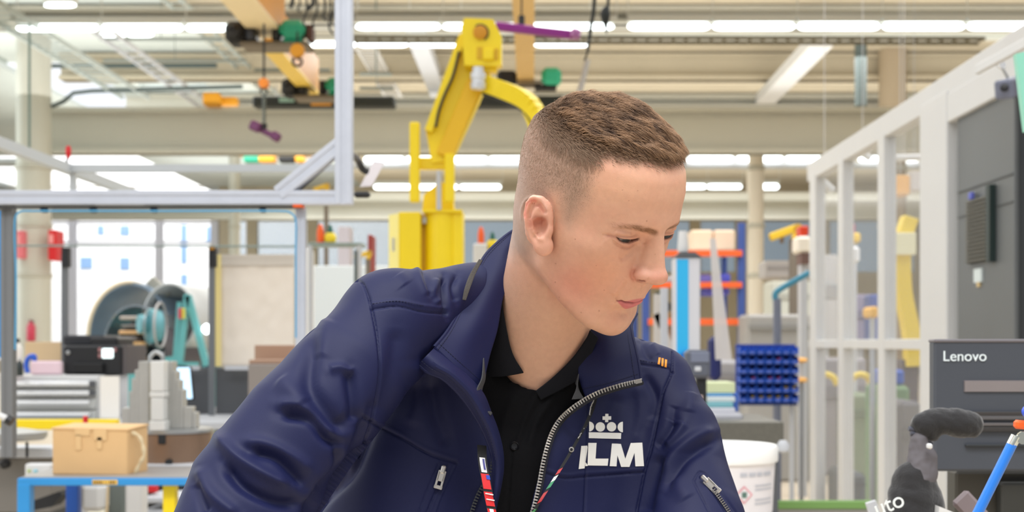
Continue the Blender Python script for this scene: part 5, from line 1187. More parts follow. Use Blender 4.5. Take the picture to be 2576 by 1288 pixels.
for (x0_, x1_, y0_, y1_) in ((188, 226, 1078, 1096), (236, 268, 1080, 1108), (190, 204, 1094, 1132), (244, 256, 1100, 1130)): fbox(x0_, y0_, x1_, y1_, BYp - .004, .002).build('tape', mt_, bx_)
tw = spline([P(330, 1088, 4.36), P(348, 1096, 4.36), P(358, 1115, 4.36), P(362, 1145, 4.36), P(352, 1165, 4.36), P(340, 1190, 4.36)], 30)
tag(MB().tube(tw, [.006 + .0015 * math.sin(i) for i in range(30)], 8).build('string_loop', M_('twine', (214, 196, 160), .8)), 'loop of pale twine hanging at the side of the parcel', 'string'); MB()
bottle(215, 1048, 1198, 30, 4.6, m_white, m_red, 'capped_bottle', 'white bottle with a bright red cap behind the parcel')
# turntable with stepped metal stacks
tt = empty('turntable', tuple(P(430, 1190, 4.75)), 'round brown metal turntable on a pale base right of the parcel', 'turntable'); c = P(432, 1166, 4.85); R_ = 98 * 4.85 / F
MB().lathe([(R_, 0), (R_, 78 * 4.85 / F), (R_ * .97, 80 * 4.85 / F)], c, 48).build('drum', M_('brown_metal', (138, 112, 92), .38, metal=.5, var=.06, vscale=12), tt); MB().lathe([(R_ * 1.03, 0), (R_ * 1.03, .012), (R_ * .9, .016)], c + Vector((0, 0, 80 * 4.85 / F)), 48).build('rim', m_steel, tt)
b = MB(); b.box((c.x - R_ * 1.15, 4.62, zt + .001), (c.x + R_ * 2.1, 4.868, c.z), None, .01); b.build('base_plate', m_lgrey, tt)
MB().lathe([(.012, 0), (.012, .02)], P(427, 1162, 4.70), 10, (0, -1, 0)).build('bolt', m_blackm, tt); fbox(397, 1093, 416, 1118, 4.70, .02, .003).build('clamp_block', m_blackm, tt)
mpl = M_('milled_plate', (176, 175, 170), .45, metal=.25, var=.03, vscale=30)
zbase = c.z + .016 + 80 * 4.85 / F
def steps(lst, Y, d, label, foot=1086):
    o = empty('stepped_block', tuple(P(lst[0][0], foot, Y)), label, 'metal block')
    for i, (x0_, x1_, y0_) in enumerate(lst): MB().box((xx(x0_, Y), Y + .004 * i, zbase), (xx(x1_, Y), Y + d, zz(y0_, Y)), None, .002).build('plate', mpl, o)
steps([(348, 374, 909), (338, 348, 930), (329, 338, 952), (322, 329, 985), (302, 322, 1027)], 4.78, .07, 'left stack of stepped pale metal plates on the turntable')
steps([(412, 433, 909), (433, 441, 934), (441, 449, 956), (449, 458, 980), (458, 480, 1024), (480, 490, 1038)], 4.78, .07, 'right stack of stepped pale metal plates on the turntable')
cs = empty('clamp_column', tuple(P(395, 1090, 4.70)), 'pale segmented metal column between the two stepped stacks', 'metal block')
for (y0_, y1_, w_) in ((908, 985, 17), (986, 1000, 19), (1001, 1058, 16), (1059, 1084, 20)): MB().box((xx(395 - w_, 4.7), 4.70, max(zz(y1_, 4.7), 0)), (xx(395 + w_, 4.7), 4.76, zz(y0_, 4.7)), None, .003).build('segment', M_('milled_light', (216, 216, 212), .4, metal=.1), cs)
MB().tube(spline([P(377, 912, 4.75), P(380, 895, 4.75), P(394, 886, 4.75), P(408, 895, 4.75), P(410, 912, 4.75)], 20), .008, 8).build('lifting_eye', m_steel, cs)
# disc machine left of the parcel
dm = empty('disc_stand', tuple(P(30, 1195, 5.2)), 'grey metal disc on a slim stand at the left edge', 'machine'); c = P(25, 1106, 5.2)
MB().lathe([(.13, 0), (.14, .012), (.14, .03), (.05, .045)], c, 40).build('disc', m_steel, dm)
for px in (35, 68): MB().tube([P(px, 1112, 5.2), P(px, 1150, 5.2)], .006, 8).build('pin', m_blackm, dm)
part('carriage', -30, 1128, 130, 1152, 5.3, .2, m_lgrey, dm); part('housing', -30, 1152, 128, 1290, 5.35, .3, M_('machine_grey', (118, 114, 108), .6), dm); MB().box((xx(-30, 5.35), 5.36, 0), (xx(128, 5.35), 5.6, zz(1288, 5.35))).build('base', M_('machine_dark', (70, 70, 68), .7), dm)
MB().lathe([(.02, 0), (.02, .03), (.012, .04)], P(16, 1166, 5.3), 16, (0, -1, 0)).build('knob', m_blackp, dm)
o = empty('socket_box', tuple(P(95, 1215, 4.95)), 'white socket box with small coloured dots behind the blue bench corner', 'socket box'); part('body', 62, 1167, 128, 1215, 4.95, .05, m_white, o, .006); part('dot', 68, 1182, 75, 1188, 4.94, .01, M_('dot_green', (170, 190, 120), .5), o, .001); part('dot', 84, 1182, 92, 1189, 4.94, .01, M_('dot_blue', (140, 200, 215), .5), o, .001)
# under the bench
tag(fbox(200, 1218, 256, 1288, 5.6, .3, .02).build('white_canister', m_white), 'white rounded canister under the blue bench', 'canister'); tag(fbox(262, 1216, 312, 1420, 5.7, .1, .01).build('grey_post', M_('post_green_grey', (104, 112, 108), .6)), 'wide grey-green post under the blue bench', 'post')
tag(fbox(314, 1216, 356, 1420, 5.5, .1, .01).build('white_post', m_white), 'wide white post under the blue bench', 'post'); tag(MB().tube([P(272, 1222, 5.3), P(262, 1420, 5.3)], .006, 6).build('cord', M_('cord_beige', (196, 176, 140), .7)), 'thin beige cord under the blue bench', 'cord')
sh = empty('dark_shelf', tuple(P(400, 1400, 5.8)), 'dark shelf unit with pale boards under the blue bench', 'shelf'); part('back', 360, 1216, 480, 1500, 6.1, .02, m_blackm, sh); part('board', 358, 1252, 480, 1266, 5.8, .3, m_lgrey, sh); part('board', 358, 1284, 480, 1298, 5.8, .3, m_lgrey, sh); part('tool', 372, 1222, 392, 1240, 5.9, .05, m_red, sh)
bg_ = MB(); bg_.prism([P(75, 1262, 5.0), P(110, 1250, 5.0), P(150, 1236, 5.0), P(156, 1246, 5.0), P(130, 1275, 5.0), P(80, 1285, 5.0)], (0, .1, 0)); tag(bg_.build('black_strap', m_blackm), 'crumpled black strap hanging beneath the blue bench', 'strap')
# ---- jet engine on its stand behind the posts
EY = 13.0; en = empty('jet_engine', (xx(340, EY), EY, 0), 'open jet engine in a teal stand behind the bench posts', 'engine')
def ring(name, px, py, rpx, tpx, Y, m, par, sq=.75, a0=0, a1=360, seg=40):
    pts = [P(px + rpx * sq * math.cos(math.radians(a)), py - rpx * math.sin(math.radians(a)), Y + .25 * math.cos(math.radians(a))) for a in np.linspace(a0, a1, seg)]
    return MB().tube(pts, tpx * Y / F, 10).build(name, m, par)
c = P(330, 830, EY)
def cowl(name, px, py, r0, r1, Y0, Y1, m, par):
    c = P(px, py, Y0); ax = Vector((.45, .9, 0)); b = MB(); b.lathe([(r0 * Y0 / F, 0), (r1 * Y0 / F, Y1 - Y0), (r1 * Y0 / F * .96, Y1 - Y0), (r0 * Y0 / F * .95, 0), (r0 * Y0 / F, 0)], c, 48, ax, False); return b.build(name, m, par)
cowl('fan_case', 325, 848, 138, 132, EY, EY + .9, M_('case_blue_grey', (132, 150, 168), .35, metal=.3, var=.15, vscale=3), en); ring('case_rim', 325, 848, 138, 5, EY - .02, M_('rim_tan', (206, 190, 160), .5), en)
cowl('duct', 338, 870, 104, 92, EY - .3, EY + .4, M_('duct_polished', (190, 200, 206), .15, metal=.8), en); cowl('duct', 352, 890, 84, 70, EY - .5, EY + .1, M_('duct_dark', (96, 92, 96), .4, metal=.4), en)
for i, (x, yv, w_, hh_, rgb) in enumerate(((330, 800, 60, 10, (170, 160, 150)), (332, 820, 56, 8, (120, 116, 112)), (328, 836, 60, 10, (216, 170, 120)), (320, 852, 44, 12, (120, 112, 110)), (335, 866, 46, 12, (214, 168, 110)), (330, 884, 40, 12, (132, 124, 122)), (335, 905, 34, 14, (206, 160, 96)))):
    part('manifold', x - w_ / 2, yv - hh_ / 2, x + w_ / 2, yv + hh_ / 2, EY - .7, .3, M_('manifold_%d' % i, rgb, .5), en, .01)
ring('pipe_loop', 376, 822, 44, 2.6, EY - .75, M_('pipe_grey', (150, 160, 162), .4, metal=.3), en, .3); ring('pipe_loop', 403, 818, 56, 3.2, EY - .8, M_('pipe_pinkish', (168, 166, 166), .5), en, .28)
for (x, yv, ry) in ((376, 815, 22), (402, 820, 40)): MB().lathe([(ry * .9 * EY / F, 0), (ry * EY / F, .05), (ry * EY / F, .1)], P(x, yv, EY - .85), 32, (-.75, -.5, 0)).build('teal_cover', M_('teal_disc', (96, 158, 168), .5), en)
cowl('nozzle', 425, 800, 88, 74, EY - .3, EY + .8, M_('nozzle_grey', (186, 190, 190), .5, var=.15, vscale=3), en)
for k, (p0, p1, w_) in enumerate(((((472, 740)), (452, 915), 14), ((474, 745), (520, 920), 14), ((452, 760), (440, 915), 10), ((460, 900), (415, 905), 12), ((300, 915), (500, 915), 8))): MB().beam(P(p0[0], p0[1], EY - .9), P(p1[0], p1[1], EY - .9), w_ * EY / F, w_ * EY / F).build('stand_leg', m_teal, en)
part('marker', 448, 775, 456, 802, EY - 1, .05, M_('marker_red', (196, 70, 90), .5), en); part('marker', 457, 775, 463, 802, EY - 1, .05, M_('marker_yellow', (206, 196, 80), .5), en); part('work_light', 506, 815, 526, 840, EY - 1, .1, m_tube, en, .03)
part('bracket', 385, 706, 400, 716, EY, .2, m_lgrey, en); MB().beam(P(378, 704, EY), P(422, 748, EY), .09, .10, (0, 0, 1), .01).build('bracket', M_('grey_olive', (150, 150, 140), .6), en)
MB().box((xx(240, EY), EY - 1, 0), (xx(520, EY), EY + .6, zz(915, EY) - .05)).build('stand_base', m_teal, en)
# fire equipment on the round column
for (a, b0, c, d, m, lab, nm) in ((120, 578, 141, 655, m_red, 'red hose box on the right of the far left round column', 'fire_hose_box'), (41, 580, 57, 650, M_('faded_red', (224, 120, 130), .6), 'faded red box on the left of the far left round column', 'fire_alarm_box')):
    o = empty(nm, tuple(P(a, d, 28.4)), lab, 'fire box'); part('case', a, b0, c, d, 28.4, .5, m, o, .02); part('plate', a + 3, b0 + 12, c - 8, b0 + 34, 28.37, .04, M_('red_white', (236, 160, 160), .5), o, .002)
o = empty('fire_extinguisher', tuple(P(78, 858, 28.56)), 'red fire extinguisher at the foot of the round column', 'fire extinguisher'); MB().lathe([(.08, 0), (.09, .02), (.09, .32), (.04, .40), (.03, .44)], P(78, 858, 28.56), 16).build('cylinder', M_('dull_red', (196, 60, 86), .5), o); MB().beam(P(74, 806, 28.56), P(84, 810, 28.56), .05, .04).build('handle', m_blackp, o)
# ---- yellow manipulator
Y0 = 8.0; ym = empty('lifting_manipulator', (xx(1075, Y0), Y0 + .2, 0), 'tall yellow lifting arm standing between the gantry and the man', 'lifting arm')
MB().box((xx(1003, Y0), Y0, 0), (xx(1058, Y0), Y0 + .4, zz(533, Y0)), None, .006).build('cabinet', m_yel, ym); b = MB(); b.prism([P(978, 1400, Y0 + .3), P(1003, 1400, Y0), P(1003, 536, Y0), P(978, 541, Y0 + .3)], (.004, .01, 0)); b.build('side_panel', M_('yellow_pale', (236, 218, 96), .5), ym)
c = P(1115, 862, Y0 + .12); b = MB(); b.lathe([(47 * Y0 / F, -c.z), (47 * Y0 / F, (862 - 530) * Y0 / F)], c, 32); b.build('mast', m_yel, ym); MB().box((xx(1138, Y0), Y0 + .02, 0), (xx(1162, Y0), Y0 + .3, zz(528, Y0)), None, .004).build('mast_flange', m_yel, ym); part('mast_cover', 1062, 527, 1162, 534, Y0 - .01, .3, m_yel, ym, .002)
part('nameplate', 986, 598, 997, 632, Y0 + .12, .004, m_lgrey, ym, .001); part('gap_shade', 1058, 540, 1070, 700, Y0 + .1, .05, M_('amber', (214, 170, 20), .5), ym); part('pin', 1062, 545, 1072, 562, Y0 + .04, .04, m_lgrey, ym)  # amber strip paints the dark gap between cabinet and mast
part('link_plate', 1030, 306, 1055, 508, Y0 - .05, .05, m_yel, ym, .008); part('link_plate', 1118, 385, 1143, 508, Y0 - .05, .05, m_yel, ym, .008); part('link_plate', 1040, 395, 1140, 425, Y0 + .02, .06, m_yel, ym, .008)
b = MB(); b.prism([P(1062, 528, Y0 + .1), P(1142, 528, Y0 + .1), P(1136, 470, Y0 + .1), P(1108, 455, Y0 + .1), P(1066, 490, Y0 + .1)], (0, .14, 0)); b.build('pedestal', m_yel, ym); part('rod', 1098, 428, 1110, 528, Y0 - .02, .03, m_lgrey, ym)
b = MB(); b.prism([P(1070, 322, Y0), P(1148, 158, Y0), P(1165, 62, Y0), P(1225, 70, Y0), P(1238, 168, Y0), P(1205, 250, Y0), P(1134, 404, Y0), P(1086, 410, Y0)], (0, .14, 0)); ob = b.build('main_arm', m_yel, ym)
MB().beam(P(1078, 330, Y0 - .03), P(1165, 90, Y0 - .03), .05, .045).build('parallel_bar', m_yel, ym); MB().beam(P(1118, 392, Y0 - .02), P(1196, 205, Y0 - .02), .03, .10, (0, 0, 1), .004).build('side_plate', M_('amber_side', (232, 184, 16), .45), ym)
MB().tube(spline([P(1155, 130, Y0 - .06), P(1140, 190, Y0 - .06), P(1118, 240, Y0 - .06), P(1104, 280, Y0 - .06), P(1096, 320, Y0 - .06)], 20), .009, 8).build('cable', m_blackp, ym)
b = MB(); b.prism([P(1160, 68, Y0 - .1), P(1168, 45, Y0 - .1), P(1240, 48, Y0 - .1), P(1262, 92, Y0 - .1), P(1262, 160, Y0 - .1), P(1250, 166, Y0 - .1), P(1168, 164, Y0 - .1)], (0, .12, 0)); b.build('head_block', m_yel, ym)
MB().lathe([(.038, 0), (.042, .01), (.03, .014)], P(1208, 82, Y0 - .105), 24, (0, -1, 0)).build('pivot', M_('pivot_amber', (206, 140, 16), .5), ym); MB().tube([P(1208 + 20 * math.cos(a), 82 - 20 * math.sin(a), Y0 - .11) for a in np.linspace(2.2, -1.0, 14)], .005, 6).build('hose', m_blackp, ym)
part('head_slot', 1200, 118, 1214, 148, Y0 - .108, .01, M_('amber', (214, 170, 20), .5), ym, .001); part('head_slot', 1244, 122, 1254, 150, Y0 - .108, .01, M_('amber', (214, 170, 20), .5), ym, .001); part('boss', 1214, 120, 1242, 150, Y0 - .13, .04, m_yel, ym, .01); part('neck', 1190, 164, 1250, 180, Y0 - .06, .08, m_yel, ym, .004)
c = P(1203, 226, Y0 - .12); MB().lathe([(.02, 0), (.044, .005), (.047, .04), (.040, .045), (.040, .06), (.046, .065), (.046, .10), (.034, .105), (.034, .135)], c, 24).build('air_cylinder', M_('white_metal', (220, 222, 224), .3, metal=.3), ym)
fa_ = spline([P(1222, 212, Y0 - .05), P(1262, 226, Y0 - .1), P(1308, 246, Y0 - .18), P(1340, 275, Y0 - .25), P(1372, 360, Y0 - .3)], 16)
b = MB()
for i in range(15): b.beam(fa_[i], fa_[i + 1] + (fa_[i + 1] - fa_[i]) * .1, .08, 44 * Y0 / F, (0, 0, 1), .004)
b.build('forearm', m_yel, ym); MB().tube([Vector(p) + Vector((-.02, -.03, -.062)) for p in fa_], .008, 8).build('cable', m_blackp, ym)
# papers clamped by the upright
cl = empty('clamped_paper', tuple(P(925, 480, 4.6)), 'pale pink paper held by a dark clamp right of the grey upright', 'paper'); b = MB(); b.prism([P(905, 470, 4.6), P(935, 468, 4.6), P(968, 408, 4.6), P(940, 404, 4.6)], (0, .004, 0)); b.build('sheet', M_('pink_paper', (226, 220, 224), .7), cl)
MB().tube(spline([P(880, 386, 4.22), P(900, 402, 4.45), P(912, 425, 4.5), P(925, 432, 4.5)], 12), .012, 8).build('clamp', m_blackp, cl); part('foot', 888, 481, 930, 496, 4.55, .04, m_blackp, cl, .008)
# shelf with bottles far behind
s1 = empty('wire_shelf', (xx(840, 9.5), 9.6, 0), 'grey shelf carrying orange and yellow flasks behind the gantry', 'shelf'); part('board', 775, 610, 910, 617, 9.5, .25, M_('wire_grey', (130, 146, 142), .5), s1)
for px in (780, 902): MB().tube([(xx(px, 9.5), 9.52, 0), (xx(px, 9.5), 9.52, zz(612, 9.5))], .02, 8).build('leg', m_lgrey, s1)
def flask(px, y1, Y, k, lab, which):
    c = P(px, y1, Y); s_ = Y / F * k
    if which == 'cone': o = empty('orange_flask', tuple(c), lab, 'flask'); MB().lathe([(9 * s_, 0), (9 * s_, 26 * s_), (6 * s_, 40 * s_), (3 * s_, 46 * s_)], c, 20).build('body', m_oran, o)
    else:
        o = empty('yellow_flask', tuple(c), lab, 'flask'); MB().lathe([(12 * s_, 0), (15 * s_, 5 * s_), (15 * s_, 16 * s_), (10 * s_, 24 * s_)], c, 20).build('body', M_('flask_yellow', (234, 208, 40), .4), o); MB().lathe([(8 * s_, 22 * s_), (6 * s_, 34 * s_), (3 * s_, 44 * s_)], c, 16).build('top', M_('dark_green', (14, 92, 80), .5), o)
flask(806, 610, 9.55, 1, 'orange flask on the grey shelf behind the gantry', 'cone'); flask(831, 610, 9.55, 1, 'yellow flask with a dark green top on the grey shelf behind the gantry', 'y')
s2 = empty('white_pedestal', (xx(1222, 9.5), 9.6, 0), 'white box pedestal carrying flasks behind the man\'s collar', 'pedestal'); MB().box((xx(1190, 9.5), 9.5, 0), (xx(1226, 9.5), 9.75, zz(612, 9.5)), None, .01).build('box', m_white, s2); MB().box((xx(1228, 9.5), 9.5, 0), (xx(1262, 9.5), 9.7, zz(628, 9.5)), None, .01).build('box', M_('beige_box', (206, 196, 150), .6), s2)
flask(1210, 612, 9.55, .9, 'orange flask standing just left of the man\'s collar', 'cone'); flask(1239, 628, 9.55, 1, 'yellow flask with a dark green top just left of the man\'s collar', 'y')
for (a, b0, c, d, Y, rgb, nm, lab) in ((925, 590, 936, 665, 12.6, (140, 50, 44), 'red_post', 'narrow dark red post left of the yellow cabinet'), (745, 625, 775, 655, 10.5, (240, 240, 236), 'white_box', 'small white box under the grey shelf behind the gantry'), (770, 668, 975, 760, 14.6, (206, 212, 212), 'machine_cover', 'pale grey machine cover behind the shoulder'), (850, 570, 880, 640, 17.2, (196, 190, 196), 'grey_cabinet', 'pale mauve cabinet behind the grey shelf')):
    o = empty(nm, (xx((a + c) / 2, Y), Y, 0), lab, nm.split('_')[1]); MB().box((xx(a, Y), Y, 0), (xx(c, Y), Y + .3, zz(b0, Y)), None, .01).build('body', M_('m_' + nm, rgb, .6), o)
def robot(px, py, Y, k, lab, flip=1, m=None):
    m = m or M_('robot_yellow', (226, 186, 50), .45); o = empty('industrial_robot', (xx(px, Y), Y, 0), lab, 'robot'); q = lambda u, v: P(px + u * k * flip, py + v * k, Y); s_ = Y / F * k
    MB().box((q(-10, 0).x if flip > 0 else q(10, 0).x, Y, 0), (q(10, 0).x if flip > 0 else q(-10, 0).x, Y + 20 * s_, q(0, 20).z)).build('base', M_('robot_base', (120, 110, 96), .6), o)
    MB().beam(q(0, 22), q(12, -10), 18 * s_, 18 * s_, (0, 0, 1), 3 * s_).build('lower_arm', m, o); MB().beam(q(10, -10), q(-62, 16), 16 * s_, 20 * s_, (0, 0, 1), 3 * s_).build('upper_arm', m, o); MB().lathe([(11 * s_, -10 * s_), (11 * s_, 10 * s_)], q(8, -8), 16, (0, 1, 0)).build('joint', M_('robot_amber', (190, 150, 30), .5), o); MB().beam(q(-30, 8), q(-32, 30), 10 * s_, 8 * s_).build('motor', M_('robot_brown', (96, 72, 40), .6), o)
robot(925, 640, 12, .55, 'small yellow industrial robot left of the yellow cabinet', 1); robot(1998, 582, 14, 1.0, 'yellow industrial robot beside the red block at right', 1)
tag(MB().tube([P(895, 630, 9.0), (xx(895, 9.0), 9.0, 0)], .012, 8).build('thin_rod', M_('dark_pipe', (70, 84, 84), .5)), 'thin dark rod standing behind the man\'s shoulder seam', 'rod')
o = empty('bridge_crane', tuple(P(680, 400, 30)), 'small far crane with a green and yellow trolley under the girder', 'crane')
for (a, c, m) in ((612, 650, m_green), (650, 690, m_ora), (700, 738, m_blackm), (742, 764, m_ora)): part('trolley_part', a, 392, c, 407, 36, .4, m, o, .02)
MB().box((xx(600, 36), 36.1, zz(392, 36)), (xx(780, 36), 36.3, zz(386, 36))).build('girder', m_ora, o); MB().box((xx(690, 36), 36.15, zz(388, 36)), (xx(693, 36), 36.25, 8.76)).build('hanger', m_lgrey, o)
robot(820, 470, 20, .5, 'small yellow robot head seen beyond the corner brace', 1)
# ================================================================== RIGHT SIDE
def text_mesh(name, s, size, M, m, par, ext=.0008):
    c = bpy.data.curves.new('t', 'FONT'); c.body = s; c.size = size; c.extrude = ext; c.align_x = 'LEFT'; o = bpy.data.objects.new('t', c); COL.objects.link(o); bpy.context.view_layer.update()
    me = bpy.data.meshes.new_from_object(o.evaluated_get(bpy.context.evaluated_depsgraph_get())); V = np.array([tuple(M @ v.co) for v in me.vertices]); Fs = [tuple(p.vertices) for p in me.polygons]
    bpy.data.objects.remove(o); return link_mesh(name, V, Fs, m, par)
def facing(p, sc=1.0, ang=0.0):
    return Matrix.Translation(p) @ Matrix.Rotation(ang, 4, 'Y') @ Matrix(((1, 0, 0, 0), (0, 0, -1, 0), (0, 1, 0, 0), (0, 0, 0, 1)))
# glazed white partition running down the hall
PX = 2.04; pt_ = empty('glass_partition', (PX, 8, 0), 'white framed glass partition running away at the right', 'partition'); yx = lambda px: PX * F / (px - CX)
MB().box((PX, 4.9, 2.575), (PX + .08, 9.75, 2.705), None, .004).build('top_rail', m_white, pt_)
MB().box((PX, 6.9, 1.342), (PX + .06, 9.7, 1.40), None, .004).build('middle_rail', m_white, pt_)
for px, w_ in ((2045, .10), (2115, .07), (2217, .07)): y_ = yx(px); MB().box((PX - .004, y_ - w_, 0), (PX + .07, y_ + w_, 2.6), None, .004).build('mullion', m_white, pt_)
MB().box((PX - .01, yx(2386), 0), (PX + .09, yx(2318), 2.62), None, .006).build('door_post', m_white, pt_); MB().box((PX - .006, 4.9, 2.46), (PX + .08, yx(2386), 2.6), None, .004).build('door_head', m_white, pt_)
mgl = M_('partition_glass', (214, 218, 220), .10, alpha=.13, spec=.7)
for a, c in ((2120, 2050), (2212, 2122), (2316, 2222)):
    for z0, z1 in ((.05, 1.345), (1.40, 2.58)): MB().box((PX + .03, yx(a), z0), (PX + .036, yx(c), z1)).build('pane', mgl, pt_)
MB().box((PX, 6.9, 0), (PX + .06, 9.7, .06)).build('bottom_rail', m_white, pt_)
# end return of the partition
# dark machine cabinet in the doorway
dc = empty('machine_cabinet', (2.6, 6, 0), 'tall dark grey machine cabinet with a vent grille at the right edge', 'cabinet')
MB().box((2.06, 5.61, 0), (3.1, 6.36, 2.47), None, .004).build('body', M_('cabinet_grey', (98, 101, 102), .45, var=.03, vscale=2), dc); MB().box((2.08, 5.585, 0), (3.1, 5.61, 2.45)).build('front_door', M_('cabinet_front', (44, 47, 50), .4), dc)
gv = MB(); gy0, gy1 = 5.86, 6.18; gz0, gz1 = zz(660, 6.05), zz(500, 6.05); gv.box((2.045, gy0, gz0), (2.06, gy1, gz1)); gr_ = gv.build('vent_grille', M_('grille_dark', (62, 60, 52), .6), dc); b = MB()
for i in range(16): z_ = gz0 + (gz1 - gz0) * (i + .5) / 16; b.box((2.035, gy0 + .02, z_ - .004), (2.045, gy1 - .01, z_ + .005))
b.build('louvre', M_('louvre', (92, 90, 80), .5), gr_); MB().box((2.03, gy0 - .03, gz0 - .01), (2.058, gy0 + .02, gz1 + .04)).build('frame_edge', M_('grille_edge', (26, 44, 42), .5), gr_)
MB().box((2.03, 6.08, gz1 + .002), (2.05, 6.12, gz1 + .035), None, .004).build('blue_tag', M_('tag_blue', (96, 104, 190), .5), dc); MB().box((2.05, 6.0, zz(710, 6.05)), (2.06, 6.1, zz(676, 6.05))).build('label_sheet', M_('label_white', (214, 224, 224), .6), dc); MB().box((2.05, 6.03, zz(722, 6.05)), (2.06, 6.06, zz(710, 6.05))).build('label_sheet', M_('label_tan', (214, 190, 140), .6), dc)
for z_ in (2.10, 1.98): MB().box((2.056, 5.62, z_), (2.062, 6.35, z_ + .008)).build('panel_seam', M_('seam_dark', (70, 73, 74), .6), dc)
# wall speaker on bracket and mint strip at the top right
wb = empty('wall_camera', tuple(P(2535, 240, 5.0)), 'small grey device hanging from a bracket under the white rail, top right', 'camera'); MB().beam(P(2524, 226, 5.0), P(2572, 212, 5.2), .07, 48 * 5 / F, (0, 0, 1), .008).build('body', M_('device_grey', (112, 116, 134), .45), wb); MB().lathe([(.014, 0), (.016, .01), (.008, .012)], P(2527, 222, 4.98), 16, (-.4, -1, 0)).build('lens', m_blackp, wb)
MB().tube([P(2536, 196, 5.05), P(2522, 172, 5.05), P(2508, 164, 5.1)], .006, 8).build('bracket', m_steel, wb); MB().lathe([(.004, 0), (.014, .004), (.014, .02)], P(2518, 166, 5.03), 12, (0, -1, 0)).build('knob', M_('chrome', (235, 235, 235), .15, metal=.6), wb); MB().beam(P(2458, 176, 4.9), P(2590, 104, 4.5), .02, 24 * 4.8 / F, (0, 0, 1), .003).build('arm', m_white, wb)
b = MB(); b.prism([P(2556, 135, 3.2), P(2620, 120, 3.2), P(2620, 330, 3.2), P(2580, 330, 3.2)], (0, .02, 0)); tag(b.build('mint_panel', M_('mint_glass', (140, 206, 184), .3)), 'mint green strip at the top right picture edge', 'panel')
# monitor seen from behind
mn = empty('monitor', tuple(P(2560, 1290, 2.2)), 'dark grey monitor back with a white brand name at lower right', 'monitor'); MY = 2.2; mm = M_('monitor_shell', (66, 70, 78), .5, var=.02, vscale=9)
part('shell', 2350, 857, 2900, 1186, MY, .03, mm, mn, .004); part('top_edge', 2350, 853, 2900, 862, MY - .002, .034, M_('monitor_edge', (104, 100, 104), .5), mn, .002)
b = MB()
for i in range(60): b.box((xx(2427 + i * 4.6, MY), MY - .003, zz(985, MY)), (xx(2430.4 + i * 4.6, MY), MY - .0005, zz(958, MY)))
b.build('vent_slots', M_('vent_taupe', (138, 130, 130), .6), mn); part('vent_band', 2425, 957, 2720, 986, MY - .0015, .002, M_('vent_back', (104, 98, 100), .6), mn, .0003)
for y0_, y1_, rgb in ((1036, 1046, (50, 47, 46)), (1046, 1056, (84, 82, 84)), (1064, 1072, (88, 84, 84)), (1074, 1086, (48, 45, 44)), (1118, 1124, (36, 40, 44))): part('ridge', 2405 if y0_ < 1100 else 2430, y0_, 2900, y1_, MY - .006, .006, M_('ridge_%d' % y0_, rgb, .55), mn, .001)
text_mesh('brand_lettering', 'Lenovo', 37 * MY / F, facing(P(2371, 908, MY - .001)), M_('logo_white', (226, 236, 238), .4), mn)
part('stand_block', 2404, 1186, 2700, 1700, MY + .05, .05, M_('stand_olive', (64, 61, 54), .6), mn); part('stand_block', 2520, 1215, 2700, 1700, MY + .02, .03, M_('stand_dark', (44, 44, 40), .6), mn)
# black cloth-covered jointed arm
ar = empty('covered_arm', tuple(P(2300, 1500, 1.9)), 'jointed arm in a black fabric cover in front of the monitor', 'robot arm'); AY = 1.9; s_ = AY / F; mf = M_('black_fabric', (24, 23, 25), .85, bump=.4, bscale=300, sheen=.3)
def blob(parts, name, m, k=.006, h=.0022, wob=.0015, fr=60):
    pts = np.array([p for pl in parts for (p, r_) in pl]); rr = max(r_ for pl in parts for (p, r_) in pl); v = Vol(pts.min(0) - rr - .02, pts.max(0) + rr + .02, h)
    for pl in parts: v.path([p for p, r_ in pl], [r_ for p, r_ in pl], k)
    V, Fq = v.mesh(); N = vnormals(V, Fq); V = V + N * (np.array([noise.noise(Vector(p) * fr) + .6 * noise.noise(Vector(p) * fr * 2.3) for p in V]) * wob)[:, None]; return link_mesh(name, V, Fq, m, ar, True)
A = lambda x, y, r_, dy=0: (tuple(P(x, y, AY + dy)), r_ * s_)
blob([[A(2322, 1066, 30), A(2350, 1058, 31), A(2382, 1060, 33)], [A(2330, 1070, 24), A(2345, 1092, 20)]], 'upper_sleeve', mf, .008)
blob([[A(2398, 1062, 36), A(2425, 1066, 36), A(2440, 1068, 33)]], 'end_sleeve', mf, .008)
b = MB()
for i in range(6):
    x0_, y0_ = 2300 + i * 4, 1078 + i * 11
    b.tube([P(x0_ - 14, y0_, AY), P(x0_ + 36 - i, y0_ + 8, AY)], 6.5 * s_, 10)
b.build('bellows', M_('bellows_grey', (78, 80, 92), .6), ar)
blob([[A(2312, 1105, 22), A(2316, 1145, 30), A(2312, 1200, 42)], [A(2335, 1150, 20), A(2335, 1185, 20)]], 'wrist_cover', M_('cover_grey', (92, 88, 92), .7), .010)
blob([[A(2300, 1205, 46), A(2296, 1260, 62), A(2290, 1330, 76), A(2285, 1460, 86)], [A(2335, 1225, 26), A(2345, 1300, 36)], [A(2268, 1186, 14), A(2262, 1240, 22)]], 'lower_sleeve', mf, .012, .0028, .0025, 36)
part('white_clip', 2334, 1116, 2347, 1130, AY - .03, .01, m_white, ar, .002)
text_mesh('white_lettering', 'uto', 56 * s_, facing(P(2206, 1300, AY - 70 * s_), 1, math.radians(-22)) @ Matrix.Shear('XY', 4, (0.0, 0.0)), M_('lettering_white', (226, 232, 230), .5), ar)
tag(MB().beam(P(2190, 1262, 2.6), P(2205, 1310, 2.6), .012, .02).build('white_bracket', m_lgrey), 'small white bracket behind the lettered fabric cover', 'bracket')
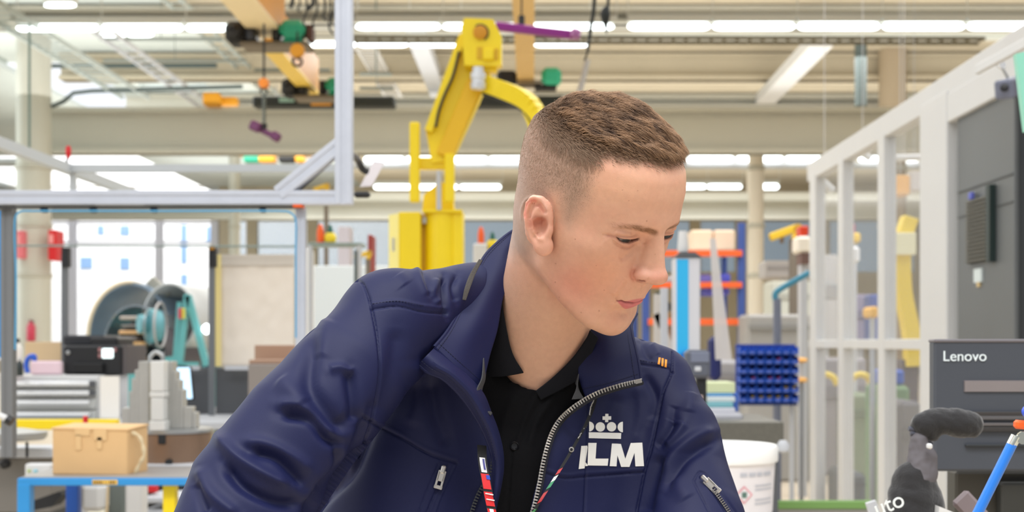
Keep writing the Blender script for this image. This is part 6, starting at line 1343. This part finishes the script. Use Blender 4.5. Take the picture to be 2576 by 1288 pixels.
b = MB(); b.prism([P(2363, 1274, 1.85), P(2402, 1290, 1.85), P(2402, 1330, 1.85), P(2360, 1330, 1.85)], (0, .02, 0)); tag(b.build('white_card', m_white), 'white card corner at the bottom between the cover and the blue rod', 'card')
tag(blob.__class__ and MB().beam(P(2412, 1248, 1.9), P(2470, 1310, 1.9), .012, .03, (0, 0, 1), .004).build('grey_lever', M_('mauve_grey', (120, 108, 110), .6)), 'grey lever end left of the blue rod', 'lever')
# blue rod with chrome tip, orange and blue plugs
RY = 1.6; br_ = empty('blue_rod', tuple(P(2450, 1330, RY)), 'glossy blue rod with a chrome tip leaning at the lower right', 'rod'); MB().tube([P(2435, 1340, RY), P(2546, 1117, RY)], 13 * RY / F, 16).build('shaft', M_('rod_blue', (40, 120, 216), .3), br_); MB().tube([P(2544, 1120, RY), P(2556, 1098, RY)], [13 * RY / F, 13.5 * RY / F], 16).build('tip', M_('chrome_tip', (210, 214, 206), .15, metal=.8), br_)
MB().lathe([(.004, 0), (.008, .002), (.008, .006)], P(2570, 1101, RY), 12, (0, -1, 0)).build('nut', M_('chrome_tip', (210, 214, 206), .15, metal=.8), br_)
tag(MB().beam(P(2552, 1067, 1.7), P(2620, 1072, 1.7), .014, 22 * 1.7 / F, (0, 0, 1), .003).build('orange_plug', m_oran), 'orange plug at the right edge above the blue rod', 'plug'); tag(MB().lathe([(.002, 0), (.008, .004), (.008, .014)], P(2582, 1035, 1.7), 16, (0, -1, 0)).build('blue_button', M_('vivid_blue', (40, 84, 220), .4)), 'bright blue knob at the right edge above the orange plug', 'knob')
# ---- white bucket
KY = 3.6; bk = empty('plastic_bucket', tuple(P(1845, 1440, KY)), 'white plastic bucket with lid and hazard label at the man\'s elbow', 'bucket'); kx = 1828; zl = zz(1130, KY); Rk = 155 * KY / F; c = Vector((xx(kx, KY), KY + Rk, 0)); mbk = M_('bucket_plastic', (236, 232, 232), .4)
MB().lathe([(Rk * .84, .74), (Rk * .96, zl - .045), (Rk * .96, zl - .03)], c, 48).build('body', mbk, bk); MB().lathe([(Rk, zl - .045), (Rk * 1.01, zl - .04), (Rk * 1.01, zl - .008), (Rk * .98, zl), (Rk * .94, zl - .001), (Rk * .92, zl - .006), (.01, zl - .006)], c, 48).build('lid', M_('lid_white', (246, 246, 244), .35), bk)
def curved_quad(name, px0, py0, px1, py1, m, par, off=.0015, n=10, rad=Rk * .97):
    V = []
    for i in range(n + 1):
        for z_ in (zz(py1, KY + .02), zz(py0, KY + .02)):
            x = xx(px0 + (px1 - px0) * i / n, KY + .03); r0 = Rk * (.84 + .12 * (z_ - .74) / (zl - .785)) + off; y_ = c.y - math.sqrt(max(r0 * r0 - (x - c.x)**2, 1e-6)); V.append((x, y_, z_))
    return link_mesh(name, V, [(2 * i, 2 * i + 2, 2 * i + 3, 2 * i + 1) for i in range(n)], m, par, True)
lbk = curved_quad('label', 1832, 1184, 1962, 1300, M_('label_paper', (228, 224, 226), .6), bk)
mtx = M_('faint_print', (186, 188, 196), .6)
for (a, b0, c1, d) in ((1860, 1190, 1878, 1200), (1883, 1190, 1902, 1200), (1906, 1190, 1921, 1200), (1925, 1190, 1947, 1200), (1900, 1222, 1950, 1226), (1900, 1232, 1950, 1236), (1900, 1258, 1950, 1262), (1900, 1268, 1950, 1272)): curved_quad('print_line', a, b0, c1, d, mtx, lbk, .0028, 3)
mrd = M_('hazard_red', (226, 150, 160), .6)
def diamond(cx_, cy_, r_, off, m, nm):
    Vd = []
    for (u, v) in ((-1, 0), (0, -1), (1, 0), (0, 1)):
        x = xx(cx_ + u * r_, KY + .03); z_ = zz(cy_ + v * r_, KY + .02); r0 = Rk * (.84 + .12 * (z_ - .74) / (zl - .785)) + off; Vd.append((x, c.y - math.sqrt(r0 * r0 - (x - c.x)**2), z_))
    return link_mesh(nm, Vd, [(0, 1, 2, 3)], m, lbk)
diamond(1870, 1245, 23, .0040, mrd, 'hazard_diamond'); diamond(1870, 1245, 18, .0050, M_('label_paper', (228, 224, 226), .6), 'hazard_field'); curved_quad('flame_symbol', 1864, 1238, 1877, 1252, M_('flame_ink', (90, 120, 110), .6), lbk, .0062, 3)
wt = empty('side_bench', (xx(1850, KY), KY + .2, 0), 'bench under the white bucket, mostly below the picture', 'bench'); MB().box((xx(1700, KY), KY - .05, .70), (xx(2100, KY), KY + .5, .74), None, .004).build('top', m_lgrey, wt)
for (x, y_) in ((1710, .0), (2080, .0), (1710, .42), (2080, .42)): MB().box((xx(x, KY), KY + y_, 0), (xx(x, KY) + .04, KY + y_ + .04, .70)).build('leg', m_lgrey, wt)
# green topped low bench
gb = empty('low_bench', (xx(2080, 6), 6.2, 0), 'low grey bench with a green mat in front of the partition', 'bench'); GB_ = 5.4; z_ = zz(1262, GB_); MB().box((xx(1940, GB_), GB_, z_ - .03), (xx(2200, GB_), GB_ + .02, z_), None, .002).build('mat_edge', M_('mat_green', (120, 160, 90), .8), gb); MB().box((xx(1940, GB_), GB_ + .01, 0), (xx(2196, GB_), GB_ + .02, z_ - .03)).build('front_panel', M_('grey_panel', (150, 148, 142), .7), gb); MB().box((xx(1940, GB_), GB_ + .02, z_ - .02), (xx(2200, GB_), GB_ + .06, z_ - .001)).build('mat', M_('mat_green', (120, 160, 90), .8), gb)
# granite plate on stand
gp = empty('surface_plate', (xx(1860, 5), 5.3, 0), 'dark grey granite surface plate behind the bucket', 'measuring table'); part('plate', 1700, 1062, 1972, 1135, 5.0, .6, M_('granite', (96, 94, 86), .5, var=.1, vscale=60), gp, .004); part('frame', 1720, 1135, 1950, 1160, 5.05, .5, m_dgrey, gp)
for px, dy in ((1725, .05), (1925, .05), (1725, .5), (1925, .5)): MB().box((xx(px, 5.05), 5.0 + dy, 0), (xx(px, 5.05) + .05, 5.05 + dy, zz(1155, 5.05))).build('leg', m_dgrey, gp)
tag(MB().lathe([(.008, 0), (.02, .008), (.022, .03), (.012, .045)], P(1970, 1140, 4.6), 16).build('clamping_knob', m_lgrey), 'small pale knob beside the granite plate edge', 'knob')
# blue parts bin rack
RY2 = 9.0; rk = empty('bin_rack', (xx(1934, RY2), RY2 + .1, 0), 'blue louvred rack full of small parts bins', 'rack'); MB().box((xx(1858, RY2), RY2 + .12, zz(1014, RY2)), (xx(2010, RY2), RY2 + .15, zz(866, RY2)), None, .004).build('back_panel', M_('rack_blue', (20, 56, 150), .5), rk)
for px in (1862, 1998): MB().box((xx(px, RY2), RY2 + .15, 0), (xx(px, RY2) + .03, RY2 + .18, zz(870, RY2))).build('leg', m_lgrey, rk)
part('foot_shelf', 1862, 1014, 2008, 1020, RY2, .2, M_('shelf_navy', (16, 40, 96), .5), rk)
bw = 150 / 7.0; bh = 24.0; first = None; brn = random.Random(3)
for r0_ in range(6):
    for c0_ in range(7):
        px = 1860 + c0_ * bw + 1; py = 868 + (r0_ + 1) * bh; base = P(px, py, RY2)
        if first is None:
            w_ = (bw - 2) * RY2 / F; h_ = (bh - 5) * RY2 / F; b = MB(); t_ = .003; x0_, y0_, z0_ = base.x, RY2, base.z
            b.box((x0_, y0_, z0_), (x0_ + w_, y0_ + .11, z0_ + t_)); b.box((x0_, y0_, z0_), (x0_ + t_, y0_ + .11, z0_ + h_)); b.box((x0_ + w_ - t_, y0_, z0_), (x0_ + w_, y0_ + .11, z0_ + h_)); b.box((x0_, y0_, z0_), (x0_ + w_, y0_ + t_, z0_ + h_ * .55)); b.box((x0_, y0_ + .107, z0_), (x0_ + w_, y0_ + .11, z0_ + h_))
            root = empty('parts_bin', (x0_, y0_, z0_)); b.build('tray', M_('bin_blue', (26, 82, 190), .4), root); MB().box((x0_ + w_ * .25, y0_ - .002, z0_ + h_ * .1), (x0_ + w_ * .75, y0_, z0_ + h_ * .4)).build('label_strip', M_('bin_label', (90, 110, 190), .6), root); first = root; o = root
        else:
            o = first.copy(); COL.objects.link(o); o.location = (base.x, RY2, base.z)
            for ch_ in first.children: c2 = ch_.copy(); COL.objects.link(c2); c2.parent = o
        tag(o, 'blue parts bin, %s from the left in the %s row of the rack' % (['first', 'second', 'third', 'fourth', 'fifth', 'sixth', 'seventh'][c0_], ['top', 'second', 'third', 'fourth', 'fifth', 'bottom'][r0_]), 'bin', 'blue parts bins on the rack')
for i, (u, v, rgb) in enumerate(((6.3, 4, (214, 180, 60)), (5.3, 4, (200, 176, 70)), (1.4, 5, (206, 170, 50)), (2.4, 5, (206, 170, 50)), (3.4, 5, (206, 170, 50)), (4.4, 5, (206, 170, 50)), (5.4, 5, (206, 170, 50)), (4.5, 1, (190, 70, 110)), (4.5, 3, (190, 70, 90)), (3.5, 3, (180, 70, 110)), (1.5, 3, (170, 70, 120)))):
    px = 1860 + u * bw; py = 868 + (v + .55) * bh; yl = rgb[0] > 195 and rgb[1] > 150
    tag(fbox(px, py - 5, px + 8, py + 6, RY2 + .03, .03, .003).build('bin_content', M_('cont_%d' % (1 if yl else 2), rgb, .6)), ('yellow part in the bin of the %s row, %s from the left' if yl else 'reddish part in the bin of the %s row, %s from the left') % (['top', 'second', 'third', 'fourth', 'fifth', 'bottom'][v], ORD[int(u)]), 'part', 'yellow parts in the rack bins' if yl else 'reddish parts in the rack bins')
# white column machine with blue stripe
wm = empty('height_gauge', (xx(1718, 5.6), 5.8, 0), 'tall white column machine with a bright blue stripe', 'machine'); WY = 5.6; MB().box((xx(1698, WY), WY, 0), (xx(1762, WY), WY + .14, zz(646, WY)), None, .006).build('column', M_('gauge_grey', (206, 206, 212), .45), wm); MB().box((xx(1702, WY), WY - .004, zz(900, WY)), (xx(1732, WY), WY + .01, zz(652, WY)), None, .002).build('stripe', M_('stripe_blue', (44, 176, 232), .4), wm)
b = MB(); b.prism([P(1698, 646, WY - .01), P(1712, 634, WY - .01), P(1748, 634, WY - .01), P(1766, 646, WY - .01)], (0, .16, 0)); b.build('cap', m_dgrey, wm); MB().lathe([(.022, 0), (.024, .02), (.018, .09)], P(1718, 634, WY + .05), 20).build('beacon', m_white, wm); MB().box((xx(1672, WY), WY + .16, 0), (xx(1690, WY), WY + .2, zz(720, WY))).build('cable_duct', m_lgrey, wm)
b = MB(); b.prism([P(1703, 895, WY - .03), P(1732, 880, WY - .03), P(1730, 905, WY - .03), P(1712, 930, WY - .03)], (0, .02, 0)); b.build('ribbon', M_('ribbon_blue', (16, 110, 196), .5), wm)
scn = empty('label_printer', tuple(P(1755, 1062, 4.4)), 'grey handset on a black stand behind the shoulder at right', 'device'); part('head', 1726, 880, 1788, 952, 4.4, .08, M_('slate', (84, 88, 100), .5), scn, .012); part('screen', 1738, 886, 1784, 912, 4.395, .01, M_('slate_light', (112, 118, 136), .3), scn, .002); part('badge', 1748, 922, 1764, 934, 4.395, .01, m_lgrey, scn, .002); part('stem', 1752, 950, 1778, 1064, 4.43, .04, m_blackp, scn); part('stem_tag', 1757, 994, 1768, 1012, 4.425, .01, M_('tag_mauve', (180, 160, 160), .5), scn, .001)
tag(fbox(1778, 1040, 1870, 1061, 5.2, .3, .01).build('grey_tray', M_('tray_greyish', (176, 176, 182), .6)), 'pale grey tray on the granite plate', 'tray')
for i, (y0_, y1_, rgb, lab) in enumerate(((1026, 1040, (200, 200, 206), 'pale grey folder at the bottom of the stack'), (1012, 1026, (120, 176, 184), 'teal folder low in the stack'), (998, 1012, (206, 214, 214), 'pale folder in the middle of the stack'), (990, 998, (90, 150, 200), 'blue folder near the top of the stack'), (962, 990, (206, 214, 170), 'pale green box on top of the folder stack'))):
    tag(fbox(1784 - i, y0_, 1850 - 5 * (i % 2), y1_, 5.25 + .01 * i, .22, .004).build('folder', M_('folder_%d' % i, rgb, .6)), lab, 'folder')
tag(fbox(1842, 985, 1858, 1040, 5.5, .1, .01).build('blue_container', M_('azure', (70, 110, 200), .5)), 'upright blue container right of the folder stack', 'container')
# pallet rack
PY_ = 14.0; pk = empty('pallet_rack', (xx(1780, PY_), PY_ + .5, 0), 'pallet rack with blue uprights and orange beams', 'rack'); mo = M_('rack_orange', (238, 100, 40), .5); mbl = M_('upright_blue', (60, 84, 150), .5)
for px in (1866, 1625): MB().box((xx(px - 9, PY_), PY_, 0), (xx(px + 9, PY_), PY_ + .08, zz(560 if px > 1800 else 600, PY_)), None, .004).build('upright', mbl, pk); MB().box((xx(px - 16, PY_), PY_ + 1.0, 0), (xx(px - 2, PY_), PY_ + 1.08, zz(600, PY_))).build('upright', mbl, pk)
for y0_, y1_ in ((630, 645), (710, 724), (802, 818)): MB().box((xx(1630, PY_), PY_ - .03, zz(y1_, PY_)), (xx(1866, PY_), PY_ + .03, zz(y0_, PY_)), None, .003).build('beam', mo, pk); part('deck', 1634, y0_, 1860, y0_ + 3, PY_ + .05, .95, m_lgrey, pk)
for (a, b0, c1, d, rgb, lab) in ((1738, 578, 1793, 630, (236, 212, 182), 'left peach carton on the top beam of the pallet rack'), (1796, 578, 1850, 630, (232, 208, 180), 'right peach carton on the top beam of the pallet rack'), (1760, 690, 1790, 710, (150, 140, 226), 'left violet crate on the middle rack level'), (1812, 688, 1838, 710, (110, 116, 236), 'right violet crate on the middle rack level'), (1770, 724, 1836, 742, (120, 124, 230), 'violet crate hanging below the middle rack beam'),
                                (1650, 785, 1690, 802, (196, 150, 90), 'tan carton on the lower rack level left of the blue stripe'), (1654, 760, 1688, 784, (70, 80, 84), 'dark case standing on the tan carton'), (1652, 820, 1692, 868, (186, 156, 130), 'brown box under the lowest rack beam'), (1655, 732, 1672, 745, (30, 60, 54), 'small dark green case beside the nose, in the rack'), (1676, 694, 1700, 708, (244, 244, 244), 'white round package on the rack just right of the nose')):
    tag(fbox(a, b0, c1, d, PY_ + .2, .5, .02).build('rack_carton', M_('rc_%d_%d_%d' % rgb, rgb, .7)), lab, 'box')
for (p0, p1) in (((1650, 790), (1920, 1400)), ((1652, 740), (1650, 1460))): tag(MB().beam(P(p0[0], p0[1], 7.5), P(p1[0], p1[1], 7.5), .03, .035).build('ladder_rail', M_('rail_greige', (200, 194, 188), .5)), 'slanting pale rail below the chin' if p1[0] > 1800 else 'upright pale rail below the chin', 'rail')
b = MB(); b.prism([P(1786, 600, 7.0), P(1800, 600, 7.0), P(1842, 905, 7.0), P(1800, 905, 7.0)], (0, .006, 0)); tag(b.build('acrylic_sheet', M_('acrylic', (226, 222, 220), .08, alpha=.7, spec=.8)), 'tall narrow acrylic sheet leaning beside the rack', 'sheet')
tag(fbox(1790, 845, 1816, 960, 7.2, .2, .03).build('navy_bag', M_('navy_cloth', (26, 36, 96), .8)), 'navy cloth bag below the acrylic sheet', 'bag')
# machines in the far right middle ground
for (a, b0, c1, d, Y, rgb, nm, lab) in ((1925, 655, 2040, 700, 20, (176, 172, 170), 'machine_hood', 'light grey machine hood under the yellow robot'), (1880, 790, 2040, 870, 13, (158, 156, 152), 'grey_machine', 'grey machine body behind the blue rack'), (1940, 706, 2040, 800, 17, (206, 208, 196), 'pale_housing', 'pale housing behind the bent blue pipe'), (1770, 905, 1860, 1000, 10, (170, 168, 170), 'grey_trolley', 'grey trolley between the handset and the blue rack'),
                                    (2060, 900, 2180, 1100, 13.6, (150, 146, 150), 'grey_locker', 'grey locker seen through the lower glass panes'), (2225, 970, 2290, 1110, 10.0, (110, 140, 96), 'green_bin', 'green bin seen through the lowest right pane'), (2140, 990, 2196, 1110, 12.6, (124, 136, 110), 'olive_bin', 'olive green bin seen through the middle pane'), (2262, 1010, 2320, 1200, 9.2, (104, 100, 102), 'dark_locker', 'dark grey locker beside the white door post'), (2130, 1190, 2180, 1255, 9.0, (84, 88, 92), 'dark_stool', 'dark stool shape low in the middle pane'),
                                    (2060, 640, 2110, 860, 18, (196, 196, 198), 'pale_cabinet', 'pale cabinet in the leftmost glass pane'), (2150, 740, 2200, 860, 15, (130, 124, 150), 'mauve_cabinet', 'mauve cabinet in the middle glass pane')):
    o = empty(nm, (xx((a + c1) / 2, Y), Y, 0), lab, nm.split('_')[1]); MB().box((xx(a, Y), Y, 0 if d > 860 else zz(d, Y)), (xx(c1, Y), Y + .6, zz(b0, Y)), None, .03).build('body', M_('m_' + nm, rgb, .6), o); MB().box((xx(a + 4, Y), Y - .02, zz(b0 + (d - b0) * .5, Y)), (xx(c1 - 4, Y), Y, zz(b0 + (d - b0) * .35, Y))).build('front_strip', M_('m2_' + nm, tuple(int(v * .86) for v in rgb), .6), o)
    if d <= 860: MB().box((xx((a + c1) / 2 - 8, Y), Y + .2, 0), (xx((a + c1) / 2 + 8, Y), Y + .4, zz(d, Y))).build('leg', m_lgrey, o)
tag(fbox(2013, 568, 2034, 592, 11.8, .2, .01).build('red_block', M_('block_red', (206, 56, 12), .5)), 'orange-red block right of the yellow robot', 'block'); o = empty('white_drum', tuple(P(2024, 640, 11.7)), 'white drum under the orange-red block', 'drum'); MB().box((xx(2006, 11.7), 11.7, zz(636, 11.7)), (xx(2040, 11.7), 11.95, zz(594, 11.7)), None, .02).build('body', M_('drum_cream', (238, 230, 214), .5), o); MB().box((xx(2018, 11.7), 11.75, 0), (xx(2034, 11.7), 11.9, zz(636, 11.7))).build('stand', m_lgrey, o); MB().box((xx(2016, 11.7), 11.7, zz(664, 11.7)), (xx(2036, 11.7), 11.92, zz(636, 11.7))).build('collar', M_('stand_brown', (110, 84, 76), .6), o)
bp_ = empty('fume_arm', (xx(1955, 9.8), 9.8, 0), 'bent teal extraction arm on a grey post', 'extraction arm'); MB().tube(spline([P(1952, 755, 9.8), P(1950, 740, 9.8), P(1962, 728, 9.8), P(2000, 706, 9.8), P(2036, 686, 9.8)], 20), .022, 12).build('arm', M_('arm_teal', (60, 136, 164), .5), bp_); MB().tube([P(1955, 752, 9.8), (xx(1955, 9.8), 9.8, 0)], .03, 12).build('post', M_('post_slate', (112, 118, 136), .5), bp_)
# yellow curved column behind the glass
yc_ = empty('yellow_jib', (xx(2278, 11), 11, 0), 'tall curved yellow jib seen through the right glass pane', 'jib'); pts = [P(x, y_, 11) for x, y_ in ((2288, 548), (2272, 600), (2268, 660), (2272, 740), (2290, 830), (2296, 920))]; b = MB(); sp2 = spline(pts, 24)
for i in range(23): b.beam(sp2[i], sp2[i + 1] + (sp2[i + 1] - sp2[i]) * .08, .15, .12, (1, 0, 0), .004)
b.build('boom', M_('jib_yellow', (238, 208, 60), .5), yc_); part('band', 2240, 585, 2305, 640, 10.85, .1, M_('cream_band', (236, 232, 196), .5), yc_); MB().box((xx(2270, 11), 11, 0), (xx(2310, 11), 11.3, zz(905, 11))).build('base', M_('base_brown', (96, 84, 80), .6), yc_)
tag(fbox(2228, 930, 2276, 969, 10.05, .4, .02).build('blue_crate', M_('crate_blue', (40, 84, 180), .5)), 'blue crate on the green bin behind the glass', 'crate'); tag(fbox(2228, 1000, 2262, 1012, 10.4, .3, .01).build('violet_lid', M_('violet', (110, 110, 220), .5)), 'violet lid beneath the blue crate', 'lid')
for (px, w_, Y, lab) in ((2078, 56, 12, 'pale yellow hose arch in the left lower pane'), (2165, 56, 11.5, 'yellow hose arch in the middle lower pane')):
    tag(MB().tube(spline([P(px - w_ / 2, 968, Y), P(px - w_ / 3, 950, Y), P(px, 942, Y), P(px + w_ / 3, 950, Y), P(px + w_ / 2, 968, Y)], 20), 8 * Y / F, 10).build('yellow_hose', M_('hose_yellow', (232, 206, 90), .5)), lab, 'hose')
for i, (a, b0, c1, d, Y, rgb, lab) in enumerate(((2195, 770, 2212, 800, 9.5, (236, 180, 70), 'small orange box at the mullion behind the glass'), (2250, 440, 2290, 490, 16, (206, 160, 100), 'tan duct piece high in the right glass pane'), (2292, 430, 2318, 480, 18, (200, 196, 196), 'pale duct piece beside the tan one'), (2140, 560, 2152, 610, 14, (190, 80, 110), 'narrow pink-red panel in the middle pane'), (2148, 585, 2166, 610, 13, (226, 190, 70), 'small yellow block in the middle pane'), (2010, 900, 2034, 912, 11, (232, 176, 96), 'upper amber crate left of the partition'), (2010, 950, 2034, 962, 11, (232, 176, 96), 'lower amber crate left of the partition'), (2130, 620, 2164, 660, 12, (230, 232, 236), 'white square device in the middle pane'), (2190, 740, 2216, 860, 14, (60, 80, 150), 'dark blue box in the middle pane beside the mullion'))):
    o = empty('storage_box', tuple(P((a + c1) / 2, d, Y)), lab, 'box'); fbox(a, b0, c1, d, Y, .3, .02).build('body', M_('sb_%d' % i, rgb, .6), o); xm = xx((a + c1) / 2, Y)
    (MB().tube([(xm, Y + .1, zz(b0 + 1, Y)), (xm, Y + .1, 8.74)], .004, 6) if b0 < 500 else MB().tube([(xm, Y + .1, 0), (xm, Y + .1, zz(d - 1, Y))], .02, 6)).build('rod', m_lgrey, o)
for k, (x0_, y0_, x1_, y1_) in enumerate(((2052, 440, 2096, 480), (2150, 372, 2190, 400), (2230, 398, 2318, 396))):
    tag(MB().tube([P(x0_, y0_, 11), P(x1_, y1_, 11)], .03, 10).tube([P((x0_ + x1_) / 2, (y0_ + y1_) / 2, 11), (P((x0_ + x1_) / 2, 0, 11).x, 11, 8.74)], .003, 6).build('white_highlight', m_white), ('short white tube drawn as a highlight behind the leftmost pane', 'short white tube drawn as a highlight behind the middle pane', 'level white tube drawn as a highlight behind the right pane')[k], 'duct')  # white tubes stand in for highlights behind the glass
